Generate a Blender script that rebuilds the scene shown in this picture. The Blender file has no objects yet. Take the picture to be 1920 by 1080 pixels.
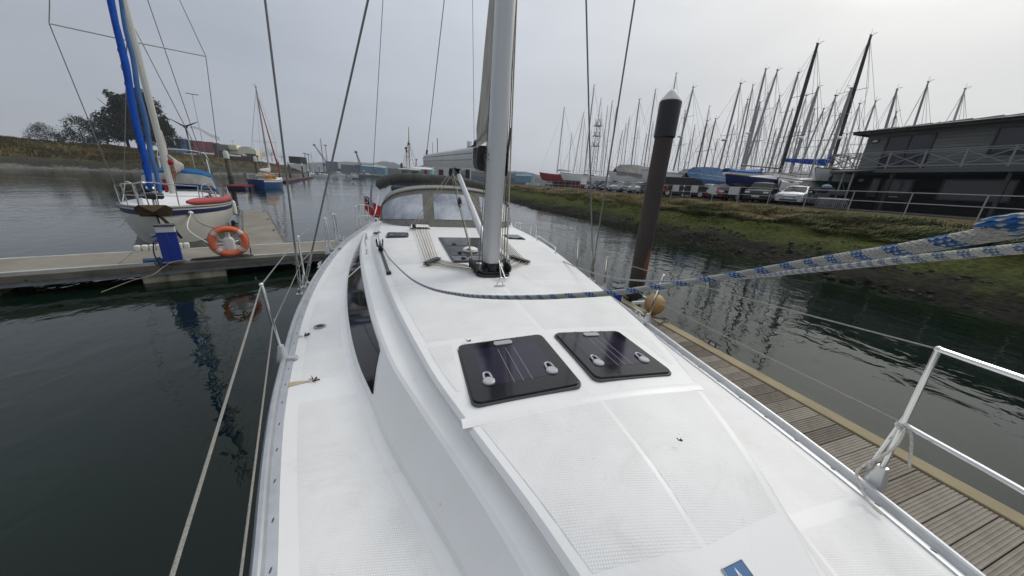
import bpy, math, random
import numpy as np
from mathutils import Vector, Matrix, noise as mnoise
RAD = math.radians
rnd = random.Random(7)
S = bpy.context.scene
COL = S.collection

# ------------------------------------------------------------------ camera
# photograph space is 1920 x 1080; focal length and tilt were solved from the horizon,
# the vertical masts and the pontoon edges.  World: +Y aft along the yacht, +X to its port side,
# water at z = 0, the photographer stands on the foredeck.
FPX = 605.0
EYE = Vector((0, 0, 2.8))
def _cam_axes(vp=(768, 331.1), hs=0.062):
    n = np.array([-hs, 1.0]); n /= np.linalg.norm(n)
    c = np.array([960, 540.]); h = (c - np.array(vp)) @ n
    a = math.atan2(h, FPX)
    up = -(np.array([n[0], n[1], 0]) * math.cos(a) + np.array([0, 0, 1]) * math.sin(a))
    fw = np.array([vp[0] - 960, vp[1] - 540, FPX]); fw = fw - up * (fw @ up); fw /= np.linalg.norm(fw)
    rt = np.cross(fw, up)
    if rt[0] < 0: rt = -rt
    return np.array([rt, fw, up])
RW = _cam_axes()
cam = bpy.data.cameras.new('camera'); camo = bpy.data.objects.new('camera', cam); COL.objects.link(camo)
cam.sensor_width = 36; cam.lens = FPX / 1920 * 36; cam.clip_start = 0.03; cam.clip_end = 4000
_m = Matrix.Identity(4)
for i in range(3):
    _m[i][0], _m[i][1], _m[i][2], _m[i][3] = RW[i][0], -RW[i][1], -RW[i][2], EYE[i]
camo.matrix_world = _m
S.camera = camo

# ------------------------------------------------------------------ daylight (overcast, brighter to the right)
SUN_EL, SUN_AZ = 42.0, 66.0            # azimuth measured from +Y towards +X
sd = Vector((math.sin(RAD(SUN_AZ)) * math.cos(RAD(SUN_EL)), math.cos(RAD(SUN_AZ)) * math.cos(RAD(SUN_EL)), math.sin(RAD(SUN_EL))))
W = bpy.data.worlds.new('World'); S.world = W; W.use_nodes = True
nt = W.node_tree; nt.nodes.clear()
def wn(t, **k):
    n = nt.nodes.new(t)
    for a, b in k.items(): setattr(n, a, b)
    return n
out = wn('ShaderNodeOutputWorld'); bg = wn('ShaderNodeBackground'); bg.inputs[1].default_value = 0.1
sky = wn('ShaderNodeTexSky', sky_type='NISHITA', sun_disc=False)
sky.sun_elevation = RAD(SUN_EL); sky.sun_rotation = RAD(SUN_AZ); sky.dust_density = 6; sky.air_density = 1.2
tc = wn('ShaderNodeTexCoord'); sep = wn('ShaderNodeSeparateXYZ'); nt.links.new(tc.outputs['Generated'], sep.inputs[0])
# cloud sheet: darker and bluer away from the sun, paler towards it, brighter overhead
dot = wn('ShaderNodeVectorMath', operation='DOT_PRODUCT'); nt.links.new(tc.outputs['Generated'], dot.inputs[0]); dot.inputs[1].default_value = sd
mr = wn('ShaderNodeMapRange'); nt.links.new(dot.outputs['Value'], mr.inputs[0]); mr.inputs[1].default_value = -0.2; mr.inputs[2].default_value = 1.0
ramp = wn('ShaderNodeValToRGB'); nt.links.new(mr.outputs[0], ramp.inputs[0])
cr = ramp.color_ramp; cr.elements[0].position = 0; cr.elements[0].color = (0.435, 0.465, 0.52, 1); cr.elements[1].position = 1; cr.elements[1].color = (2.2, 2.2, 2.15, 1)
for p, c in ((.34, (.465, .51, .585, 1)), (.55, (.55, .59, .66, 1)), (.78, (.65, .685, .74, 1)), (.93, (.75, .78, .80, 1)), (.965, (1.15, 1.17, 1.17, 1))):
    e = cr.elements.new(p); e.color = c
zen = wn('ShaderNodeMapRange'); nt.links.new(sep.outputs[2], zen.inputs[0]); zen.inputs[1].default_value = 0.25; zen.inputs[2].default_value = 1.0; zen.inputs[3].default_value = 9.5; zen.inputs[4].default_value = 14.8
nz = wn('ShaderNodeTexNoise'); nz.inputs['Scale'].default_value = 2.2; nz.inputs['Detail'].default_value = 5; nz.inputs['Roughness'].default_value = .5
mp = wn('ShaderNodeMapping'); nt.links.new(tc.outputs['Generated'], mp.inputs[0]); mp.inputs['Scale'].default_value = (1, 1, 3.2); nt.links.new(mp.outputs[0], nz.inputs['Vector'])
nr = wn('ShaderNodeMapRange'); nt.links.new(nz.outputs[0], nr.inputs[0]); nr.inputs[1].default_value = .3; nr.inputs[2].default_value = .7; nr.inputs[3].default_value = .93; nr.inputs[4].default_value = 1.07
mul = wn('ShaderNodeMath', operation='MULTIPLY'); nt.links.new(zen.outputs[0], mul.inputs[0]); nt.links.new(nr.outputs[0], mul.inputs[1])
sc_ = wn('ShaderNodeVectorMath', operation='SCALE'); nt.links.new(ramp.outputs[0], sc_.inputs[0]); nt.links.new(mul.outputs[0], sc_.inputs['Scale'])
mx = wn('ShaderNodeMix', data_type='RGBA'); mx.inputs[0].default_value = 0.88
nt.links.new(sky.outputs[0], mx.inputs[6]); nt.links.new(sc_.outputs[0], mx.inputs[7])
nt.links.new(mx.outputs[2], bg.inputs[0]); nt.links.new(bg.outputs[0], out.inputs[0])
sl = bpy.data.lights.new('sun', 'SUN'); sl.energy = .95; sl.angle = RAD(22); sl.color = (1, .965, .92)
so = bpy.data.objects.new('sun', sl); COL.objects.link(so); so.rotation_euler = sd.to_track_quat('Z', 'Y').to_euler(); so.location = (0, 0, 60)
S.view_settings.view_transform = 'Standard'; S.view_settings.look = 'None'; S.view_settings.gamma = 1; S.view_settings.exposure = 0.0
S.view_settings.use_curve_mapping = False
S.cycles.volume_bounces = 1; S.cycles.max_bounces = 8

# ------------------------------------------------------------------ places: where the sight line of a photo point meets a real plane
def ray(px, py):
    d = RW @ (np.array([px - 960, py - 540, FPX]) / FPX)
    return Vector(d)
def at_z(px, py, z):
    d = ray(px, py); return EYE + d * ((z - EYE.z) / d.z)
def at_x(px, py, x):
    d = ray(px, py); return EYE + d * (x / d.x)
def at_y(px, py, y):
    d = ray(px, py); return EYE + d * (y / d.y)
def at_d(px, py, depth):
    return EYE + ray(px, py) * depth
def z_at(px, py, x, y):
    d = ray(px, py); k = math.hypot(x, y) / math.hypot(d.x, d.y); return EYE.z + d.z * k
def V(*a): return Vector(a)

# ------------------------------------------------------------------ materials
MATS = {}
def mat(name, col, rough=.5, metal=0., spec=.5, noise=None, bump=None, col2=None, ior=None, coat=0, alpha=None, trans=0, emit=None, stripes=None):
    """noise=(scale, low, high) mixes col->col2; bump=(scale, strength, distance)"""
    if name in MATS: return MATS[name]
    m = bpy.data.materials.new(name); m.use_nodes = True; t = m.node_tree; b = t.nodes['Principled BSDF']
    b.inputs['Base Color'].default_value = (*col, 1); b.inputs['Roughness'].default_value = rough; b.inputs['Metallic'].default_value = metal
    b.inputs['Specular IOR Level'].default_value = spec if rough < .68 else spec * .3
    if ior: b.inputs['IOR'].default_value = ior
    if coat: b.inputs['Coat Weight'].default_value = coat; b.inputs['Coat Roughness'].default_value = .05
    if trans: b.inputs['Transmission Weight'].default_value = trans
    if alpha is not None: b.inputs['Alpha'].default_value = alpha
    tcn = t.nodes.new('ShaderNodeTexCoord')
    if noise:
        sc, lo, hi = noise[:3]
        n = t.nodes.new('ShaderNodeTexNoise'); n.inputs['Scale'].default_value = sc; n.inputs['Detail'].default_value = 6; n.inputs['Roughness'].default_value = .62
        if len(noise) > 3:
            mp = t.nodes.new('ShaderNodeMapping'); mp.inputs['Scale'].default_value = noise[3]; t.links.new(tcn.outputs['Object'], mp.inputs[0]); t.links.new(mp.outputs[0], n.inputs['Vector'])
        else: t.links.new(tcn.outputs['Object'], n.inputs['Vector'])
        r = t.nodes.new('ShaderNodeMapRange'); r.inputs[1].default_value = lo; r.inputs[2].default_value = hi; t.links.new(n.outputs[0], r.inputs[0])
        x = t.nodes.new('ShaderNodeMix'); x.data_type = 'RGBA'; t.links.new(r.outputs[0], x.inputs[0])
        x.inputs[6].default_value = (*col, 1); x.inputs[7].default_value = (*(col2 or [c * .6 for c in col]), 1)
        t.links.new(x.outputs[2], b.inputs['Base Color'])
        rr = t.nodes.new('ShaderNodeMapRange'); rr.inputs[3].default_value = rough; rr.inputs[4].default_value = min(1, rough + .12); t.links.new(n.outputs[0], rr.inputs[0]); t.links.new(rr.outputs[0], b.inputs['Roughness'])
    if bump:
        n2 = t.nodes.new('ShaderNodeTexNoise'); n2.inputs['Scale'].default_value = bump[0]; n2.inputs['Detail'].default_value = 4
        if len(bump) > 3:
            mp = t.nodes.new('ShaderNodeMapping'); mp.inputs['Scale'].default_value = bump[3]; t.links.new(tcn.outputs['Object'], mp.inputs[0]); t.links.new(mp.outputs[0], n2.inputs['Vector'])
        else: t.links.new(tcn.outputs['Object'], n2.inputs['Vector'])
        bp = t.nodes.new('ShaderNodeBump'); bp.inputs['Strength'].default_value = bump[1]; bp.inputs['Distance'].default_value = bump[2]
        t.links.new(n2.outputs[0], bp.inputs['Height']); t.links.new(bp.outputs[0], b.inputs['Normal'])
    MATS[name] = m
    return m
def tree_of(m): return m.node_tree, m.node_tree.nodes['Principled BSDF']

# ------------------------------------------------------------------ mesh builder
class MB:
    def __init__(s): s.v = []; s.f = []; s.m = []; s.cur = 0
    def add(s, vs, fs):
        o = len(s.v); s.v += [tuple(p) for p in vs]
        for f in fs: s.f.append(tuple(i + o for i in f)); s.m.append(s.cur)
        return s
    def box(s, c, size, rot=None):
        hx, hy, hz = size[0] / 2, size[1] / 2, size[2] / 2; c = Vector(c)
        vs = [Vector((x, y, z)) for x in (-hx, hx) for y in (-hy, hy) for z in (-hz, hz)]
        if rot is not None: vs = [rot @ p for p in vs]
        return s.add([p + c for p in vs], [(0, 1, 3, 2), (4, 6, 7, 5), (0, 4, 5, 1), (2, 3, 7, 6), (0, 2, 6, 4), (1, 5, 7, 3)])
    def beam(s, a, b, w, h, up=(0, 0, 1)):
        a, b = Vector(a), Vector(b); d = b - a; L = d.length; d.normalize()
        sd_ = d.cross(Vector(up)); 
        if sd_.length < 1e-4: sd_ = d.cross(Vector((1, 0, 0)))
        sd_.normalize(); u = sd_.cross(d)
        vs = []
        for p in (a, b):
            for i, j in ((-1, -1), (1, -1), (1, 1), (-1, 1)): vs.append(p + sd_ * (i * w / 2) + u * (j * h / 2))
        return s.add(vs, [(3, 2, 1, 0), (4, 5, 6, 7), (0, 1, 5, 4), (1, 2, 6, 5), (2, 3, 7, 6), (3, 0, 4, 7)])
    def tube(s, pts, r, n=8, cap=True, closed=False):
        pts = [Vector(p) for p in pts]; k = len(pts)
        rs = r if isinstance(r, (list, tuple)) else [r] * k
        up = None; vs = []
        for i, p in enumerate(pts):
            if closed: t = pts[(i + 1) % k] - pts[i - 1]
            else: t = pts[min(i + 1, k - 1)] - pts[max(i - 1, 0)]
            if t.length < 1e-9: t = Vector((0, 0, 1))
            t.normalize()
            if up is None:
                up = Vector((0, 0, 1)) if abs(t.z) < .9 else Vector((1, 0, 0))
            x = t.cross(up)
            if x.length < 1e-5: x = t.orthogonal()
            x.normalize(); up = x.cross(t).normalized()
            for j in range(n):
                a = 2 * math.pi * j / n
                vs.append(p + (x * math.cos(a) + up * math.sin(a)) * rs[i])
        fs = []
        for i in range(k if closed else k - 1):
            for j in range(n):
                i2 = (i + 1) % k
                fs.append((i * n + j, i * n + (j + 1) % n, i2 * n + (j + 1) % n, i2 * n + j))
        if cap and not closed: fs += [tuple(range(n))[::-1], tuple(range((k - 1) * n, k * n))]
        return s.add(vs, fs)
    def lathe(s, prof, n=16, c=(0, 0, 0), M=None, cap=True):
        c = Vector(c); vs = []
        for r, z in prof:
            for j in range(n):
                a = 2 * math.pi * j / n; p = Vector((r * math.cos(a), r * math.sin(a), z))
                if M is not None: p = M @ p
                vs.append(p + c)
        fs = []
        for i in range(len(prof) - 1):
            for j in range(n): fs.append((i * n + j, i * n + (j + 1) % n, (i + 1) * n + (j + 1) % n, (i + 1) * n + j))
        if cap: fs += [tuple(range(n))[::-1], tuple(range((len(prof) - 1) * n, len(prof) * n))]
        return s.add(vs, fs)
    def prism(s, poly, z0, z1, M=None):
        n = len(poly); vs = [Vector((p[0], p[1], z0)) for p in poly] + [Vector((p[0], p[1], z1)) for p in poly]
        if M is not None: vs = [M @ p for p in vs]
        return s.add(vs, [tuple(range(n))[::-1], tuple(range(n, 2 * n))] + [(i, (i + 1) % n, n + (i + 1) % n, n + i) for i in range(n)])
    def loft(s, secs, closed=False, cap0=False, cap1=False):
        n = len(secs[0]); vs = [p for q in secs for p in q]; fs = []
        for i in range(len(secs) - 1):
            for j in range(n if closed else n - 1):
                j2 = (j + 1) % n
                fs.append((i * n + j, (i + 1) * n + j, (i + 1) * n + j2, i * n + j2))
        if cap0: fs.append(tuple(range(n)))
        if cap1: fs.append(tuple(range((len(secs) - 1) * n, len(secs) * n))[::-1])
        return s.add(vs, fs)
    def ball(s, c, r, n=12, k=8, sc=(1, 1, 1)):
        prof = [(max(1e-4, math.sin(math.pi * i / k)) * r, -math.cos(math.pi * i / k) * r) for i in range(k + 1)]
        return s.lathe(prof, n, c, Matrix.Diagonal(Vector(sc)))
    def torus(s, c, R, r, M, n=40, k=14):
        c = Vector(c)
        pts = [c + M @ Vector((R * math.cos(2 * math.pi * i / n), R * math.sin(2 * math.pi * i / n), 0)) for i in range(n)]
        return s.tube(pts, r, k, closed=True)

BASE = {}      # object -> world->local matrix of things
def thing(name, label, cat, loc=(0, 0, 0), rotz=0., group=None, kind=None):
    o = bpy.data.objects.new(name, None); COL.objects.link(o); o.location = loc; o.rotation_euler = (0, 0, rotz)
    o.empty_display_size = .2
    o['label'] = label; o['category'] = cat
    if group: o['group'] = group
    if kind: o['kind'] = kind
    BASE[o.name] = (Matrix.Translation(Vector(loc)) @ Matrix.Rotation(rotz, 4, 'Z')).inverted()
    return o
def build(name, mb, mats, parent=None, local=False, smooth=True, angle=32, bevel=0, label=None):
    """one mesh object.  Coordinates are world ones unless local=True (then in the parent's axes)."""
    vs = mb.v
    root = parent
    if parent is not None and not local:
        M = BASE.get(parent.name)
        if M is not None: vs = [tuple(M @ Vector(p)) for p in vs]
    me = bpy.data.meshes.new(name); me.from_pydata(vs, [], mb.f)
    if not isinstance(mats, (list, tuple)): mats = [mats]
    for m in mats: me.materials.append(m)
    if len(mats) > 1: me.polygons.foreach_set('material_index', mb.m)
    if smooth:
        me.polygons.foreach_set('use_smooth', [True] * len(me.polygons))
        me.set_sharp_from_angle(angle=RAD(angle))
    me.update()
    o = bpy.data.objects.new(name, me); COL.objects.link(o)
    if parent is not None:
        o.parent = parent
        if parent.name in BASE: BASE[o.name] = BASE[parent.name]
    if bevel:
        b = o.modifiers.new('bevel', 'BEVEL'); b.width = bevel; b.segments = 2; b.limit_method = 'ANGLE'
    if label: o['label'] = label
    return o
def tag(o, label=None, cat=None, group=None, kind=None):
    if label: o['label'] = label
    if cat: o['category'] = cat
    if group: o['group'] = group
    if kind: o['kind'] = kind
    return o
def copy_tree(o, parent=None):
    c = o.copy(); COL.objects.link(c); c.parent = parent
    for ch in [x for x in bpy.data.objects if x.parent == o]: copy_tree(ch, c)
    return c
def curve(xs, ys):
    """smooth monotone-ish interpolation through the samples"""
    xs = np.array(xs, float); ys = np.array(ys, float); d = np.diff(ys) / np.diff(xs); m = np.zeros(len(xs))
    m[0], m[-1] = d[0], d[-1]; m[1:-1] = (d[:-1] + d[1:]) / 2
    for i in range(1, len(xs) - 1):
        if d[i - 1] * d[i] <= 0: m[i] = 0
    def f(x):
        x = min(max(x, xs[0]), xs[-1]); i = int(min(max(np.searchsorted(xs, x) - 1, 0), len(xs) - 2)); h = xs[i + 1] - xs[i]; t = (x - xs[i]) / h
        return float((2 * t ** 3 - 3 * t ** 2 + 1) * ys[i] + (t ** 3 - 2 * t ** 2 + t) * h * m[i] + (-2 * t ** 3 + 3 * t ** 2) * ys[i + 1] + (t ** 3 - t ** 2) * h * m[i + 1])
    return f
def rrect(w, h, r, n=5, cx=0, cy=0):
    pts = []
    for sx, sy, a0 in ((1, 1, 0), (-1, 1, 90), (-1, -1, 180), (1, -1, 270)):
        for i in range(n + 1):
            a = RAD(a0 + 90 * i / n); pts.append((cx + sx * (w / 2 - r) + r * math.cos(a), cy + sy * (h / 2 - r) + r * math.sin(a)))
    return pts
def cat_path(pts, k=8):
    """Catmull-Rom through 3D points"""
    P = [Vector(p) for p in pts]; P = [P[0] * 2 - P[1]] + P + [P[-1] * 2 - P[-2]]; o = []
    for i in range(1, len(P) - 2):
        for j in range(k):
            t = j / k
            o.append(.5 * ((2 * P[i]) + (P[i + 1] - P[i - 1]) * t + (2 * P[i - 1] - 5 * P[i] + 4 * P[i + 1] - P[i + 2]) * t * t + (3 * P[i] - P[i - 1] - 3 * P[i + 1] + P[i + 2]) * t ** 3))
    o.append(P[-2]); return o
# colours used often
WHITE = mat('white gelcoat', (.79, .78, .755), .32, noise=(1.3, .42, .78), col2=(.73, .725, .695), bump=(26, .05, .008))
WHITE2 = mat('white paint', (.74, .74, .72), .4, noise=(3, .5, .8), col2=(.62, .61, .57))
def grime(m, amt=.5):
    t, b = tree_of(m); L = t.links.new; src = b.inputs['Base Color'].links[0].from_socket
    tcn = t.nodes.new('ShaderNodeTexCoord')
    v = t.nodes.new('ShaderNodeTexVoronoi'); v.inputs['Scale'].default_value = 11; v.inputs['Randomness'].default_value = 1; L(tcn.outputs['Object'], v.inputs['Vector'])
    r = t.nodes.new('ShaderNodeMapRange'); r.inputs[1].default_value = .035; r.inputs[2].default_value = .055; r.inputs[3].default_value = 1; r.inputs[4].default_value = 0; L(v.outputs['Distance'], r.inputs[0])
    n = t.nodes.new('ShaderNodeTexNoise'); n.inputs['Scale'].default_value = 2.1; n.inputs['Detail'].default_value = 9; n.inputs['Roughness'].default_value = .75; n.inputs['Distortion'].default_value = 1.2; L(tcn.outputs['Object'], n.inputs['Vector'])
    r2 = t.nodes.new('ShaderNodeMapRange'); r2.inputs[1].default_value = .56; r2.inputs[2].default_value = .80; r2.inputs[3].default_value = 0; r2.inputs[4].default_value = amt; L(n.outputs[0], r2.inputs[0])
    g = t.nodes.new('ShaderNodeMath'); g.operation = 'GREATER_THAN'; g.inputs[1].default_value = .55; L(n.outputs[0], g.inputs[0])
    mu = t.nodes.new('ShaderNodeMath'); mu.operation = 'MULTIPLY'; L(r.outputs[0], mu.inputs[0]); L(g.outputs[0], mu.inputs[1])
    m3 = t.nodes.new('ShaderNodeMath'); m3.operation = 'MULTIPLY'; L(mu.outputs[0], m3.inputs[0]); m3.inputs[1].default_value = .45
    x1 = t.nodes.new('ShaderNodeMix'); x1.data_type = 'RGBA'; L(r2.outputs[0], x1.inputs[0]); L(src, x1.inputs[6]); x1.inputs[7].default_value = (.50, .485, .45, 1)
    x2 = t.nodes.new('ShaderNodeMix'); x2.data_type = 'RGBA'; L(m3.outputs[0], x2.inputs[0]); L(x1.outputs[2], x2.inputs[6]); x2.inputs[7].default_value = (.22, .20, .17, 1)
    L(x2.outputs[2], b.inputs['Base Color'])
grime(WHITE, .45)
STEEL = mat('polished stainless steel', (.72, .72, .71), .16, 1.0, bump=(40, .03, .002))
ALU = mat('anodised aluminium', (.52, .535, .55), .38, .8, noise=(9, .4, .75), col2=(.43, .44, .455))
WIRE = mat('grey wire rope', (.20, .195, .19), .42, .55)
BLACK = mat('black plastic', (.014, .014, .015), .38)
BLACK2 = mat('matt black rubber', (.02, .02, .02), .7)
GREYP = mat('light grey plastic', (.42, .42, .43), .35)
ROPEW = mat('off white rope', (.66, .63, .56), .8, noise=(160, .4, .6), col2=(.42, .40, .35), bump=(220, .5, .003))
# ================================================================== SETTING
def water_mat():
    m = mat('estuary water', (.003, .0088, .0048), .03, ior=1.333, spec=.5)
    t, b = tree_of(m); b.inputs['Specular Tint'].default_value = (.93, 1, .90, 1)
    tcn = t.nodes.new('ShaderNodeTexCoord')
    def nzz(scale, sx, sy, det, rot=0):
        mp = t.nodes.new('ShaderNodeMapping'); mp.inputs['Scale'].default_value = (sx, sy, 1); mp.inputs['Rotation'].default_value = (0, 0, rot)
        t.links.new(tcn.outputs['Object'], mp.inputs[0]); n = t.nodes.new('ShaderNodeTexNoise'); n.inputs['Scale'].default_value = scale
        n.inputs['Detail'].default_value = det; n.inputs['Roughness'].default_value = .5; n.inputs['Distortion'].default_value = .6; t.links.new(mp.outputs[0], n.inputs['Vector']); return n
    a = nzz(2.6, 1, .75, 3, .5); c = nzz(.55, 1, .6, 2, -.3); d = nzz(.05, 1, 1, 3)
    # patches of livelier water between calmer ones
    pr = t.nodes.new('ShaderNodeMapRange'); pr.inputs[1].default_value = .38; pr.inputs[2].default_value = .62; pr.inputs[3].default_value = .45; pr.inputs[4].default_value = 1.15
    t.links.new(d.outputs[0], pr.inputs[0])
    ad = t.nodes.new('ShaderNodeMath'); ad.operation = 'MULTIPLY_ADD'; t.links.new(c.outputs[0], ad.inputs[0]); ad.inputs[1].default_value = 1.7; t.links.new(a.outputs[0], ad.inputs[2])
    mu = t.nodes.new('ShaderNodeMath'); mu.operation = 'MULTIPLY'; t.links.new(ad.outputs[0], mu.inputs[0]); t.links.new(pr.outputs[0], mu.inputs[1])
    bp = t.nodes.new('ShaderNodeBump'); bp.inputs['Strength'].default_value = .55; bp.inputs['Distance'].default_value = .035
    t.links.new(mu.outputs[0], bp.inputs['Height']); t.links.new(bp.outputs[0], b.inputs['Normal'])
    return m
w = MB()
w.add([(-900, -60, 0), (15.6, -60, 0), (15.6, 900, 0), (-900, 900, 0)], [(0, 1, 2, 3)])
w.add([(15.6, 120, 0), (260, 120, 0), (260, 900, 0), (15.6, 900, 0)], [(0, 1, 2, 3)])
tag(build('water', w, water_mat(), smooth=False), kind='structure')
bed = MB(); bed.add([(-1500, -120, -1.2), (1500, -120, -1.2), (1500, 1500, -1.2), (-1500, 1500, -1.2)], [(0, 1, 2, 3)])
tag(build('river_bed', bed, mat('river bed mud', (.03, .03, .022), .9), smooth=False), kind='structure')

# ---- right hand bank: mud and weed, green algae, rough grass, hard standing
def bank_mat():
    m = mat('bank of mud and algae', (.05, .06, .02), .85)
    t, b = tree_of(m); b.inputs['Specular IOR Level'].default_value = .03; L = t.links.new
    tcn = t.nodes.new('ShaderNodeTexCoord'); sp = t.nodes.new('ShaderNodeSeparateXYZ'); L(tcn.outputs['Object'], sp.inputs[0])
    n = t.nodes.new('ShaderNodeTexNoise'); n.inputs['Scale'].default_value = .9; n.inputs['Detail'].default_value = 8; n.inputs['Roughness'].default_value = .68; L(tcn.outputs['Object'], n.inputs['Vector'])
    n2 = t.nodes.new('ShaderNodeTexNoise'); n2.inputs['Scale'].default_value = 5; n2.inputs['Detail'].default_value = 6; L(tcn.outputs['Object'], n2.inputs['Vector'])
    ad = t.nodes.new('ShaderNodeMath'); ad.operation = 'MULTIPLY_ADD'; L(n.outputs[0], ad.inputs[0]); ad.inputs[1].default_value = 1.5; L(sp.outputs[2], ad.inputs[2])
    r = t.nodes.new('ShaderNodeValToRGB'); mr_ = t.nodes.new('ShaderNodeMapRange'); mr_.inputs[1].default_value = .2; mr_.inputs[2].default_value = 3.6; L(ad.outputs[0], mr_.inputs[0]); L(mr_.outputs[0], r.inputs[0])
    c = r.color_ramp; c.elements[0].position = 0; c.elements[0].color = (.013, .013, .010, 1); c.elements[1].position = 1; c.elements[1].color = (.085, .070, .034, 1)
    for p, q in ((.20, (.014, .014, .010, 1)), (.29, (.020, .021, .011, 1)), (.35, (.044, .054, .012, 1)), (.50, (.058, .066, .015, 1)), (.62, (.060, .058, .020, 1)), (.74, (.13, .10, .05, 1))):
        e = c.elements.new(p); e.color = q
    x = t.nodes.new('ShaderNodeMix'); x.data_type = 'RGBA'; x.blend_type = 'MULTIPLY'; x.inputs[0].default_value = .8
    rr = t.nodes.new('ShaderNodeMapRange'); rr.inputs[1].default_value = .35; rr.inputs[2].default_value = .65; rr.inputs[3].default_value = .35; rr.inputs[4].default_value = 1.25; L(n2.outputs[0], rr.inputs[0])
    L(r.outputs[0], x.inputs[6]); L(rr.outputs[0], x.inputs[7]); L(x.outputs[2], b.inputs['Base Color'])
    bp = t.nodes.new('ShaderNodeBump'); bp.inputs['Strength'].default_value = .9; bp.inputs['Distance'].default_value = .12; L(n2.outputs[0], bp.inputs['Height']); L(bp.outputs[0], b.inputs['Normal'])
    return m
BZ = curve([12, 14.6, 15.6, 17, 18.3, 20, 22, 23.2, 24.3, 26, 30], [-1.0, -.3, .05, .36, .62, .95, 1.38, 1.68, 1.95, 2.36, 2.45])
def bank_z(x, y):
    z = BZ(x)
    if x < 24.5 and x > 13:
        k = min(1, (24.5 - x) / 2) * min(1, (x - 13) / 2)
        z += k * (.26 * (mnoise.fractal(Vector((x * .4, y * .28, 3)), 1, 2, 4)) + .09 * mnoise.noise(Vector((x * 1.9, y * 1.9, 1))))
    return z
bk = MB(); xs = [12, 13, 14] + [14.5 + .3 * i for i in range(34)] + [25, 26, 27]
ys = [-40 + .6 * i for i in range(150)] + [50 + 2 * i for i in range(36)]
def bx(x, y): return x + .9 * math.sin(y * .11) * float(np.interp(x, [17, 23], [1, .5])) * min(1, max(0, (24.5 - x))) + .45 * math.sin(y * .43 + 1) * min(1, max(0, (22 - x) / 3))
bk.loft([[Vector((bx(x, y), y, bank_z(x, y))) for x in xs] for y in ys])
tag(build('river_bank', bk, bank_mat(), angle=80), kind='structure')
cp = MB(); cp.add([(26.6, -40, 2.455), (330, -40, 2.455), (330, 121, 2.455), (26.6, 121, 2.455)], [(0, 1, 2, 3)])
cp.add([(26.6, 121, 2.455), (330, 121, 2.455), (330, 121, -1.5), (26.6, 121, -1.5)], [(3, 2, 1, 0)])
tag(build('hard_standing', cp, mat('gravel and tarmac hard standing', (.085, .083, .078), .9, noise=(.7, .35, .7), col2=(.05, .05, .048), bump=(14, .4, .02)), smooth=False), kind='structure')

# stones and weed clumps on the mud, all in one mass
st = MB()
for i in range(2400):
    y = rnd.uniform(2, 48) if i % 3 else rnd.uniform(-6, 20); x = 15.0 + 3.6 * rnd.random() ** 1.5; r = rnd.uniform(.03, .09) if rnd.random() < .85 else rnd.uniform(.09, .16)
    if mnoise.noise(Vector((x * .5, y * .35, 7))) < -.1 - .0 * x: continue
    c = Vector((bx(x, y), y, bank_z(x, y) + r * .15)); k = 5
    vs = [c + Vector((0, 0, r * .62))]
    for lvl, zz in ((.8, .35), (1.05, -.25)):
        for j in range(k): a = 6.283 * j / k + lvl; q = r * lvl * rnd.uniform(.65, 1.25); vs.append(c + Vector((q * math.cos(a), q * math.sin(a), r * zz * rnd.uniform(.7, 1.2))))
    st.add(vs, [(0, 1 + j, 1 + (j + 1) % k) for j in range(k)] + [(1 + j, 6 + j, 6 + (j + 1) % k, 1 + (j + 1) % k) for j in range(k)])
tag(build('shore_stones', st, mat('dark weedy stone', (.016, .017, .011), .75, spec=.2, noise=(3, .45, .7), col2=(.06, .06, .05)), angle=50), 'dark weed covered stones along the muddy waterline', 'stones', kind='stuff')

# rough grass: blades in tussocks on the upper bank
def grass(name, spots, h, lean, cols, n, label, wd=.013, kind='stuff'):
    g = MB()
    for (x, y, z) in spots:
        tus = rnd.uniform(.75, 1.35); la = rnd.uniform(-.9, .5); ci = rnd.random()
        for k in range(n):
            a = rnd.uniform(0, 6.283); rr = abs(rnd.gauss(0, .17)) * tus; hh = h * tus * rnd.uniform(.55, 1.15)
            b = Vector((x + rr * math.cos(a), y + rr * math.sin(a), z - .03)); d = Vector((math.cos(a) * .35 + math.cos(la) * -lean, math.sin(a) * .35 + math.sin(la) * lean, 0)) * hh * rnd.uniform(.4, 1.2)
            s_ = Vector((-math.sin(a + .6), math.cos(a + .6), 0)) * wd * rnd.uniform(.7, 1.6)
            g.cur = min(len(cols) - 1, int((ci * .6 + rnd.random() * .4) * len(cols)))
            m_ = b + d * .45 + Vector((0, 0, hh * .68)); t_ = b + d * 1.25 + Vector((0, 0, hh * .84))
            g.add([b - s_, b + s_, m_ + s_ * .8, m_ - s_ * .8, t_], [(0, 1, 2, 3), (3, 2, 4)])
    o = build(name, g, cols, smooth=False); tag(o, label, 'grass', kind=kind); return o
GR = [mat('olive grass', (.12, .122, .032), .8), mat('straw grass', (.33, .265, .125), .8), mat('dry brown grass', (.17, .128, .058), .8), mat('dark green grass', (.07, .095, .026), .8)]
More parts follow.
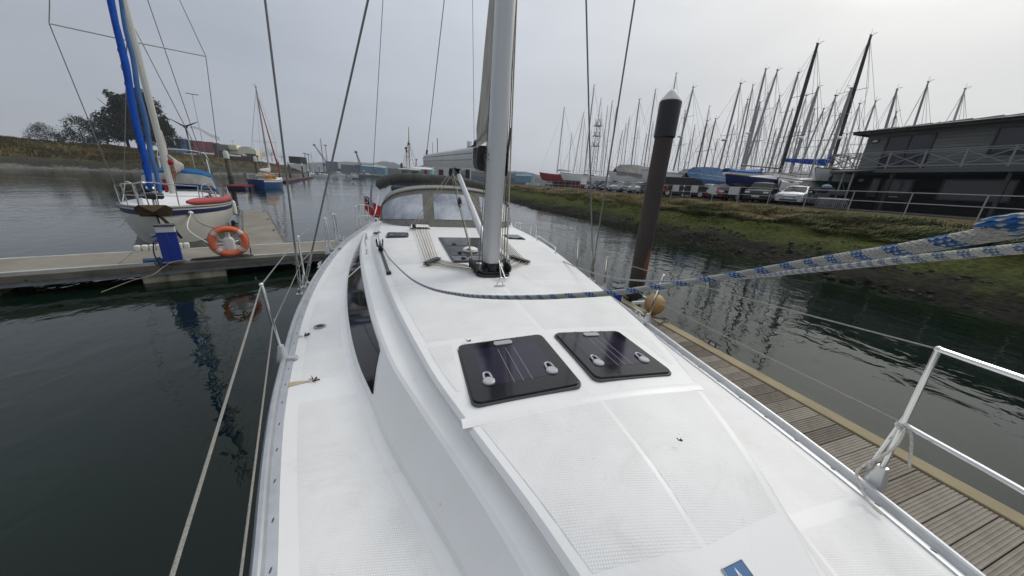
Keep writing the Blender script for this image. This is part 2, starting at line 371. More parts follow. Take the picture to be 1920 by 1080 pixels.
def tussocks(name, label, n, xr, cut, hh, blades, wd):
    g = MB()
    for i in range(n):
        y = rnd.uniform(-6, 26) if i % 5 < 3 else rnd.uniform(24, 100); x = rnd.uniform(*xr)
        e = 1.3 * mnoise.noise(Vector((y * .3, 5, 0))) + .6 * mnoise.noise(Vector((y * 1.1, 8, 0)))
        if x < cut + e: continue
        bx_ = bx(x, y); z = bank_z(x, y); hq = (.55 + 1.0 * max(0, .5 + mnoise.noise(Vector((x * .9, y * .55, 2))))) * hh
        hq = min(hq, max(.10, 2.46 - z)) if x > 23.0 else hq
        tone = .5 - .42 * max(0, min(1, (19 - y) / 10)) + .9 * mnoise.noise(Vector((x * .5, y * .22, 11))) + .12 * (x - 23)
        la = 2.6 + 1.2 * mnoise.noise(Vector((y * .2, x * .2, 4)))          # the way this clump has fallen, mostly down the slope
        ld = Vector((math.cos(la), math.sin(la) * .8, 0))
        for k in range(blades):
            a = rnd.uniform(0, 6.283); rr = abs(rnd.gauss(0, .15)); L_ = hq * rnd.uniform(.7, 1.5)
            b = Vector((bx_ + rr * math.cos(a), y + rr * math.sin(a), z - .03)); d = (ld * rnd.uniform(.4, 1.3) + Vector((math.cos(a), math.sin(a), 0)) * .45) * L_
            s_ = Vector((-d.y, d.x, 0)).normalized() * wd * rnd.uniform(.6, 1.5)
            q = tone + rnd.uniform(-.28, .28); g.cur = 3 if q < .18 else 0 if q < .45 else 2 if q < .62 else 1
            m_ = b + d * .42 + Vector((0, 0, L_ * .62)); t_ = b + d * 1.15 + Vector((0, 0, L_ * .42))
            g.add([b - s_, b + s_, m_ + s_ * .8, m_ - s_ * .8, t_], [(0, 1, 2, 3), (3, 2, 4)])
    o = build(name, g, GR, smooth=False); tag(o, label, 'grass', kind='stuff')
tussocks('bank_grass', 'long straw coloured grass hanging over the top of the bank', 5200, (20.9, 24.7), 21.7, .36, 16, .016)
sp_ = []
for i in range(1500):
    y = rnd.uniform(-6, 40); x = rnd.uniform(19.6, 22.6)
    if mnoise.noise(Vector((x * .6, y * .4, 9))) < .05: continue
    sp_.append((bx(x, y), y, bank_z(x, y)))
grass('algae_tufts', sp_, .09, .3, [GR[3], GR[3], mat('bright green weed', (.10, .13, .025), .8)], 16, 'short green weed tufts on the lower slope of the bank', .018)

# ---- far shores
def hill(name, pts, d, m, thick=120, label=None):
    """a ridge standing on the ground: crest points (photo x, photo y) at distance d"""
    h = MB(); fine = []
    for i in range(len(pts) - 1):
        for k in range(6):
            t = k / 6; fine.append((pts[i][0] + (pts[i + 1][0] - pts[i][0]) * t, pts[i][1] + (pts[i + 1][1] - pts[i][1]) * t + rnd.uniform(-.5, .5)))
    fine.append(pts[-1])
    secs = []
    for px, py in fine:
        c = at_d(px, py, d); g = Vector((c.x, c.y, 0)); n = Vector((g.x, g.y, 0)).normalized()
        z = max(c.z, 1)
        secs.append([g - n * thick * .25 + V(0, 0, -1.1), g - n * thick * .12 + V(0, 0, z * .62), c + V(0, 0, 0), g + n * thick * .3 + V(0, 0, z * .9), g + n * thick + V(0, 0, -1.1)])
    h.loft(secs); o = build(name, h, m, angle=70); tag(o, kind='structure'); return o
HG = mat('hazy woodland', (.045, .055, .04), .9, noise=(.09, .4, .6), col2=(.028, .036, .026))
hill('far_hill', [(500, 312), (560, 306), (620, 303), (660, 309), (690, 308), (718, 302), (740, 305), (765, 315), (785, 312), (805, 304), (840, 301), (880, 309), (930, 318), (960, 321), (985, 322), (1020, 330), (1060, 333), (1120, 340), (1250, 350)], 1400, HG)
hill('far_hill', [(930, 330), (955, 324), (975, 323), (1000, 330), (1020, 336), (1080, 338), (1200, 350)], 900, HG, 60)
# quay opposite
q = MB()
A_, B_ = at_z(470, 325, 0), at_z(1010, 349.0, 0)
def quay(px0, px1, d0, d1, z, back, name, m):
    a, b = at_d(px0, 330, d0), at_d(px1, 330, d1); a.z = b.z = 0; n = Vector((a.x + b.x, a.y + b.y, 0)).normalized()
    k = MB(); secs = []
    for t in range(9):
        p = a.lerp(b, t / 8); secs.append([p + V(0, 0, -1.1), p + n * .6 + V(0, 0, z * .8), p + n * 4 + V(0, 0, z), p + n * back + V(0, 0, z), p + n * back + V(0, 0, -1.1)])
    k.loft(secs); return tag(build(name, k, m, angle=20), kind='structure')
quay(586, 1080, 300, 250, 2.1, 260, 'far_quay', mat('dark quay wall', (.055, .052, .045), .85, noise=(.3, .4, .6), col2=(.03, .03, .028)))

# left hand sea wall bank with grass
LB0 = [at_z(p, y, 0) for p, y in ((-330, 300), (-60, 312), (140, 318), (240, 322), (320, 325.5), (400, 327), (470, 327), (530, 327), (592, 329.5))]
lb = MB(); secs = []; LBN = []
path = cat_path(LB0, 6)
for i, p in enumerate(path):
    p2 = path[min(i + 1, len(path) - 1)]; p1 = path[max(i - 1, 0)]; t_ = (p2 - p1); n = Vector((-t_.y, t_.x, 0)).normalized()
    if n.x > 0: n = -n
    nn_ = Vector((0, 0, 0))
    for q in range(-7, 8):
        a_, b_ = path[max(0, min(len(path) - 2, i + q))], path[max(1, min(len(path) - 1, i + q + 1))]; t_ = (b_ - a_).normalized(); v_ = Vector((-t_.y, t_.x, 0)); nn_ += v_ if v_.x < 0 else -v_
    n = nn_.normalized()
    e = .92 - max(0, (i - len(path) + 5) / 5) * .3
    LBN.append((p, n, e)); row = []
    for s_, z in ((-2, -.6), (0, .03), (2.5, .25), (5, 1.3), (8, 1.9), (12, 4.1 * e), (16, 5.6 * e), (19, 6.1 * e), (30, 6.2 * e), (240, 6.2 * e), (245, -1.1)):
        row.append(p + n * s_ + V(0, 0, z + (.22 * mnoise.noise(Vector((p.x * .2 + s_, p.y * .2, 0))) if 2 < s_ < 22 else 0)))
    secs.append(row)
lb.loft(secs)
def lbank_mat():
    m = mat('sea wall grass', (.085, .075, .033), .9); t, b = tree_of(m); L = t.links.new
    tcn = t.nodes.new('ShaderNodeTexCoord'); sp = t.nodes.new('ShaderNodeSeparateXYZ'); L(tcn.outputs['Object'], sp.inputs[0])
    n = t.nodes.new('ShaderNodeTexNoise'); n.inputs['Scale'].default_value = .45; n.inputs['Detail'].default_value = 8; n.inputs['Roughness'].default_value = .7; L(tcn.outputs['Object'], n.inputs['Vector'])
    ad = t.nodes.new('ShaderNodeMath'); ad.operation = 'MULTIPLY_ADD'; L(n.outputs[0], ad.inputs[0]); ad.inputs[1].default_value = 3; L(sp.outputs[2], ad.inputs[2])
    mr_ = t.nodes.new('ShaderNodeMapRange'); mr_.inputs[1].default_value = 1.2; mr_.inputs[2].default_value = 8.5; L(ad.outputs[0], mr_.inputs[0]); r = t.nodes.new('ShaderNodeValToRGB'); L(mr_.outputs[0], r.inputs[0]); c = r.color_ramp
    c.elements[0].color = (.14, .135, .12, 1); c.elements[1].position = 1; c.elements[1].color = (.13, .105, .045, 1)
    for p, k in ((.09, (.12, .115, .10, 1)), (.12, (.03, .03, .022, 1)), (.27, (.036, .036, .022, 1)), (.36, (.085, .080, .03, 1)), (.55, (.12, .095, .042, 1)), (.75, (.075, .082, .026, 1))): e = c.elements.new(p); e.color = k
    n2 = t.nodes.new('ShaderNodeTexNoise'); n2.inputs['Scale'].default_value = 2.2; n2.inputs['Detail'].default_value = 6; L(tcn.outputs['Object'], n2.inputs['Vector'])
    x = t.nodes.new('ShaderNodeMix'); x.data_type = 'RGBA'; x.blend_type = 'MULTIPLY'; x.inputs[0].default_value = .75; rr = t.nodes.new('ShaderNodeMapRange'); rr.inputs[1].default_value = .35; rr.inputs[2].default_value = .65; rr.inputs[3].default_value = .5; rr.inputs[4].default_value = 1.3; L(n2.outputs[0], rr.inputs[0])
    L(r.outputs[0], x.inputs[6]); L(rr.outputs[0], x.inputs[7]); L(x.outputs[2], b.inputs['Base Color'])
    bp = t.nodes.new('ShaderNodeBump'); bp.inputs['Strength'].default_value = 1; bp.inputs['Distance'].default_value = .5; L(n2.outputs[0], bp.inputs['Height']); L(bp.outputs[0], b.inputs['Normal'])
    return m
tag(build('sea_wall_bank', lb, lbank_mat(), angle=60), kind='structure')
g = MB(); GL = [mat('sea wall straw', (.30, .235, .11), .8), mat('sea wall olive', (.12, .12, .042), .8), mat('sea wall brown', (.17, .12, .06), .8)]
for k in range(5200):
    i = rnd.randrange(8, len(LBN) - 1); p, n, e = LBN[i]; p = p.lerp(LBN[i + 1][0], rnd.random()); s_ = rnd.uniform(8.5, 21); z = float(np.interp(s_, [8, 12, 16, 19, 30], [1.9, 4.1 * e, 5.6 * e, 6.1 * e, 6.2 * e])); c = p + n * s_ + V(0, 0, z)
    tn = mnoise.noise(Vector((c.x * .09, c.y * .09, s_ * .2))) + rnd.uniform(-.25, .25); g.cur = 0 if tn > .12 else 1 if tn > -.2 else 2
    for q in range(5):
        a = rnd.uniform(0, 6.28); h = rnd.uniform(.35, .9); b_ = c + V(math.cos(a), math.sin(a), 0) * .35 - V(0, 0, .1); w = V(math.sin(a), -math.cos(a), 0) * .09; t_ = b_ - n * h * .7 + V(rnd.uniform(-.3, .3), rnd.uniform(-.3, .3), h * .8); g.add([b_ - w, b_ + w, t_], [(0, 1, 2)])
tag(build('sea_wall_grass', g, GL, smooth=False), 'straw and olive grass covering the sea wall on the left', 'grass', kind='stuff')
# ================================================================== THE WHITE YACHT UNDER THE CAMERA
XB = .90
Y = thing('sailing_yacht', 'big white sailing yacht seen from its own foredeck, twin black hatches and grey sprayhood', 'yacht', (XB, 5.0, 0))
fL = curve([-2.0, -1.5, -1, -.5, 0, .5, 1, 1.5, 2, 2.6, 3.4, 4.4, 5.6, 7.5, 9, 11.8], [.86, .38, .06, -.14, -.32, -.47, -.60, -.745, -.875, -1.0, -1.15, -1.28, -1.375, -1.415, -1.33, -1.12])
fR = curve([-2.0, -1.5, -1, -.5, 0, .6, 1, 1.5, 2, 2.6, 3.4, 4.4, 5.6, 7.5, 9, 11.8], [.90, 1.36, 1.68, 1.92, 2.10, 2.245, 2.31, 2.37, 2.42, 2.49, 2.575, 2.70, 2.81, 2.93, 3.0, 2.86])
fA = curve([-1.2, 0, .79, 1.05, 1.51, 1.93, 2.31, 3.23, 4.25, 5.66, 6.91, 9.0], [.78, .40, .14, .03, -.165, -.30, -.43, -.65, -.82, -.97, -1.04, -1.0])
fB = curve([-1.2, 0, .676, 1.745, 2.01, 3.67, 6.60, 9.0], [.85, .56, .321, -.072, -.155, -.485, -.89, -.93])
fC = curve([-1.2, 0, .636, 1.70, 1.95, 3.60, 6.52, 9.0], [.87, .66, .446, .052, -.010, -.342, -.725, -.78])
fD = curve([-1.2, 0, .577, 1.55, 1.79, 3.31, 6.01, 9.0], [.88, .70, .457, .12, .06, -.24, -.58, -.66])
crown = curve([-1.2, -.4, .2, .47, .75, 1.05, 3, 6, 9], [1.42, 1.50, 1.60, 1.67, 1.735, 1.76, 1.765, 1.77, 1.77])
SHEER = 1.36
def roof_z(x, y):
    h = max(.05, XB - fD(y)); u = min(1, abs(x - XB) / h)
    k = min(1, (crown(y) - 1.40) / .3)
    return crown(y) - .035 * k * u * u
def sec(y):
    k = min(1, (crown(y) - 1.40) / .3); c = crown(y)
    a = [V(fA(y), y, 1.40), V(fA(y) + (fB(y) - fA(y)) * .08, y, 1.40 + (c - .095 * k - 1.40) * .14), V(fB(y) - .012, y, c - .150 * k), V(fB(y) + .010, y, c - .137 * k), V(fB(y) + .026, y, c - .134 * k), V(fC(y) - .030, y, c - .128 * k), V(fC(y) - .012, y, c - .125 * k), V(fC(y) + .006, y, c - .116 * k), V(fC(y) + .016, y, c - .102 * k), V(fD(y) - .020, y, c - .056 * k), V(fD(y) - .008, y, c - .043 * k), V(fD(y), y, c - .036 * k)]
    xd = fD(y); mid = [V(xd + (2 * XB - 2 * xd) * i / 12, y, roof_z(xd + (2 * XB - 2 * xd) * i / 12, y)) for i in range(1, 12)]
    return a + mid + [V(2 * XB - p.x, p.y, p.z) for p in reversed(a)]
YS = [-1.2 + .1 * i for i in range(40)] + [2.8 + .2 * i for i in range(25)] + [7.8, 8.2, 8.6, 9.0]
GEL = WHITE
m = MB(); m.loft([sec(y) for y in YS], cap0=True, cap1=True)
roof = build('coachroof', m, GEL, Y, angle=12)
# deck moulding
m = MB()
for f, s in ((fL, 1), (fR, -1)):
    rows = []
    for y in [-2 + .1 * i for i in range(60)] + [4 + .2 * i for i in range(40)]:
        xa = fA(y) if y > -1.2 else XB - .1
        if s < 0: xa = 2 * XB - xa
        x0 = f(y) + s * .07
        if (xa - x0) * s < .01: xa = x0 + s * .01
        rows.append([V(x0, y, 1.362), V(x0 + (xa - x0) * .25, y, 1.372), V(x0 + (xa - x0) * .9, y, 1.392), V(xa + s * .02, y, 1.405)])
    m.loft(rows)
m.add([(fL(9) + .1, 9, 1.33), (fR(9) - .1, 9, 1.33), (fR(11.8) - .1, 11.8, 1.33), (fL(11.8) + .1, 11.8, 1.33)], [(0, 1, 2, 3)])
deck = build('deck', m, GEL, Y, angle=40)
# hull
m = MB(); rows = []
for y in [-2 + .2 * i for i in range(70)]:
    l, r = fL(y), fR(y); c = (l + r) / 2; h = (r - l) / 2; q = min(1, max(.0, (y + 2) / 3.)) ** .6
    rows.append([V(c + s * h * k, y, z) for s, k, z in ((-1, 1.0, 1.35), (-1, .995, .9), (-1, .95 * (.7 + .3 * q), .25), (-1, .80 * (.5 + .5 * q), -.15), (-1, .4 * q + .1, -.5), (1, .4 * q + .1, -.5), (1, .80 * (.5 + .5 * q), -.15), (1, .95 * (.7 + .3 * q), .25), (1, .995, .9), (1, 1.0, 1.35))])
m.loft(rows, cap0=True, cap1=True)
build('hull', m, WHITE2, Y, angle=45)
# toe rails of aluminium with drain slots
for f, s in ((fL, 1), (fR, -1)):
    m = MB(); sl_ = MB()
    prof = [(-.012, 1.325), (-.016, 1.352), (-.010, 1.378), (-.002, 1.400), (.006, 1.409), (.022, 1.410), (.031, 1.404), (.036, 1.384), (.039, 1.376), (.074, 1.372), (.078, 1.362)]
    m.loft([[V(f(y) + s * o, y, z) for o, z in prof] for y in [-2 + .1 * i for i in range(60)] + [4 + .2 * i for i in range(40)]])
    r_ = build('toe_rail', m, ALU, Y, angle=28)
    y = -1.5
    while y < 8:
        sl_.prism([(s * f(y) * 0 + f(y) + s * .057 + px_ * .7, y + py_) for px_, py_ in rrect(.009, .022, .004, 3)], 1.3725, 1.3755); y += .21
    build('drain_slot', sl_, mat('dark slot', (.06, .06, .062), .5), r_)['kind'] = 'stuff'

# moulded non-slip
def nonslip():
    m = mat('moulded non slip gelcoat', (.765, .765, .745), .5); t, b = tree_of(m); L = t.links.new
    tcn = t.nodes.new('ShaderNodeTexCoord'); mp = t.nodes.new('ShaderNodeMapping'); mp.inputs['Scale'].default_value = (108, 108, 108); mp.inputs['Rotation'].default_value = (0, 0, RAD(12)); L(tcn.outputs['Object'], mp.inputs[0])
    v = t.nodes.new('ShaderNodeTexVoronoi'); v.voronoi_dimensions = '2D'; v.inputs['Randomness'].default_value = .12; v.inputs['Scale'].default_value = 1; L(mp.outputs[0], v.inputs['Vector'])
    r = t.nodes.new('ShaderNodeMapRange'); r.inputs[1].default_value = .25; r.inputs[2].default_value = .55; L(v.outputs['Distance'], r.inputs[0])
    n = t.nodes.new('ShaderNodeTexNoise'); n.inputs['Scale'].default_value = 3.2; n.inputs['Detail'].default_value = 7; n.inputs['Roughness'].default_value = .65; L(tcn.outputs['Object'], n.inputs['Vector'])
    n2 = t.nodes.new('ShaderNodeMapRange'); n2.inputs[1].default_value = .3; n2.inputs[2].default_value = .75; n2.inputs[3].default_value = .05; n2.inputs[4].default_value = 1; L(n.outputs[0], n2.inputs[0])
    mu = t.nodes.new('ShaderNodeMath'); mu.operation = 'MULTIPLY'; L(r.outputs[0], mu.inputs[0]); L(n2.outputs[0], mu.inputs[1])
    x = t.nodes.new('ShaderNodeMix'); x.data_type = 'RGBA'; x.inputs[6].default_value = (.785, .775, .75, 1); x.inputs[7].default_value = (.56, .55, .52, 1); L(mu.outputs[0], x.inputs[0]); L(x.outputs[2], b.inputs['Base Color']); grime(m, .5)
    bp = t.nodes.new('ShaderNodeBump'); bp.inputs['Strength'].default_value = .4; bp.inputs['Distance'].default_value = .0012; bp.invert = True; L(r.outputs[0], bp.inputs['Height']); L(bp.outputs[0], b.inputs['Normal'])
    return m
NS = nonslip()
def panel(par, x0f, x1f, y0, y1, zf, n=14, k=6, up=.0018):
    m = MB(); rows = []
    for i in range(n + 1):
        y = y0(0) + (y1(0) - y0(0)) * i / n if callable(y0) else y0 + (y1 - y0) * i / n
        a, b = x0f(y), x1f(y); e = min(.02, (b - a) * .2); xs_ = [a] + [a + e + (b - a - 2 * e) * j / k for j in range(k + 1)] + [b]; u_ = .0002 if i in (0, n) else up
        r = [V(x, y, zf(x, y) + (.0002 if q in (0, k + 2) else u_)) for q, x in enumerate(xs_)]
        rows.append(r)
    m.loft(rows); return build('nonslip_panel', m, NS, par, angle=60)
def dz(x, y):
    f, s = (fL, 1) if x < XB else (fR, -1)
    xa = fA(y) if s > 0 else 2 * XB - fA(y); x0 = f(y) + s * .07; u = (x - x0) / (xa - x0) if abs(xa - x0) > 1e-4 else 0
    return float(np.interp(u, [0, .25, .9, 1], [1.362, 1.372, 1.392, 1.402]))
for y0, y1 in ((-.6, 2.05), (2.3, 4.0), (4.35, 6.2), (6.4, 8.0)):
    panel(deck, lambda y: fL(y) + .15, lambda y: max(fA(y) - .05, fL(y) + .16), y0, y1, dz)
for y0, y1 in ((-.6, .60), (.67, 2.4), (2.6, 4.2), (4.5, 7.5)):
    panel(deck, lambda y: 2 * XB - fA(y) + .04, lambda y: max(fR(y) - .13, 2 * XB - fA(y) + .05), y0, y1, dz)
# fore part of the roof: two panels either side of a smooth seam, front edge bowed
def fpanel(side):
    m = MB(); rows = []
    for i in range(15):
        r = []
        for j in range(8):
            u = j / 7
            xa = (fD(.65) + .09) if side < 0 else (2 * XB - fD(.65) - .09)
            x = xa + ((XB + side * .011) - xa) * u; w_ = abs(x - XB) / .6
            yf = .52 + .06 * w_; ya = 1.185 - .005 * w_
            y = yf + (ya - yf) * i / 14
            xlim = fD(y) + .035 if side < 0 else 2 * XB - fD(y) - .035
            xx = xlim + ((XB + side * .011) - xlim) * u
            r.append(V(xx, y, roof_z(xx, y) + (.0002 if i in (0, 14) or j in (0, 7) else .0018)))
        rows.append(r)
    m.loft(rows); build('nonslip_panel', m, NS, roof, angle=60)
fpanel(-1); fpanel(1)
for y0, y1 in ((2.02, 3.25), (3.3, 3.95)):
    panel(roof, lambda y: fD(y) + .06, lambda y: XB - .02 if y < 3.28 else XB - .32, y0, y1, roof_z)
    panel(roof, lambda y: XB + .02 if y < 3.28 else XB + .32, lambda y: 2 * XB - fD(y) - .06, y0, y1, roof_z)
panel(roof, lambda y: fD(y) + .045, lambda y: .225, 1.45, 1.95, roof_z, k=2)
panel(roof, lambda y: 2 * XB - .225, lambda y: 2 * XB - fD(y) - .045, 1.45, 1.95, roof_z, k=2)
panel(roof, lambda y: fD(y) + .06, lambda y: .44, 4.15, 5.9, roof_z); panel(roof, lambda y: 1.36, lambda y: 2 * XB - fD(y) - .06, 4.15, 5.9, roof_z)

# moulded lip in front of the hatch recess, and the recess side gutters
m = MB(); rows = []
for i in range(25):
    x = .19 + (1.585 - .19) * i / 24; u = (x - XB) / .73; y = 1.222 - .0 * u * u; z = roof_z(x, y)
    rows.append([V(x, y - .035, z - .002), V(x, y - .018, z + .003), V(x, y + .006, z + .006), V(x, y + .022, z + .005), V(x, y + .027, z - .002)])
m.loft(rows, cap0=True, cap1=True)
build('hatch_lip', m, GEL, roof, angle=50)
# ---- the two square deck hatches
GLASS = mat('smoked acrylic', (.006, .006, .0075), .045, spec=.45, noise=(5, .4, .75), col2=(.010, .010, .012))
GLASSP = mat('purple tinted clear acrylic', (.021, .017, .036), .05, spec=.45, noise=(3, .3, .7), col2=(.012, .010, .022))
GASK = mat('grey hatch gasket', (.07, .072, .075), .5)
def hatch(cx, cy, w, d, label):
    z = roof_z(cx, cy) - .006; sl = -.06 * (cx - XB)    # lies on the camber
    M_ = Matrix.Translation(V(cx, cy, z)) @ Matrix.Rotation(math.atan(sl), 4, 'Y') @ Matrix.Rotation(-.012, 4, 'X')
    M_ = Matrix.Translation(V(cx, cy, z)) @ Matrix.Rotation(.05 * (cx - XB) / .3, 4, 'Y')
    fr = MB(); fr.prism(rrect(w + .022, d + .022, .045), -.012, .010, M_); f = build('hatch', fr, GASK, roof, bevel=.003)
    f['label'] = label
    g = MB(); g.prism(rrect(w, d, .04), .0105, .022, M_); build('lid', g, GLASS, f, bevel=.003)
    g = MB(); g.prism(rrect(w * .72, d * .66, .03, cy=.012), .0221, .0228, M_); build('clear_panel', g, GLASSP, f)
    g = MB()
    for k in (-1, 0, 1): g.prism(rrect(.0032, d * .62, .0015, 2, cx=.0 + k * .052, cy=-.01), .0229, .0236, M_)
    g.prism(rrect(.004, .02, .0018, 2, cx=0, cy=-.01), .0229, .0236, M_)
    build('print_line', g, mat('grey print', (.22, .22, .23), .4), f)
    for sx in (-1, 1):
        h = MB(); hx, hy = sx * w * .315, -d * .23
        h.lathe([(.001, .022), (.034, .022), (.034, .030), (.027, .035), (.001, .036)], 20, M=M_ @ Matrix.Translation(V(hx, hy - .012, 0)), cap=False)
        ring = [(hx - .022, hy + .01), (hx - .017, hy + .055), (hx - .006, hy + .065), (hx + .006, hy + .065), (hx + .017, hy + .055), (hx + .022, hy + .01)]
        h.tube([M_ @ V(a, b, .030) for a, b in ring], .0065, 8)
        build('handle', h, GREYP, f)
    h = MB(); h.prism([(-.055, d * .36), (.055, d * .36), (.065, d * .40), (.055, d * .445), (-.055, d * .445), (-.065, d * .40)], .022, .031, M_)
    build('vent_cover', h, mat('pale grey vent', (.36, .36, .35), .45), f, bevel=.003)
    for k in (-.2, .06, .2):
        h = MB(); h.box(M_ @ V(w * k, d * .485, .021), (.02, .006, .012)); build('hinge_pin', h, GREYP, f)
    return f
hatch(.556, 1.608, .585, .60, 'left hand deck hatch'); hatch(1.222, 1.625, .53, .575, 'right hand deck hatch')

# midship hatch in three panes with a solar vent
zm = 1.772
m = MB(); m.prism([(.50, 4.13), (1.28, 4.13), (1.34, 5.98), (.46, 5.98)], zm - .02, zm + .012); mh = build('saloon_hatch', m, mat('dark hatch frame', (.02, .02, .022), .35), roof, bevel=.004)
for y0, y1 in ((4.16, 4.44), (4.50, 5.12), (5.18, 5.95)):
    g = MB(); g.prism([(.53, y0), (1.27, y0), (1.30, y1), (.50, y1)], zm + .0125, zm + .018); build('pane', g, mat('grey smoked acrylic', (.035, .036, .042), .12), mh, bevel=.003)
    g = MB(); g.lathe([(.035, 0), (.035, .012), (.015, .02)], 12, (.66, y0 + .12, zm + .018)); build('latch', g, BLACK, mh)
g = MB(); g.lathe([(.10, 0), (.115, .015), (.105, .045), (.075, .062), (.02, .07), (.001, .07)], 24, (.83, 4.72, zm + .018)); build('solar_vent', g, WHITE2, mh)
g = MB(); g.box((.78, 4.63, zm + .075), (.04, .03, .01)); g.lathe([(.03, 0), (.03, .02)], 10, (.66, 4.62, zm + .018)); build('vent_switch', g, BLACK, mh)
for x0, x1, y0, y1 in ((-.44, -.06, 6.08, 6.6), (1.80, 2.16, 6.0, 6.5)):
    m = MB(); m.prism(rrect(x1 - x0, y1 - y0, .05, cx=(x0 + x1) / 2, cy=(y0 + y1) / 2), 1.70, 1.768 if x0 < 0 else 1.76); f = build('small_hatch', m, mat('dark hatch frame', (0, 0, 0)), roof, bevel=.004)
    m = MB(); m.prism(rrect(x1 - x0 - .06, y1 - y0 - .08, .04, cx=(x0 + x1) / 2, cy=(y0 + y1) / 2), 1.768, 1.775); build('lid', m, GLASSP, f)
    m = MB(); m.box(((x0 + x1) / 2 - .1, y0 + .12, 1.78), (.05, .03, .012)); m.box(((x0 + x1) / 2 + .1, y0 + .12, 1.78), (.05, .03, .012)); build('latch', m, GREYP, f)

# long black cabin windows
def swin(y0, y1, tip, mirror, n=26):
    m = MB(); rows = []
    for i in range(n + 1):
        y = y0 + (y1 - y0) * i / n; p, q_ = sec(y)[1], sec(y)[2]
        lo = .07; hi = .90
        if tip: hi = lo + (.90 - lo) * min(1, (y - y0) / .34 + .03)
        a, b = p.lerp(q_, lo), p.lerp(q_, hi); nn = Vector((-(q_.z - p.z), 0, (q_.x - p.x))).normalized() * .007
        r = [a, a + nn, a.lerp(b, .5) + nn, b + nn, b]
        if mirror: r = [V(2 * XB - t.x, t.y, t.z) for t in r]
        rows.append(r)
    m.loft(rows, cap0=True, cap1=True); return build('side_window', m, mat('black window glass', (.007, .007, .008), .06), roof, angle=40)
swin(1.93, 4.62, True, False); swin(4.72, 7.1, False, False); swin(1.93, 4.62, True, True); swin(4.72, 7.1, False, True)
# registration-like swirl lines along the window's aft pane edge are left as thin handrail shapes
def handrail(pts, par, r=.011):
    m = MB(); m.tube(cat_path(pts, 6), r, 8)
    for p in (pts[0], pts[-1]): m.lathe([(.026, -.004), (.026, .004), (.012, .008)], 10, p)
    return build('grab_rail', m, STEEL, par)
x_ = lambda y: (fB(y) + fC(y)) / 2
handrail([V(x_(5.25), 5.25, 1.645), V(x_(5.3), 5.3, 1.74), V(x_(5.8) - .01, 5.8, 1.75), V(x_(6.5), 6.5, 1.75), V(x_(6.55), 6.55, 1.645)], roof)
handrail([V(1.8 - x_(5.25), 5.25, 1.645), V(1.8 - x_(5.3), 5.3, 1.74), V(1.8 - x_(5.8) - .01, 5.8, 1.75), V(1.8 - x_(6.5), 6.5, 1.75), V(1.8 - x_(6.55), 6.55, 1.645)], roof)

# emblem plate on the nose of the coachroof
def roof_frame(cx, cy, rot=0):
    e = .02; p = V(cx, cy, roof_z(cx, cy)); tx = V(e, 0, roof_z(cx + e, cy) - p.z).normalized(); ty = V(0, e, roof_z(cx, cy + e) - p.z).normalized(); n = tx.cross(ty).normalized(); ty = n.cross(tx)
    M_ = Matrix((( tx.x, ty.x, n.x, p.x), (tx.y, ty.y, n.y, p.y), (tx.z, ty.z, n.z, p.z), (0, 0, 0, 1)))
    return M_ @ Matrix.Rotation(rot, 4, 'Z')
E_ = roof_frame(.955, .417, RAD(4)) @ Matrix.Scale(.86, 4)
m = MB(); m.prism([(-.052, -.055), (.052, -.055), (.052, .055), (-.052, .055)], .001, .0035, E_); em = build('emblem', m, mat('deep blue emblem', (.012, .016, .05), .25), roof)
m = MB(); m.prism([(-.0495, .002), (.0495, .002), (.0495, .0525), (-.0495, .0525)], .0036, .0040, E_); build('upper_half', m, mat('mid blue emblem', (.055, .14, .30), .25), em)
m = MB(); m.add([E_ @ V(x, y, z) for x, y, z in ((0, .046, .0042), (.009, .009, .0060), (.042, 0, .0042), (.009, -.009, .0060), (0, -.046, .0042), (-.009, -.009, .0060), (-.042, 0, .0042), (-.009, .009, .0060), (0, 0, .0075))], [(0, 8, 1), (1, 8, 2), (2, 8, 3), (3, 8, 4), (4, 8, 5), (5, 8, 6), (6, 8, 7), (7, 8, 0)])
build('star', m, mat('white emblem star', (.8, .8, .78), .3), em, smooth=False)
m = MB(); m.add([E_ @ V(x, y, z) for x, y, z in ((0, .030, .0071), (.0028, 0, .0082), (0, -.030, .0071), (-.0028, 0, .0082))], [(0, 3, 2, 1)]); build('star_slot', m, BLACK, em, smooth=False)
m = MB()
for a, b in (((-.0525, -.0555), (-.0525, .0555)), ((-.0525, .0555), (.0525, .0555)), ((.0525, .0555), (.0525, -.0555)), ((.0525, -.0555), (-.0525, -.0555))): m.beam(E_ @ V(*a, .0025), E_ @ V(*b, .0025), .0025, .005)
build('emblem_rim', m, GREYP, em)

# deck fillers
for px, py, r in ((600, 612, .052), (635, 466, .05)):
    p = at_z(px, py, 1.385); m = MB(); m.lathe([(r, -.004), (r, .004), (r * .82, .006), (r * .8, .0045), (.001, .0045)], 28, p); f = build('deck_filler', m, mat('dull filler cap', (.30, .30, .31), .35, .7), deck)
    m = MB(); m.lathe([(r * .62, 0), (r * .62, .001), (.001, .001)], 20, p + V(0, 0, .0046)); m.box(p + V(0, 0, .006), (r * 1.0, .012, .004)); build('cap', m, BLACK, f)

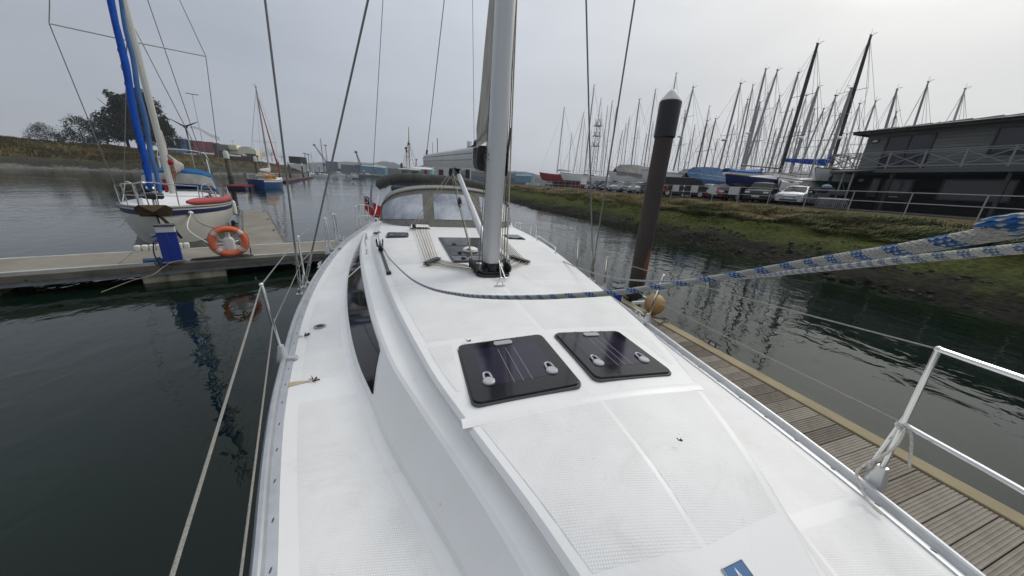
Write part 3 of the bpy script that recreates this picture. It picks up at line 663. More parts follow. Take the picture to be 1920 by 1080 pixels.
# genoa tracks
def track(a, b, par, car_t, car_label=None):
    m = MB(); d = (b - a).normalized(); m.beam(a + V(0, 0, .012), b + V(0, 0, .012), .034, .024); t = build('genoa_track', m, BLACK, par, bevel=.003)
    m = MB()
    for e in (a, b): m.beam(e - d * .03 + V(0, 0, .017), e + d * .03 + V(0, 0, .017), .052, .034)
    build('track_end', m, BLACK, t, bevel=.004)
    c = a.lerp(b, car_t); m = MB(); m.beam(c - d * .1 + V(0, 0, .04), c + d * .1 + V(0, 0, .04), .06, .05); build('track_car', m, BLACK2, t, bevel=.008)
    m = MB(); s_ = d.cross(V(0, 0, 1))
    for k in (-1, 1): m.beam(c + s_ * .035 * k + d * .08 + V(0, 0, .05), c + s_ * .045 * k + d * .13 + V(0, 0, .15), .014, .05)
    build('cheek', m, BLACK2, t, bevel=.004)
    m = MB(); m.lathe([(.04, -.015), (.03, 0), (.04, .015)], 16, c + d * .09 + V(0, 0, .10), Matrix.Rotation(math.pi / 2, 3, 'Y')); build('sheave', m, GREYP, t)
    return c + d * .09 + V(0, 0, .13)
la = at_z(729, 514, 1.735); lb_ = at_z(713, 468, 1.735)
LEAD_L = track(la, lb_, roof, .93)
ra = V(2.53, 4.84, 1.385); rb = V(2.62, 7.0, 1.385)
LEAD_R = track(V(2.52, 4.9, 1.39), V(2.62, 6.5, 1.39), deck, .93)

# organisers and the lines led aft
ORG = []
for a, b in ((at_z(798, 497, 1.775), at_z(823, 487, 1.775)), (at_z(991, 494, 1.775), at_z(957, 483, 1.775))):
    m = MB(); m.beam(a + V(0, 0, .03), b + V(0, 0, .03), .075, .012); m.beam(a + V(0, 0, .006), b + V(0, 0, .006), .08, .012); o = build('deck_organiser', m, BLACK, roof, bevel=.004)
    for k in range(6):
        c = a.lerp(b, (k + .5) / 6); m = MB(); m.lathe([(.019, .008), (.014, .016), (.019, .025)], 12, c); build('sheave', m, mat('dark sheave', (.03, .03, .03), .3), o)
    ORG.append((a, b))
MB0 = V(.887, 3.66, 0)
m = MB(); li = 0
ROPES = [mat('cream halyard', (.50, .46, .38), .8, noise=(90, .4, .6), col2=(.30, .27, .21)), mat('flecked halyard', (.30, .27, .22), .8, noise=(70, .45, .55), col2=(.06, .06, .06))]
for side, (a, b) in enumerate(ORG):
    s = -1 if side == 0 else 1
    for k in range(6):
        c = a.lerp(b, (k + .5) / 6) + V(0, 0, .017)
        t0 = MB0 + V(s * (.20 + .02 * (k % 3)), -.06 + .055 * k, 1.80)
        aft = V((.04 + .055 * k) if side == 0 else (1.78 - .055 * k), 7.32, 1.80)
        r = MB(); r.tube([t0, c.lerp(t0, .5) - V(0, 0, .012), c + V(0, -.015, 0), c + V(0, .03, 0), c.lerp(aft, .5) - V(0, 0, .006), aft], .0052, 6); build('control_line', r, ROPES[k % 2 if side else (k == 2)], roof)
# clutch garage mouths
for cx in (.18, 1.62):
    m = MB(); m.loft([[V(cx + sx * (w_), y, 1.762 + hz) for sx, hz in ((-1, 0), (-.9, h_), (.9, h_), (1, 0))] for y, w_, h_ in ((7.1, .22, .022), (7.16, .20, .045), (7.5, .20, .05))], cap1=True)
    g = build('line_garage', m, GEL, roof, angle=20)
    m = MB(); m.box((cx, 7.122, 1.786), (.33, .06, .028)); build('garage_mouth', m, BLACK, g)

# ---- mast
ZM = 1.775
def spar_sec(w, d, n=28, e=2.6):
    return [(math.copysign(abs(math.cos(a)) ** (2 / e), math.cos(a)) * w / 2, math.copysign(abs(math.sin(a)) ** (2 / e), math.sin(a)) * d / 2) for a in [2 * math.pi * i / n for i in range(n)]]
rake = .0085
mast_m = MB(); prof = spar_sec(.185, .29)
def mpt(x, y, z): return V(MB0.x + x + .0185 * (z - ZM), MB0.y + y + rake * (z - ZM), z)
mast_m.loft([[mpt(x, y, z) for x, y in prof] for z in (1.90, 3, 5, 8, 12, 17.5)], closed=True, cap1=True)
SPAR = mat('silver anodised spar', (.55, .555, .55), .34, .40, noise=(3, .4, .7, (1, 1, .08)), col2=(.50, .505, .50))
mast = build('mast', mast_m, SPAR, Y, angle=60)
m = MB()
for sx in (-1, 1): m.loft([[mpt(sx * (.050 + a), .135 + b, z) for a, b in ((-.018, 0), (-.018, .045), (.004, .045), (.012, 0))] for z in (1.95, 6, 17.4)], closed=True)
build('sail_slot', m, SPAR, mast)
m = MB(); m.loft([[mpt(x * 1.06, y * 1.04, z) for x, y in prof] for z in (1.80, 1.905)], closed=True, cap1=True)
build('mast_collar', m, mat('black cast metal', (.022, .022, .023), .42, .3), mast, bevel=.004)
m = MB(); m.prism(rrect(.40, .50, .12, cx=MB0.x, cy=MB0.y), ZM - .012, ZM + .02); m.prism(rrect(.32, .42, .1, cx=MB0.x, cy=MB0.y), ZM + .02, ZM + .04)
m.box((MB0.x, MB0.y - .145, ZM + .05), (.06, .06, .10)); m.box((MB0.x + .08, MB0.y - .15, ZM + .04), (.03, .05, .06)); m.box((MB0.x - .08, MB0.y - .15, ZM + .04), (.03, .05, .06))
build('mast_step', m, mat('black cast metal', (0, 0, 0)), mast, bevel=.006)
for s in (-1, 1):
    for k in range(4):
        c = MB0 + V(s * (.185 + .012 * k), -.13 + .085 * k, ZM + .075)
        R_ = Matrix.Rotation(s * .25, 3, 'Z') @ Matrix.Rotation(math.pi / 2, 3, 'Y')
        m = MB(); m.lathe([(.05, -.014), (.058, -.012), (.058, .012), (.05, .014)], 18, c, R_); b_ = build('turning_block', m, BLACK, mast)
        m = MB(); m.lathe([(.012, -.0165), (.012, .0165)], 10, c, R_); build('pin', m, STEEL, b_)
# padeye and halyard shackles in front of the mast
p = at_z(937, 536, 1.772); m = MB(); m.tube([p + V(.035 * math.cos(a), 0, .05 * math.sin(a)) for a in [math.pi * i / 10 for i in range(11)]], .006, 8); m.box(p + V(0, 0, .002), (.11, .03, .006)); build('padeye', m, STEEL, roof)
for px in (939, 947):
    p = at_z(px, 526, 1.775); m = MB(); m.ball(p + V(0, 0, .02), .02, 10, 6, (1.3, .8, 1)); m.tube([p + V(0, 0, .03), mpt(.085, -.06, 1.93)], .008, 6); build('shackle', m, STEEL, mast)
# halyards up the port side and tails up the starboard side
for i, (px0, py0, px1, py1, rr, mt_) in enumerate(((944, 505, 966, 0, .0065, 1), (949, 510, 968.5, 0, .008, 0), (939, 505, 964, 0, .005, 0), (903, 500, 928, 0, .005, 0), (898, 497, 926, 60, .0045, 1))):
    a = at_y(px0, py0, 3.60 if i < 3 else 3.74); b = at_y(px1, py1, 3.62 + .03 * i if i < 3 else 3.80)
    m = MB(); m.tube([a, a + (b - a) * 2.6], rr, 6); build('halyard', m, ROPES[mt_], mast)
m = MB(); a, b = at_y(948, 330, 3.63), at_y(957, 240, 3.65); m.tube([a, b], .014, 8); build('rope_clutch_cover', m, BLACK2, mast)
for yy in (290, 299):
    for px0, px1 in ((946, 952), (916, 918)):
        m = MB(); m.beam(at_y(px0, yy, 3.64), at_y(px1, yy, 3.64), .02, .02); build('eye_fitting', m, BLACK, mast)

# gooseneck, boom
B0, B1 = V(.82, 3.88, 3.05), V(.40, 8.5, 3.19)
bd = (B1 - B0).normalized(); bs = bd.cross(V(0, 0, 1)).normalized(); bu = bs.cross(bd)
m = MB(); bp_ = []
for t in (0.035, .35, .7, 1.0):
    c = B0.lerp(B1, t); k = .90 if t > .9 else 1
    bp_.append([c + bs * x * 1.0 + bu * y * k for x, y in [(-.045, .125), (.045, .125), (.07, .10), (.078, .03), (.078, -.05), (.06, -.115), (.03, -.135), (-.03, -.135), (-.06, -.115), (-.078, -.05), (-.078, .03), (-.07, .10)]])
m.loft(bp_, closed=True, cap0=True, cap1=True)
boom = build('boom', m, mat('dull silver boom', (.52, .53, .52), .40, .3, noise=(2, .4, .7), col2=(.46, .47, .465)), Y, angle=30)
m = MB()
for y in (.055, -.02): m.loft([[c + bs * -.0795 + bu * (y - .004), c + bs * -.0835 + bu * y, c + bs * -.0795 + bu * (y + .004)] for c in (B0.lerp(B1, .05), B1)])
build('boom_groove', m, mat('dark groove', (.12, .12, .125), .5), boom)  # thin dark grey strips along one flank of the boom
m = MB(); m.loft([[c + bs * x * 1.05 + bu * y * 1.05 for x, y in [(-.045, .125), (.045, .125), (.07, .10), (.078, .03), (.078, -.05), (.06, -.115), (.03, -.135), (-.03, -.135), (-.06, -.115), (-.078, -.05), (-.078, .03), (-.07, .10)]] for c in (B0.lerp(B1, .004), B0.lerp(B1, .040))], closed=True, cap0=True, cap1=True)
m.box(B0 + bd * -.04, (.05, .1, .08)); m.box(B0 + bs * -.082 + bu * .05 + bd * .1, (.012, .03, .12)); m.box(B0 + bs * -.082 + bu * .05 + bd * .16, (.012, .03, .12))
build('boom_front_end', m, mat('charcoal casting', (.03, .03, .032), .4), boom, bevel=.006)
m = MB(); m.loft([[c + bs * x * 1.04 + bu * y * .95 for x, y in [(-.045, .125), (.045, .125), (.078, .03), (.06, -.115), (-.06, -.115), (-.078, .03)]] for c in (B1, B1 + bd * .05)], closed=True, cap0=True, cap1=True); build('boom_aft_end', m, BLACK, boom, bevel=.008)
# topping lift from the boom end
m = MB(); a = B1 + bu * .12; b = at_y(833, 0, 7.6); m.tube([a, a + (b - a) * 2], .0085, 6); build('topping_lift', m, WIRE, boom)
m = MB(); m.tube([a - bu * .02, a + (b - a).normalized() * .12], .02, 8); build('topping_lift_end', m, BLACK, boom)
# rod kicker
k0 = mpt(.0, .19, 2.02); k1 = B0.lerp(B1, .30) - bu * .16
m = MB(); m.tube([k0.lerp(k1, .0), k0.lerp(k1, .48), k0.lerp(k1, .50), k0.lerp(k1, .93)], [.043, .043, .036, .036], 16); kick = build('kicker_strut', m, mat('white kicker tube', (.62, .63, .64), .3, .3), boom)
m = MB(); m.tube([k0.lerp(k1, .92), k1], .046, 12); m.box(k1 + V(0, 0, .04), (.1, .16, .06)); build('kicker_fitting', m, BLACK, kick, bevel=.006); m = MB(); m.box(k0 + V(0, -.03, 0), (.08, .1, .14)); build('kicker_heel', m, BLACK, kick, bevel=.006)
for i, dx in enumerate((-.055, -.095, .05)):
    m = MB(); a = k1 + V(dx, -.03, -.05); b = MB0 + V(-.2 + .3 * (i == 2), .03 + .04 * i, ZM + .11); m.tube([a, b], .0065, 6); build('kicker_line', m, ROPES[i % 2], kick)
bl = (k1 + V(-.06, -.03, -.05)).lerp(MB0 + V(-.2, .05, ZM + .1), .38); m = MB(); m.ball(bl, .05, 12, 8, (.6, 1, 1.5)); build('kicker_block', m, BLACK, kick)
# mainsheet tackle
for px, py, xx, s in ((763, 417, .05, -1), (0, 0, 1.78, 1)):
    a = B0.lerp(B1, .40) - bu * .16 + V(0, 0, -.04); c = V(xx, 7.0, 1.83)
    m = MB(); m.ball(c, .055, 12, 8, (.7, 1, 1.25)); m.ball(a, .045, 12, 8, (.7, 1, 1.5)); b_ = build('mainsheet_block', m, BLACK, boom)
    for o in (-.03, .03):
        m = MB(); m.tube([a + V(o, 0, -.03), c + V(o * 1.2, 0, .03)], .0068, 6); build('mainsheet', m, ROPES[0], boom)
    m = MB(); m.tube([c - V(0, 0, .03), V(xx - .03, 6.95, 1.77)], .012, 8); m.box((xx - .03, 6.95, 1.772), (.12, .06, .008)); build('mainsheet_eye', m, STEEL, roof)
    m = MB(); m.tube([a, a + V(0, 0, .08)], .02, 8); m.tube([a, k1 + V(-.03, .05, .05)], .014, 6); build('strop', m, BLACK, boom)

# furled mainsail: clew cloth standing out of the mast slot
CL = mat('grey white sailcloth', (.50, .485, .43), .8, noise=(7, .4, .7, (1, 1, .35)), col2=(.37, .35, .30), bump=(14, .8, .02, (1, 1, .3)))
fdir = V(-.095, .99, 0)
z0_ = z_at(917, 256, MB0.x, MB0.y + .17); z1_ = z0_ + 2.9
clew = mpt(0, .17, z0_ - .02) + fdir * .74
m = MB(); rows = []; N = 44
for i in range(N + 1):
    t = i / N; z = z0_ + (z1_ - z0_) * t; lu = mpt(0, .155, z); w_ = .74 * (1 - t) ** .95 + .012
    row = []
    for j in range(13):
        u = j / 12; near = max(0, 1 - t * 3.2); a = math.atan2((z - z0_) + .04, w_ * (1 - u) + .05)
        fold = .016 * math.sin(a * 17) * near * u + .010 * math.sin(u * 11 + z * 1.3) * (1 - near) * (1 - t)
        row.append(lu + fdir * (w_ * u) + V(fold, 0, -.06 * near * u))
    rows.append(row)
m.loft(rows)
sail = build('mainsail', m, CL, mast, angle=75)
m = MB()
for j in range(4): m.tube(cat_path([mpt(-.01, .30 + .03 * j, z0_ + .50 - .1 * j), mpt(-.03, .42, z0_ + .2 - .03 * j), clew + V(.0, 0, .02)], 5), [.006, .010, .012, .012, .012, .014, .016, .016, .016, .014, .010], 6)
build('clew_folds', m, CL, sail)
m = MB(); m.ball(clew, .05, 10, 6, (.6, .8, 1.2)); m.tube([clew, B0.lerp(B1, .14) + bu * .13], .012, 6); build('clew_shackle', m, BLACK, sail)

# ---- standing rigging
SH = []
for name, base, px, yy, ext, rr, lbl in (('shroud', at_z(563, 543, 1.42), (497, 0), 4.12, 1.9, .0105, 1), ('shroud', at_z(570, 538, 1.42), (690, 0), 4.02, 1.5, .0105, 1), ('shroud', at_z(1112, 528, 1.42), (1099, 0), 4.1, 1.9, .0105, 1), ('shroud', at_z(1108, 524, 1.42), (1190, 0), 3.95, 1.5, .0105, 1)):
    d = at_y(px[0], px[1], yy) - base; dn = d.normalized()
    m = MB(); m.tube([base + dn * .45, base + d * ext], rr, 8); s_ = build('shroud', m, WIRE, Y)
    m = MB(); m.tube([base + dn * .30, base + dn * .50], [.016, .011], 8); m.tube([base + dn * .02, base + dn * .14], .013, 8)
    for o in (-1, 1): m.beam(base + dn * .10 + V(o * .012, 0, 0), base + dn * .34 + V(o * .012, 0, 0), .009, .012)
    m.box(base + dn * .1, (.035, .03, .03)); m.box(base + dn * .34, (.035, .03, .03)); build('turnbuckle', m, mat('weathered steel', (.36, .35, .33), .35, .9), s_)
    m = MB(); m.box(base + V(0, 0, -.01), (.03, .10, .06)); m.box(base + V(0, 0, -.045), (.07, .13, .012)); build('chainplate', m, STEEL, s_)
# backstays and lazy lines far aft
for a_, b_, yy, e, rr in (((695, 400), (718, 0), 9.6, 1.8, .0075), ((889, 262), (886, 0), 9.9, 1.8, .006)):
    a, b = at_y(*a_, yy), at_y(*b_, yy - .8); m = MB(); m.tube([a, a + (b - a) * e], rr, 6); s_ = build('backstay', m, WIRE, Y)
    if yy < 9.8:
        m = MB(); c0, c1 = at_y(694.5, 386, yy), at_y(697, 346, yy); m.tube([c0, c1], .028, 8); build('backstay_tensioner', m, mat('grey tensioner', (.33, .33, .33), .4), s_)

# forestay with the furled genoa above the photographer's head, its clew carrying both sheets
fa_, fb_ = V(.88, -1.80, 1.55), mpt(0, -.15, 17.0)
m = MB(); m.tube([fa_, fb_], .014, 6); fs_ = build('forestay', m, WIRE, Y)
m = MB(); m.tube([fa_.lerp(fb_, .03 + .90 * i / 24) + V(.006 * math.sin(i * 1.7), 0, 0) for i in range(25)], [float(np.interp(i / 24, [0, .08, .3, .7, 1], [.05, .085, .095, .07, .035])) for i in range(25)], 14); gn = build('furled_genoa', m, mat('dark blue genoa strip', (.018, .022, .04), .8, noise=(2, .35, .7, (1, 1, .3)), col2=(.03, .034, .05)), fs_, angle=70)
m = MB(); m.add([fa_.lerp(fb_, .07) + V(0, .05, 0), fa_.lerp(fb_, .16) + V(0, .05, 0), V(.80, -1.12, 3.05)], [(0, 1, 2)]); build('genoa_clew', m, CL, gn)
m = MB(); m.lathe([(.05, -.08), (.13, -.07), (.13, .07), (.05, .08)], 18, fa_.lerp(fb_, .012)); build('furler_drum', m, BLACK, fs_)

# ---- stanchions, lifelines, gates
def stanchion(base, top, foot=True, loops=False):
    m = MB(); m.tube([base + V(0, 0, .03), top], .0125, 10); m.ball(top, .016, 10, 6); s_ = build('stanchion', m, STEEL, Y)
    m = MB(); inn = V(.5 if base.x < XB else -.5, 0, 0)
    m.loft([[base + V(x, y, 0) * k + V(0, 0, z) for x, y in rrect(.07, .08, .02, 3)] for k, z in ((1, -.02), (1, .015), (.62, .075), (.5, .11))], closed=True, cap1=True)
    m.prism([(base.x + x, base.y + y) for x, y in rrect(.13, .05, .02, 3, cx=(.04 if base.x < XB else -.04))], base.z - .015, base.z + .004)
    build('stanchion_base', m, mat('cast alloy base', (.58, .585, .58), .35, .6), s_, angle=50)
    return s_
LT = []
for b, t in (((530, 671), (490, 534)), ((572, 530), (559, 444)), ((613.5, 474), (609, 409)), ((619, 467), (611, 411)), ((631, 455), (624, 402)), ((637, 450), (627, 402)), ((669, 430), (666, 388))):
    p = at_z(b[0], b[1], 1.385); d = ray(*t); q = EYE + d * (math.hypot(p.x, p.y) / math.hypot(d.x, d.y)); stanchion(p, q); LT.append((p, q))
RT = []
for b, t in (((1640, 905), (1760, 655)), ((1213, 605), (1244, 517)), ((1132, 545), (1139, 483)), ((1081, 513), (1085, 453)), ((1003, 465), (1007, 427)), ((993, 456), (997, 424)), ((974, 446), (977, 420)), ((964, 441), (967, 418))):
    p = at_z(b[0], b[1], 1.39); d = ray(*t); q = EYE + d * (math.hypot(p.x, p.y) / math.hypot(d.x, d.y)); stanchion(p, q); RT.append((p, q))
def lifeline(pts, r=.0042, mt=None):
    m = MB()
    for i in range(len(pts) - 1):
        a, b = pts[i], pts[i + 1]; m.tube([a, a.lerp(b, .5) - V(0, 0, .006), b], r, 6, cap=False)
    return build('lifeline', m, mt or mat('braided lifeline', (.30, .285, .255), .6, noise=(200, .4, .6), col2=(.18, .17, .15)), Y)
e_top = at_z(320, 1080, 1.99); e_low = at_z(450, 1080, 1.68)
f_top = LT[0][1] + (e_top - LT[0][1]) * 1.75; f_low = LT[0][0].lerp(LT[0][1], .48) + (e_low - LT[0][0].lerp(LT[0][1], .48)) * 2.0
lifeline([f_top] + [q for p, q in LT[:3]], .0050); lifeline([q for p, q in LT[3:5]][:1] + [LT[4][1]], .004); lifeline([LT[5][1], LT[6][1]], .004)
lifeline([f_low] + [p.lerp(q, .48) for p, q in LT[:3]], .0042); lifeline([LT[5][0].lerp(LT[5][1], .48), LT[6][0].lerp(LT[6][1], .48)], .004)
rr_top = RT[0][1] + V(-.35, -1.3, .03)
lifeline([RT[0][1], RT[1][1], RT[2][1], RT[3][1], RT[4][1]], .0042); lifeline([p.lerp(q, .48) for p, q in RT[0:5]], .0040); lifeline([RT[5][1], RT[6][1]], .004)
# pulpit tubes running forward from the first port stanchion, past the frame
for k, z in ((1., 0), (.48, 0)):
    p = RT[0][0].lerp(RT[0][1], k); m = MB(); m.tube(cat_path([p, p + V(-.16, -.55, .02), p + V(-.55, -1.3, .03), p + V(-1.05, -1.9, .03)], 6), .0125, 8); build('pulpit_rail', m, STEEL, Y)
for k in (1., .48):
    p = f_top if k == 1 else f_low
    q = V(.55, -1.95, p.z + .02); m = MB(); m.tube(cat_path([p, p.lerp(q, .5) + V(-.1, 0, 0), q], 6), .0125, 8); build('pulpit_rail', m, STEEL, Y)
# braces of the pulpit foot by the camera
p = RT[0][0]; m = MB(); m.tube([p + V(.02, .05, .03), RT[0][0].lerp(RT[0][1], .55)], .011, 8); build('pulpit_brace', m, STEEL, Y)
# gate hoops and fender line loops on the port side
for i, j in ((4, 5), (6, 7)):
    a, b = RT[i][1], RT[j][1]; m = MB(); m.tube(cat_path([a, a.lerp(b, .5) + V(0, 0, .035), b], 5), .0125, 8); build('gate_hoop', m, STEEL, Y)
# pushpit
ps = [LT[6][1], at_y(672, 384, 9.9), at_y(690, 385, 10.6), at_y(700, 386, 11.3)]
m = MB(); m.tube(cat_path(ps, 5), .013, 8); m.tube(cat_path([p - V(0, 0, .3) for p in ps], 5), .011, 8)
for p in (ps[1], ps[2]): m.tube([p, p - V(0, 0, .62)], .0125, 8)
build('pushpit', m, STEEL, Y)
# deck cleats by the rail
def cleat(p, par, d=V(0, 1, 0), L=.22, mt=None, nm='cleat'):
    m = MB(); d = d.normalized(); m.tube([p + d * (-L / 2) + V(0, 0, .055), p + d * (-L * .2) + V(0, 0, .06), p + d * (L * .2) + V(0, 0, .06), p + d * (L / 2) + V(0, 0, .055)], [.008, .012, .012, .008], 8)
    for s in (-1, 1): m.tube([p + d * (s * L * .22), p + d * (s * L * .16) + V(0, 0, .055)], [.016, .010], 8)
    m.box(p, (.05 if abs(d.y) > .5 else L * .7, L * .7 if abs(d.y) > .5 else .05, .012)); return build(nm, m, mt or STEEL, par)
cleat(at_z(600, 500, 1.385), deck); cleat(at_z(645, 450, 1.385), deck, L=.18); cleat(at_z(1196, 592, 1.385), deck, V(.1, 1, 0)); cleat(at_z(676, 425, 1.385), deck); cleat(at_z(1047, 484, 1.39), deck, L=.2)

# ---- sprayhood
GRC = mat('taupe acrylic canvas', (.19, .182, .158), .85, noise=(5, .35, .7), col2=(.148, .142, .124), bump=(60, .35, .004))
GRC2 = mat('charcoal canvas', (.105, .106, .096), .85, noise=(4, .4, .7), col2=(.072, .073, .067), bump=(9, .8, .03, (3, 1, 1)))
bb = [at_z(*p, 1.775) for p in ((709, 410), (722, 417), (745, 422.5), (770, 424.5), (800, 425.5), (840, 426), (878, 427))]
cx = .93
def mir(p): return V(2 * cx - p.x, p.y, p.z)
bot = [V(-.76, 8.7, 1.73), V(-.60, 8.1, 1.765), V(-.32, 7.68, 1.78), V(.0, 7.50, 1.785), V(.42, 7.42, 1.79), V(.93, 7.40, 1.79)]
bot = bot + [mir(p) for p in reversed(bot[:-1])]
top = [V(-.70, 8.75, 1.95), V(-.62, 8.45, 2.16), V(-.40, 8.28, 2.36), V(-.02, 8.22, 2.49), V(.42, 8.2, 2.55), V(.93, 8.2, 2.57)]
top = top + [mir(p) for p in reversed(top[:-1])]
bot, top = cat_path(bot, 6), cat_path(top, 6)
m = MB(); rows = []; NV = 8
for j in range(NV + 1):
    t = j / NV; rows.append([a.lerp(b, t) + V(0, -.035 * math.sin(math.pi * t), 0) for a, b in zip(bot, top)])
aft = [V(cx + (p.x - cx) * 1.03, 9.15 + .15 * (i in ()) , p.z + .06 if 2.2 < p.z else p.z - .02) for i, p in enumerate(top)]
mid = [a.lerp(b, .4) + V(0, 0, .05) for a, b in zip(top, aft)]
rows += [mid, aft, [V(cx + (p.x - cx), p.y + .02, p.z - .06) for p in aft]]
m.loft(rows[:NV + 1]); hood = build('sprayhood', m, GRC, Y, angle=50)
m = MB(); m.loft(rows[NV:]); build('sprayhood_roof', m, mat('light taupe canvas', (.27, .262, .235), .85, noise=(4, .35, .7), col2=(.22, .214, .192), bump=(30, .3, .006)), hood, angle=50)
m = MB(); m.tube([p + V(0, -.012, .006) for p in top], .022, 8); build('hood_seam', m, GRC, hood)
VIN = mat('cloudy clear vinyl', (.20, .22, .26), .16, noise=(1.3, .38, .62, (1, 1, .6)), col2=(.50, .52, .55), bump=(5, .35, .03), spec=.7)
n_ = len(bot)
def vin(i0, i1, t0, t1):
    m = MB(); rows_ = []
    for i in range(i0, i1 + 1):
        k = (i - i0) / (i1 - i0); a, b = bot[i], top[i]; r = []
        tt1 = t1; tt0 = t0
        for j in range(9):
            t = tt0 + (tt1 - tt0) * j / 8; p = a.lerp(b, t) + V(0, -.035 * math.sin(math.pi * t), 0); tan = (bot[min(i + 1, n_ - 1)] - bot[max(i - 1, 0)]).normalized(); nn = tan.cross(V(0, .3, 1)).normalized()
            if nn.y > 0: nn = -nn
            r.append(p + nn * .009)
        rows_.append(r)
    m.loft(rows_); return build('hood_window', m, VIN, hood, angle=60)
vin(5, 22, .17, .86); vin(25, 35, .17, .86); vin(38, 55, .17, .86)
for i in (9, 16, 23.5, 30, 36.5, 44, 51):
    p = bot[int(i)].lerp(top[int(i)], .08); m = MB(); m.lathe([(.012, -.004), (.012, .006), (.005, .01)], 8, p + V(0, -.012, 0), Matrix.Rotation(math.pi / 2, 3, 'X')); build('press_stud', m, BLACK, hood)
# rolled bimini behind it
c0 = [V(-.86, 10.3, 2.44), V(-.78, 10.3, 2.55), V(-.58, 10.3, 2.67), V(-.2, 10.32, 2.745), V(.4, 10.34, 2.75), V(1.0, 10.34, 2.74), V(1.6, 10.3, 2.70), V(2.2, 10.3, 2.60), V(2.65, 10.3, 2.46)]
cp_ = cat_path(c0, 7); m = MB(); rs = []
for i, p in enumerate(cp_): rs.append((.155 + .006 * math.sin(i * 1.7)) * min(1, .5 + i / 14) * min(1, .5 + (len(cp_) - i) / 14))
m.tube(cp_, rs, 14); bim = build('bimini_roll', m, GRC2, Y, angle=60)
m = MB()
for i in range(4, len(cp_) - 4, 2): m.tube([cp_[i] + V(.02 * k, -(rs[i] + .004) * math.cos(a), (rs[i] + .004) * math.sin(a)) for k, a in enumerate([-.9, -.4, .1, .6, 1.1])], .005 + .004 * rnd.random(), 5)
build('cover_crease', m, GRC2, bim)
m = MB(); a = V(-.84, 10.3, 2.45); m.tube(cat_path([a, a + V(-.02, -.5, -.32), a + V(-.09, -1.05, -.68), at_z(687, 412, 1.5)], 5), .014, 8); build('bimini_leg', m, mat('white tube', (.6, .6, .6), .3, .5), bim)
a2 = mir(a); m = MB(); m.tube([a2, a2 + V(.02, -.5, -.32), a2 + V(.1, -1.4, -.95)], .014, 8); build('bimini_leg', m, mat('white tube', (.6, .6, .6), .3, .5), bim)
m = MB(); m.box((-.05, 10.0, 2.46), (.9, .5, .16)); build('folded_canvas', m, mat('blue grey canvas', (.06, .075, .09), .8), bim, bevel=.06)
# winch and black blocks by the cockpit edge
for p in (V(-.83, 9.05, 1.62), V(2.66, 9.05, 1.62)):
    m = MB(); m.lathe([(.08, -.1), (.085, 0), (.06, .03), (.065, .10), (.08, .12), (.07, .14)], 18, p); build('winch', m, STEEL, Y); m = MB(); m.lathe([(.06, .14), (.06, .17), (.03, .19)], 14, p); m.lathe([(.09, -.2), (.09, -.1)], 14, p); build('winch_top', m, BLACK, Y)
m = MB(); m.lathe([(.09, 0), (.10, .008), (.085, .02), (.04, .022)], 18, V(-.62, 6.75, 1.715)); build('line_exit_cap', m, BLACK, roof)
# ================================================================== ROPES, PONTOONS AND WHAT STANDS ON THEM
def rope_mat(name, base, fleck, pitch, frac):
    m = mat(name, base, .75); t, b = tree_of(m); L = t.links.new
    uv = t.nodes.new('ShaderNodeUVMap'); sp = t.nodes.new('ShaderNodeSeparateXYZ'); L(uv.outputs[0], sp.inputs[0])
    def mth(op, a, c, d=None):
        n = t.nodes.new('ShaderNodeMath'); n.operation = op
        for i, q in enumerate((a, c, d)):
            if q is None: continue
            if isinstance(q, (int, float)): n.inputs[i].default_value = q
            else: L(q, n.inputs[i])
        return n.outputs[0]
    u = sp.outputs[0]; nj = t.nodes.new('ShaderNodeTexNoise'); nj.inputs['Scale'].default_value = 140; tcj = t.nodes.new('ShaderNodeTexCoord'); L(tcj.outputs['Object'], nj.inputs['Vector']); v = mth('MULTIPLY_ADD', mth('SUBTRACT', nj.outputs[0], .5), .006, sp.outputs[1])
    ph = mth('FRACT', mth('ADD', mth('DIVIDE', v, pitch), mth('MULTIPLY', u, 1.0)), 0)
    band = mth('LESS_THAN', ph, frac)
    # braid: little diamonds
    a = mth('MULTIPLY', u, 10.0); c = mth('DIVIDE', v, .0075)
    d1 = mth('SINE', mth('MULTIPLY', mth('ADD', a, c), math.pi), 0); d2 = mth('SINE', mth('MULTIPLY', mth('SUBTRACT', a, c), math.pi), 0)
    br = mth('MULTIPLY', d1, d2)
    dia = mth('GREATER_THAN', br, -.22)
    fk = mth('MULTIPLY', band, dia)
    n = t.nodes.new('ShaderNodeTexNoise'); n.inputs['Scale'].default_value = 60; tcn = t.nodes.new('ShaderNodeTexCoord'); L(tcn.outputs['Object'], n.inputs['Vector'])
    x0 = t.nodes.new('ShaderNodeMix'); x0.data_type = 'RGBA'; L(n.outputs[0], x0.inputs[0]); x0.inputs[6].default_value = (*base, 1); x0.inputs[7].default_value = (*[q * .72 for q in base], 1)
    x = t.nodes.new('ShaderNodeMix'); x.data_type = 'RGBA'; L(fk, x.inputs[0]); L(x0.outputs[2], x.inputs[6]); x.inputs[7].default_value = (*fleck, 1); L(x.outputs[2], b.inputs['Base Color'])
    bp = t.nodes.new('ShaderNodeBump'); bp.inputs['Strength'].default_value = .8; bp.inputs['Distance'].default_value = .003; L(mth('ABSOLUTE', br, 0), bp.inputs['Height']); L(bp.outputs[0], b.inputs['Normal'])
    return m
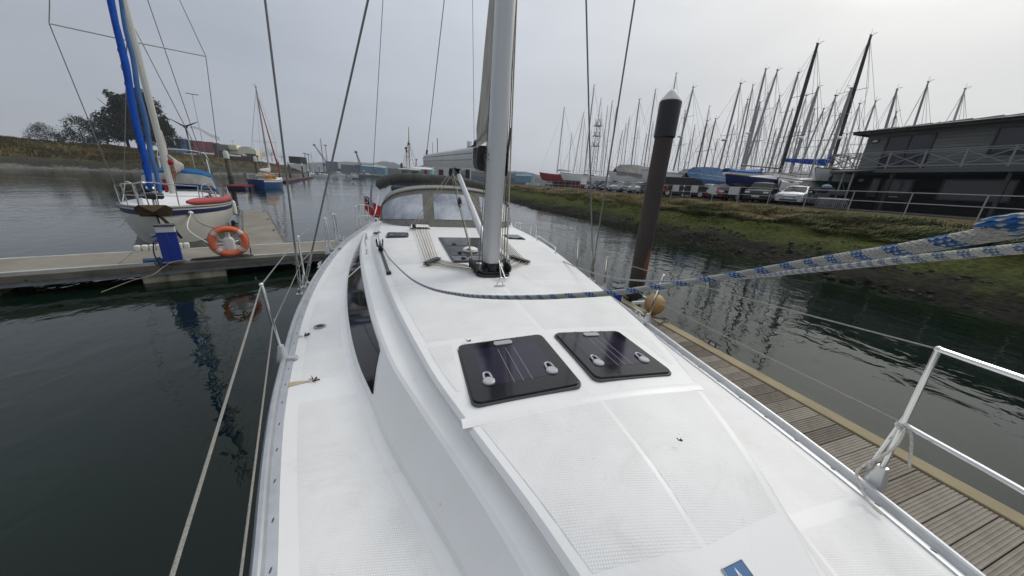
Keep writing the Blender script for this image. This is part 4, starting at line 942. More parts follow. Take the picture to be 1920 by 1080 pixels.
def rope(name, pts, r, m, label, cat='rope', n=12, k=10, group=None):
    P = cat_path(pts, k); mb = MB(); mb.tube(P, r, n, cap=True); o = build(name, mb, m, smooth=True, angle=80)
    me = o.data; uvl = me.uv_layers.new(name='UVMap'); ln = [0]
    for i in range(1, len(P)): ln.append(ln[-1] + (P[i] - P[i - 1]).length)
    for p in me.polygons:
        ring = p.index // n; j = p.index % n
        for li, vi in zip(p.loop_indices, p.vertices):
            vr, vj = vi // n, vi % n
            uu = vj / n + (1 if (j == n - 1 and vj == 0) else 0)
            uvl.data[li].uv = (uu, ln[min(vr, len(ln) - 1)])
    tag(o, label, cat, group); return o
SHEET = rope_mat('white sheet with blue flecks', (.52, .51, .47), (.035, .125, .32), .050, .40)
SHEET2 = rope_mat('white sheet with grey flecks', (.60, .59, .55), (.13, .19, .28), .036, .5)
CLEW = V(.80, -1.12, 3.05)
pts = [CLEW, V(.62, -.45, 2.99), at_d(2140, 392, .20), at_d(1950, 423, .24), at_d(1800, 449, .29), at_d(1680, 469.5, .35), at_d(1590, 482, .42), at_d(1498, 495.5, .52), at_d(1409, 511, .61), at_d(1320, 525, .67), at_d(1240, 537, .72), at_d(1150, 549, .77), at_d(1060, 555, .83), at_d(1000, 557.5, .92), at_d(920, 557, 1.10), at_d(860, 552, 1.38), at_d(805, 540, 1.85), at_d(770, 522, 2.5), at_d(745, 500, 3.4), at_d(727, 480, 4.3), LEAD_L + V(0, 0, .0)]
pts += [LEAD_L + V(-.05, .35, .02), V(-.56, 6.35, 1.82), V(-.62, 6.74, 1.745)]
rope('jib_sheet', pts, .0070, SHEET, 'thick white rope with blue flecks sweeping across the foredeck to the left hand track')
pts = [CLEW + V(.02, .02, -.03), V(.70, -.38, 2.93), at_d(2140, 448, .30), at_d(1950, 463, .37), at_d(1800, 477, .46), at_d(1680, 489, .56), at_d(1590, 499, .70), at_d(1498, 509, .90), at_d(1409, 519, 1.2), at_d(1320, 525.5, 1.6), at_d(1240, 527.5, 2.1), at_d(1190, 525.5, 2.55), at_d(1150, 521, 3.0), at_d(1100, 508, 3.8), at_d(1060, 492, 4.7), at_d(1030, 478, 5.6), LEAD_R]
rope('jib_sheet', pts, .0068, SHEET2, 'thinner white rope running behind the thick one to the right hand track')
# white lashing on the port pulpit foot
p = RT[0][0]; t_ = RT[0][1]
k = p.lerp(t_, .45); pts = [k + V(.05, -.07, -.20), k + V(.06, -.03, -.06), k + V(.04, .01, .02), k + V(-.02, -.02, .0), k.lerp(p, .30) + V(-.05, -.02, 0), at_z(1610, 880, 1.50), at_z(1612, 905, 1.44), at_z(1622, 930, 1.40), at_z(1637, 950, 1.39), at_z(1655, 965, 1.385)]
rope('lashing', pts, .006, ROPEW, 'white lashing hanging from the pulpit foot onto the deck edge')
m = MB(); m.torus(k, .020, .0075, Matrix.Rotation(.5, 3, 'X'), 16, 8); m.torus(k + V(.01, 0, .012), .021, .0075, Matrix.Rotation(.2, 3, 'X'), 16, 8); tag(build('rope_knot', m, ROPEW), 'knotted white turns round the pulpit tube', 'knot')
for i, (ix, lab) in enumerate(((2, 'white fender line looped over the stanchion nearest the brown pile'), (3, 'white fender line looped over the second stanchion aft of the pile'), (4, 'white line tied on the port gate hoop'))):
    p, t_ = RT[ix]; pts = [t_ + V(-.03, .02, -.28 if i != 2 else -.22), t_ + V(-.035, .01, -.1), t_ + V(-.012, 0, .012), t_ + V(.02, -.01, -.02), t_ + V(.018, -.005, -.12), p.lerp(t_, .5) + V(.018, 0, 0), p + V(.03, 0, .05), p + V(.07, .0, -.12)]
    rope('fender_line', pts, .0075, ROPEW, lab)
# dry scraps on the side deck
LEAF = mat('dry brown leaf', (.10, .065, .035), .8); 
for (px, py, s_, lab) in ((588, 714, .05, 'dark dried seaweed scrap at the end of a rust streak'), (572, 631, .045, 'small brown twig on the left side deck'), (1273, 828, .013, 'tiny grey feather scrap on the foredeck panel'), (876, 641, .022, 'curled brown leaf behind the left deck hatch')):
    z = 1.375 if px < 700 else None
    p = at_z(px, py, z or 1.765); 
    m = MB()
    for k in range(6):
        a = rnd.uniform(0, 6.28); d = V(math.cos(a), math.sin(a), .15) * s_ * rnd.uniform(.4, 1.0); n_ = V(-math.sin(a), math.cos(a), .3) * s_ * .12
        b_ = p + V(rnd.uniform(-.3, .3) * s_, rnd.uniform(-.3, .3) * s_, .006); m.add([b_ - n_, b_ + n_, b_ + d + V(0, 0, .01) + n_ * .5, b_ + d * 1.1], [(0, 1, 2, 3)])
    tag(build('dried_scrap', m, LEAF, smooth=False), lab, 'debris')
STN = mat('rusty drip stain', (.43, .33, .19), .5, noise=(9, .35, .7), col2=(.66, .60, .48))
def stain(poly, zf):
    m = MB(); n = len(poly); c = sum((Vector(p) for p in poly), Vector((0, 0, 0))) / n; m.add([c] + poly, [(0, 1 + i, 1 + (i + 1) % n) for i in range(n)]); return build('rust_stain', m, STN, deck, smooth=False)
def stain_px(pxs):
    poly = []
    for px, py in pxs:
        q = at_z(px, py, 1.375)
        for _ in range(3): q = at_z(px, py, dz(q.x, q.y) + .0042)
        poly.append(q)
    stain(poly, 0)
stain_px([(527, 721), (545, 716.5), (562, 714), (578, 713), (583, 714.5), (568, 718), (552, 722), (536, 726), (526, 727)])
stain_px([(543, 632), (552, 629.5), (566, 629), (567, 631), (556, 633), (545, 635)])

# ---------------- right hand pontoon
DZ = .5
p1, p2 = at_z(1217, 595.7, DZ), at_z(1680, 856.7, DZ); q1, q2 = at_z(1231, 596.5, DZ), at_z(1680, 833, DZ)
dd = (p1 - p2).normalized(); dn = V(dd.y, -dd.x, 0); O_ = p2
bw = ((q1 - O_).dot(dn) + (q2 - O_).dot(dn)) / 2
PR = thing('pontoon', 'timber planked pontoon with pale edge beam beside the white yacht', 'pontoon', (O_.x, O_.y, .0), 0)
def rp(s, w, z): return O_ + dd * s + dn * w + V(0, 0, z - O_.z)
TIM = mat('weathered grooved decking', (.27, .235, .19), .85, noise=(5, .3, .7, (1, 1, 1)), col2=(.165, .145, .118), bump=(30, .4, .01))
TIM2 = mat('weathered grooved decking, paler', (.32, .285, .235), .85, noise=(4, .3, .7), col2=(.21, .188, .155), bump=(30, .4, .01))
TIM3 = mat('weathered grooved decking, darker', (.21, .18, .145), .85, noise=(6, .3, .7), col2=(.125, .108, .088), bump=(30, .4, .01))
PALE = mat('pale sawn edge timber', (.37, .31, .19), .8, noise=(2.2, .3, .7, (1, 1, 3)), col2=(.25, .205, .125), bump=(30, .3, .006))
W0 = -2.05
pw = .146; gap = .007
prof = []
ng = 6
for k in range(ng):
    a = k / ng; prof += [(a * pw, -.006 if k else -.004), (a * pw + .004, 0), ((k + .62) / ng * pw, 0), ((k + .72) / ng * pw, -.007)]
prof.append((pw, -.006))
s = -4.2; pm = None; meshes = []
for i, tm in enumerate((TIM, TIM2, TIM3)):
    m = MB(); P_ = [V(-pw / 2, 0, -.035)] + [V(x - pw / 2, 0, z) for x, z in prof] + [V(pw / 2, 0, -.035)]
    m.loft([[V(p.x, -w, p.z) for p in P_] for w in (W0, -.012)], cap0=True, cap1=True)
    me = bpy.data.meshes.new('plank'); me.from_pydata(m.v, [], m.f); me.materials.append(tm); meshes.append(me)
ang = math.atan2(dd.y, dd.x)
while s < 8.6:
    o = bpy.data.objects.new('plank', meshes[rnd.choice((0, 0, 1, 1, 2))]); COL.objects.link(o); o.parent = PR
    c = rp(s, 0, DZ) - Vector((O_.x, O_.y, 0)); o.location = c + V(0, 0, rnd.uniform(-.003, .003))
    o.rotation_euler = (0, 0, ang + rnd.uniform(-.002, .002))
    s += pw + gap
L0, L1 = -4.3, 8.6
m = MB(); m.beam(rp(L0, bw / 2, DZ - .03), rp(L1, bw / 2, DZ - .03), bw - .01, .09); ob = build('edge_beam', m, PALE, PR, bevel=.008)
m = MB()
for k in range(5): w = .03 + (bw - .06) * k / 4; m.beam(rp(L0, w, DZ + .0155), rp(L1, w, DZ + .0155), .012, .003)
build('edge_ridge', m, mat('pale worn ridge', (.43, .37, .245), .8, noise=(2, .3, .7), col2=(.31, .26, .17)), ob)
m = MB(); m.beam(rp(L0, bw + .045, DZ - .11), rp(L1, bw + .045, DZ - .11), .08, .12); m.beam(rp(L0, bw + .02, DZ - .26), rp(L1, bw + .02, DZ - .26), .05, .16); build('waler', m, mat('dark wet timber', (.07, .06, .045), .7), PR)
m = MB(); m.beam(rp(L0, -.006, DZ - .06), rp(L1, -.006, DZ - .06), .010, .05); m.beam(rp(L0, -1, DZ - .1), rp(L1, -1, DZ - .1), 1.8, .05); build('bearer', m, BLACK2, PR)
for s in (-2.5, 1.2, 4.9, 7.6):
    m = MB(); m.beam(rp(s - .9, -.8, .12), rp(s + .9, -.8, .12), 1.6, .55); build('float', m, mat('concrete float', (.30, .29, .24), .85, noise=(2, .3, .7), col2=(.14, .13, .10)), PR, bevel=.02)
GALV = mat('galvanised steel', (.30, .31, .31), .5, .6, noise=(6, .35, .7), col2=(.19, .195, .195))
cp_z = at_z(1332, 646, DZ + .03); cc = rp((cp_z - O_).dot(dd), bw + .03, DZ + .02); cleat(cc, PR, dd, .30, mat('dark grey iron', (.06, .06, .06), .5, .3), 'mooring_cleat')
c2 = at_z(1196, 606, DZ + .03); cleat(rp((c2 - O_).dot(dd), bw + .0, DZ + .02), PR, dd, .24, GALV, 'mooring_cleat')
# pile
pb = at_z(1177, 563, DZ) + dn * .16; 
pz = z_at(1253, 190, pb.x, pb.y)
PI_ = thing('mooring_pile', 'tall brown steel pile with black collar and white cone cap beside the planked pontoon', 'pile', (pb.x, pb.y, 0))
PM = mat('brown coated steel pile', (.044, .032, .027), .55, noise=(1.3, .35, .7), col2=(.028, .021, .019), bump=(9, .2, .01)); t, b = tree_of(PM); L = t.links.new
tcn = t.nodes.new('ShaderNodeTexCoord'); sp = t.nodes.new('ShaderNodeSeparateXYZ'); L(tcn.outputs['Object'], sp.inputs[0]); old = b.inputs['Base Color'].links[0].from_socket
n = t.nodes.new('ShaderNodeTexNoise'); n.inputs['Scale'].default_value = 2.6; n.inputs['Detail'].default_value = 6; L(tcn.outputs['Object'], n.inputs['Vector'])
# rust patch on the side that faces the bank and green slime at the foot
ad = t.nodes.new('ShaderNodeMath'); ad.operation = 'MULTIPLY_ADD'; L(n.outputs[0], ad.inputs[0]); ad.inputs[1].default_value = 1.2; L(sp.outputs[2], ad.inputs[2])
up = t.nodes.new('ShaderNodeMapRange'); up.inputs[1].default_value = 2.10; up.inputs[2].default_value = 2.28; up.inputs[3].default_value = 1; up.inputs[4].default_value = 0; L(ad.outputs[0], up.inputs[0])
dv = t.nodes.new('ShaderNodeVectorMath'); dv.operation = 'DOT_PRODUCT'; L(tcn.outputs['Object'], dv.inputs[0]); dv.inputs[1].default_value = (.75, -.66, 0)
ad2 = t.nodes.new('ShaderNodeMath'); ad2.operation = 'MULTIPLY_ADD'; L(n.outputs[0], ad2.inputs[0]); ad2.inputs[1].default_value = .16; L(dv.outputs['Value'], ad2.inputs[2])
sd2 = t.nodes.new('ShaderNodeMapRange'); sd2.inputs[1].default_value = .165; sd2.inputs[2].default_value = .20; L(ad2.outputs[0], sd2.inputs[0])
mu = t.nodes.new('ShaderNodeMath'); mu.operation = 'MULTIPLY'; L(up.outputs[0], mu.inputs[0]); L(sd2.outputs[0], mu.inputs[1])
x = t.nodes.new('ShaderNodeMix'); x.data_type = 'RGBA'; L(mu.outputs[0], x.inputs[0]); L(old, x.inputs[6]); x.inputs[7].default_value = (.165, .060, .026, 1)
lo = t.nodes.new('ShaderNodeMapRange'); lo.inputs[1].default_value = 2.0; lo.inputs[2].default_value = 1.3; L(ad.outputs[0], lo.inputs[0])
x2 = t.nodes.new('ShaderNodeMix'); x2.data_type = 'RGBA'; L(lo.outputs[0], x2.inputs[0]); L(x.outputs[2], x2.inputs[6]); x2.inputs[7].default_value = (.016, .017, .010, 1); L(x2.outputs[2], b.inputs['Base Color'])
PRD = .165
m = MB(); m.lathe([(PRD, -1.1), (PRD, pz - .45)], 28, (pb.x, pb.y, 0)); build('pile_shaft', m, PM, PI_)
m = MB(); m.lathe([(PRD + .012, pz - .62), (PRD + .026, pz - .60), (PRD + .030, pz - .02), (PRD + .020, pz)], 28, (pb.x, pb.y, 0)); build('pile_collar', m, mat('black plastic sleeve', (.011, .011, .012), .35), PI_, angle=25)
m = MB(); m.lathe([(PRD + .018, pz + .001), (PRD + .012, pz + .02), (.085, pz + .14), (.04, pz + .185), (.001, pz + .19)], 28, (pb.x, pb.y, 0), cap=False); build('cone_cap', m, mat('white cone cap', (.72, .71, .68), .5, noise=(4, .4, .7), col2=(.58, .57, .53)), PI_, angle=40)
# guide bracket of the pile
gb = thing('pile_guide', 'white and black roller bracket holding the brown pile to the pontoon', 'bracket', (pb.x, pb.y, DZ))
m = MB()
for s_, e in ((-1, 1), (1, 1)): m.beam(Vector((pb.x, pb.y, DZ + .04)) + dd * (s_ * .26) - dn * .25, Vector((pb.x, pb.y, DZ + .04)) + dd * (s_ * .26) + dn * .28, .06, .06)
m.beam(Vector((pb.x, pb.y, DZ + .04)) + dd * -.29 + dn * .28, Vector((pb.x, pb.y, DZ + .04)) + dd * .29 + dn * .28, .06, .06); build('guide_frame', m, WHITE2, gb)
for a, b_ in ((dd * -.2, dn), (dd * .2, dn), (dn * -.2, dd)):
    m = MB(); c = Vector((pb.x, pb.y, DZ + .06)) + a; m.tube([c - b_ * .08, c + b_ * .08], .035, 10); build('roller', m, BLACK, gb)
# white and blue service pedestal
def pedestal(name, label, c, h, w, rot, grp=None, mirror=1):
    T = thing(name, label, 'pedestal', c, rot, grp)
    BL = mat('royal blue pedestal', (.012, .035, .26), .38)
    m = MB(); m.prism(rrect(w, w * .72, .03), 0, h * .80); m.prism([(-.012, -w * .36 - .012), (.012, -w * .36 - .012), (.012, -w * .36 + .01), (-.012, -w * .36 + .01)], .02, h * .78); build('column', m, BL, T, local=True, bevel=.008)
    m = MB(); m.prism(rrect(w * .98, w * .72, .03), h * .802, h * .955); build('lamp_head', m, mat('pale grey lamp head', (.56, .57, .58), .4), T, local=True, bevel=.006)
    m = MB(); m.prism(rrect(w * 1.06, w * .82, .03), h * .957, h); m.prism(rrect(w * 1.04, w * .78, .03), h * .785, h * .80); build('cap', m, mat('dark cap', (.05, .05, .055), .5), T, local=True, bevel=.006)
    m = MB()
    for k, z in enumerate((.72, .60)):
        m.tube([V(-w * .5, 0, h * z), V(-w * .5 - .09, -.02, h * z - .02)], .042, 10)
    build('socket', m, mat('blue grey sockets', (.13, .17, .27), .4), T, local=True)
    m = MB(); m.prism(rrect(w * 1.15, w * .95, .03), -.012, .012); build('base_plate', m, GALV, T, local=True)
    return T
ped_r = at_z(1152, 577, DZ); dtop = 1.0
PDR = pedestal('service_pedestal', 'blue service pedestal with white head standing by the brown pile', (ped_r.x, ped_r.y, DZ), z_at(1153, 526, ped_r.x, ped_r.y) - DZ, .20, .2)
# mooring buoy on the edge
bc = at_z(1216, 590, DZ) + dn * .10 + V(0, 0, .0)
BUO = thing('fender_ball', 'round weathered orange buoy fender on the pontoon edge', 'buoy', (bc.x, bc.y, DZ))
m = MB(); m.ball(bc + V(0, 0, .215), .19, 24, 16, (1, 1, 1.08)); build('float_body', m, mat('faded orange buoy', (.36, .185, .055), .5, noise=(5, .35, .7), col2=(.42, .29, .13)), BUO)
m = MB(); m.lathe([(.05, 0), (.04, .03)], 12, bc + V(0, 0, -.0)); m.lathe([(.04, .40), (.03, .45), (.02, .46)], 12, bc); build('eye', m, BLACK, BUO)
rope('mooring_rope', [bc + V(-.04, -.05, .04), bc + V(-.15, -.18, .03), rp((c2 - O_).dot(dd), bw, DZ + .05), rp((c2 - O_).dot(dd) - .12, -.1, DZ + .035)], .011, mat('dark mooring rope', (.08, .08, .075), .85), 'dark mooring rope end lying between buoy and cleat')

# ---------------- left hand walkway and finger
f1, f2 = at_z(240, 496, DZ), at_z(610, 470, DZ); g1, g2 = at_z(240, 472, DZ), at_z(630, 450.6, DZ)
wd_ = (f2 - f1).normalized(); wn_ = V(-wd_.y, wd_.x, 0); wid = ((g1 - f1).dot(wn_) + (g2 - f1).dot(wn_)) / 2
CON = mat('brown grey concrete decking', (.262, .242, .20), .85, noise=(1.4, .3, .7), col2=(.185, .168, .138), bump=(35, .35, .006))
WK = thing('walkway_pontoon', 'concrete walkway pontoon with grey edge strips crossing the left of the view', 'pontoon', (f2.x, f2.y, 0))
def wp(s, w, z): return f2 + wd_ * s + wn_ * w + V(0, 0, z - DZ)
WL0, WL1 = -19., .62
s = WL1
while s > WL0:
    m = MB(); m.beam(wp(s - 2.39, wid / 2, DZ - .05), wp(s - .01, wid / 2, DZ - .05), wid - .20, .10); build('deck_slab', m, CON, WK, bevel=.008); s -= 2.4
for w in (.05, wid - .05):
    m = MB(); m.beam(wp(WL0, w, DZ - .035), wp(WL1, w, DZ - .035), .095, .09); build('edge_strip', m, mat('pale grey edge strip', (.46, .46, .43), .7, noise=(2, .3, .7), col2=(.30, .295, .26)), WK, bevel=.01)
m = MB(); m.beam(wp(WL0, -.03, DZ - .13), wp(WL1, -.03, DZ - .13), .06, .13); m.beam(wp(WL0, wid + .03, DZ - .13), wp(WL1, wid + .03, DZ - .13), .06, .13); build('timber_waler', m, mat('grey weathered waler', (.17, .155, .13), .85, noise=(1.5, .3, .7), col2=(.10, .09, .072), bump=(8, .4, .01)), WK)
m = MB(); m.beam(wp(WL0, .02, DZ - .255), wp(WL1, .02, DZ - .255), .06, .10); m.beam(wp(WL0, wid - .02, DZ - .255), wp(WL1, wid - .02, DZ - .255), .06, .10); fr_ = build('steel_frame', m, GALV, WK)
m = MB(); s = WL1 - .3
while s > -8:
    m.tube([wp(s, -.075, DZ - .16), wp(s, -.055, DZ - .16)], .016, 6); s -= rnd.uniform(.45, .9)
build('bolt', m, BLACK, fr_)['kind'] = 'stuff'
FLM = mat('stained white float', (.50, .475, .37), .85, noise=(2.2, .35, .65, (1, 1, .4)), col2=(.16, .125, .08))
fa = at_z(262, 530, .1); fb = at_z(424, 512, .1)
sa, sb = (fa - f2).dot(wd_), (fb - f2).dot(wd_)
for a, b_ in ((sa, sb), (sa - 4.6, sa - 2.0), (sa - 9, sa - 6.4), (-.1, .6)):
    m = MB(); m.beam(wp(a, wid / 2 - .02, .08), wp(b_, wid / 2 - .02, .08), wid - .16, .24); build('float', m, FLM, WK, bevel=.02)
# the green moss patch on the edge
# finger
h1, h2 = at_z(457, 457, DZ), at_z(455.2, 394, DZ); k1_, k2_ = at_z(530, 450, DZ), at_z(496.7, 391.7, DZ)
fd = ((h2 - h1).normalized() + (k2_ - k1_).normalized()).normalized(); fn = V(fd.y, -fd.x, 0); fw_ = ((k1_ - h1).dot(fn) + (k2_ - h1).dot(fn)) / 2
FG = thing('finger_pontoon', 'concrete finger pontoon running out past the blue striped white yacht', 'pontoon', (h1.x, h1.y, 0))
flen = (h2 - h1).dot(fd)
def fp(s, w, z): return h1 + fd * s + fn * w + V(0, 0, z - DZ)
s0 = -.25
ns = 5
for i in range(ns):
    a = s0 + (flen - s0) * i / ns; b_ = s0 + (flen - s0) * (i + 1) / ns - .015; m = MB(); m.beam(fp(a, fw_ / 2, DZ - .06), fp(b_, fw_ / 2, DZ - .06), fw_, .10); build('deck_slab', m, CON, FG, bevel=.01)
m = MB(); m.beam(fp(s0, -.03, DZ - .09), fp(flen, -.03, DZ - .09), .055, .16); m.beam(fp(s0, fw_ + .03, DZ - .09), fp(flen, fw_ + .03, DZ - .09), .055, .16); build('waler', m, mat('grey weathered waler', (0, 0, 0)), FG)
for a in (1.2, 5.2, 9.0):
    m = MB(); m.beam(fp(a - .8, fw_ / 2, .1), fp(a + .8, fw_ / 2, .1), fw_ - .2, .5); build('float', m, FLM, FG)
for s_ in (2.6, 6.2, 9.8):
    cleat(fp(s_, fw_ - .1, DZ), FG, fd, .26, mat('dark grey iron', (0, 0, 0)), 'mooring_cleat')
# pedestal, hydrant post, life ring
pl = at_z(326, 489, DZ); hz = z_at(318, 420, pl.x, pl.y) - DZ
pedestal('service_pedestal', 'royal blue service pedestal with grey head on the concrete walkway', (pl.x, pl.y, DZ), hz, .34, math.atan2(wd_.y, wd_.x) + .1)
# plug and cables by the pedestal
CAB = mat('dark blue cable', (.03, .045, .09), .6)
a = Vector((pl.x, pl.y, DZ + hz * .55)) - wd_ * .25; e = at_z(285, 488, DZ + .05)
rope('power_cable', [a, a + V(-.02, -.05, -.3), a + V(.06, -.06, -.62), Vector((pl.x, pl.y, DZ + .03)) - wd_ * .3 - wn_ * .12, at_z(318, 487.5, DZ + .02), at_z(300, 488, DZ + .02), e + V(.16, 0, -.02)], .014, CAB, 'blue cable hanging from the pedestal sockets', 'cable', n=8)
m = MB(); m.tube([e - wd_ * .14, e + wd_ * .12], [.06, .05], 12); m.tube([e + wd_ * .12, e + wd_ * .2], .03, 10); tag(build('power_plug', m, mat('blue plug', (.05, .09, .24), .45)), 'blue shore power plug lying on the walkway', 'plug')
cplug = a + V(.06, -.06, -.50); m = MB(); m.tube([cplug + V(-.03, 0, .13), cplug + V(.04, 0, -.13)], [.045, .06], 10); tag(build('cable_coupler', m, mat('navy plug', (.015, .025, .08), .45)), 'navy cable coupler hanging beside the blue pedestal', 'plug')
rg = at_z(444, 482, DZ)
ST = thing('ring_stand', 'white post with pump shaped head that carries the orange life ring', 'stand', (rg.x, rg.y, DZ))
zc = z_at(429, 450, rg.x, rg.y); v_ = V(-rg.x, -rg.y, 0).normalized(); sx_ = V(-v_.y, v_.x, 0)
pc = at_d(429, 452, (Vector((rg.x, rg.y, zc)) - EYE).dot(Vector((RW[0][2], RW[1][2], RW[2][2])))); zc = pc.z
pc0 = Vector((pc.x, pc.y, 0)) - v_ * .10
m = MB(); m.tube([rg + V(0, 0, .0), Vector((rg.x, rg.y, DZ + .1)), pc0 + V(0, 0, zc - .22)], .02, 8); m.lathe([(.08, 0), (.08, .012)], 12, rg); build('post', m, WHITE2, ST)
m = MB(); m.lathe([(.105, -.30), (.115, -.28), (.115, .02), (.09, .06), (.05, .09), (.042, .22), (.05, .24), (.085, .245), (.09, .28), (.02, .30)], 20, pc0 + V(0, 0, zc)); build('pump_head', m, mat('white enamel', (.72, .72, .70), .4), ST, angle=40)
m = MB(); m.tube([pc0 + V(0, 0, zc - .02), pc0 + sx_ * -.18 + V(0, 0, zc + .02), pc0 + sx_ * -.22 + V(0, 0, zc + .14)], .025, 8); m.tube([pc0 + V(0, 0, zc - .08), pc0 + sx_ * -.25 + V(0, 0, zc - .08)], .025, 8); build('bracket_arm', m, WHITE2, ST)
LR = thing('life_ring', 'orange life ring with silver bands hanging on the white stand', 'life ring', (pc.x, pc.y, zc - .38))
Mr = Matrix((sx_, V(0, 0, 1), v_)).transposed()
RC = pc + v_ * .06
m = MB(); m.torus(RC, .325, .082, Mr, 44, 16); build('ring_body', m, mat('orange life ring', (.70, .14, .055), .55, noise=(6, .3, .75), col2=(.62, .165, .085)), LR)
for a in (42, 138, 222, 318):
    m = MB(); cs = []
    for q in (-8, -3, 3, 8):
        aa = RAD(a + q); cs.append(RC + Mr @ V(.325 * math.cos(aa), .325 * math.sin(aa), 0))
    m.tube(cs, .086, 16); build('reflective_band', m, mat('grey reflective tape', (.50, .47, .44), .45), LR)
gl = MB()
for a in range(4):
    A = 90 * a; gl.tube([RC + Mr @ V((.40 + (.014 if 0 < q < 8 else -.0)) * math.cos(RAD(A + 90 * q / 8)), (.40 + (.014 if 0 < q < 8 else 0)) * math.sin(RAD(A + 90 * q / 8)), .03) for q in range(9)], .007, 5)
build('grab_line', gl, mat('orange cord', (.5, .10, .05), .8), LR)
# coiled black hose
m = MB(); hc = at_z(418, 483, DZ + .03); pts = []
for i in range(60):
    a = i / 60 * 6.28 * 2.3; pts.append(hc + wd_ * (.62 * math.cos(a) * (1 - i * .002)) + wn_ * (.10 * math.sin(a)) + V(0, 0, .012 * (i // 20)))
m.tube(pts + [at_z(462, 480, DZ + .03), at_z(468, 478, DZ + .03)], .014, 8); tag(build('water_hose', m, mat('black hose', (.012, .012, .013), .45)), 'coil of black hose lying on the walkway under the life ring', 'hose')
# white dock fender strip along the back edge
fa, fb = at_z(251, 466, DZ + .08), at_z(356, 460, DZ + .08)
DF = thing('dock_fender', 'row of white padded fender blocks along the back edge of the walkway', 'fender', (fa.x, fa.y, DZ))
for i in range(8):
    a, b_ = fa.lerp(fb, i / 8 + .004), fa.lerp(fb, (i + 1) / 8 - .004); m = MB(); m.beam(a, b_, .12, .16); build('fender_block', m, mat('white fender vinyl', (.66, .64, .57), .6, noise=(3, .4, .7), col2=(.5, .47, .38)), DF, bevel=.03)
# loose rope draped over the dock edge
rope('slack_line', [at_z(348, 487, DZ + .03), at_z(322, 492, DZ + .02), at_z(305, 502, .42), at_z(285, 516, .3), at_z(255, 524, .25), at_z(240, 529, .2), at_z(190, 548, .05)], .010, mat('tan line', (.27, .225, .15), .85), 'tan slack line drooping over the walkway edge towards the left')
# ================================================================== BOATS: one builder, every boat a thing of its own
# local axes: +x forward, z = 0 at the ground (ashore) or the water (afloat)
HULLS = {}
def hmat(name, col, col2=None, rough=.35): return mat(name, col, rough, noise=(.8, .4, .75), col2=col2 or [c * .8 for c in col])
GREYMAST = mat('grey mast alloy', (.30, .30, .30), .4, .4, noise=(.6, .4, .7), col2=(.22, .22, .22))
PALEMAST = mat('pale mast', (.52, .52, .50), .4, .2)
DARKMAST = mat('black carbon mast', (.016, .016, .017), .35)
BROWNMAST = mat('varnished brown mast', (.15, .07, .045), .45)
ANTIF = {'red': mat('red antifouling', (.26, .022, .018), .7, noise=(1.2, .4, .7), col2=(.18, .02, .016)), 'brown': mat('rust red antifouling', (.13, .032, .022), .75, noise=(1.2, .4, .7), col2=(.09, .028, .02)), 'dark': mat('dark antifouling', (.022, .022, .025), .7), 'blue': mat('blue antifouling', (.02, .035, .09), .7), 'green': mat('green antifouling', (.012, .10, .062), .65, noise=(1, .4, .7), col2=(.01, .075, .05)), 'grey': mat('grey hull bottom', (.12, .12, .115), .7)}
WINM = mat('dark cabin window', (.010, .011, .012), .10, spec=.3)
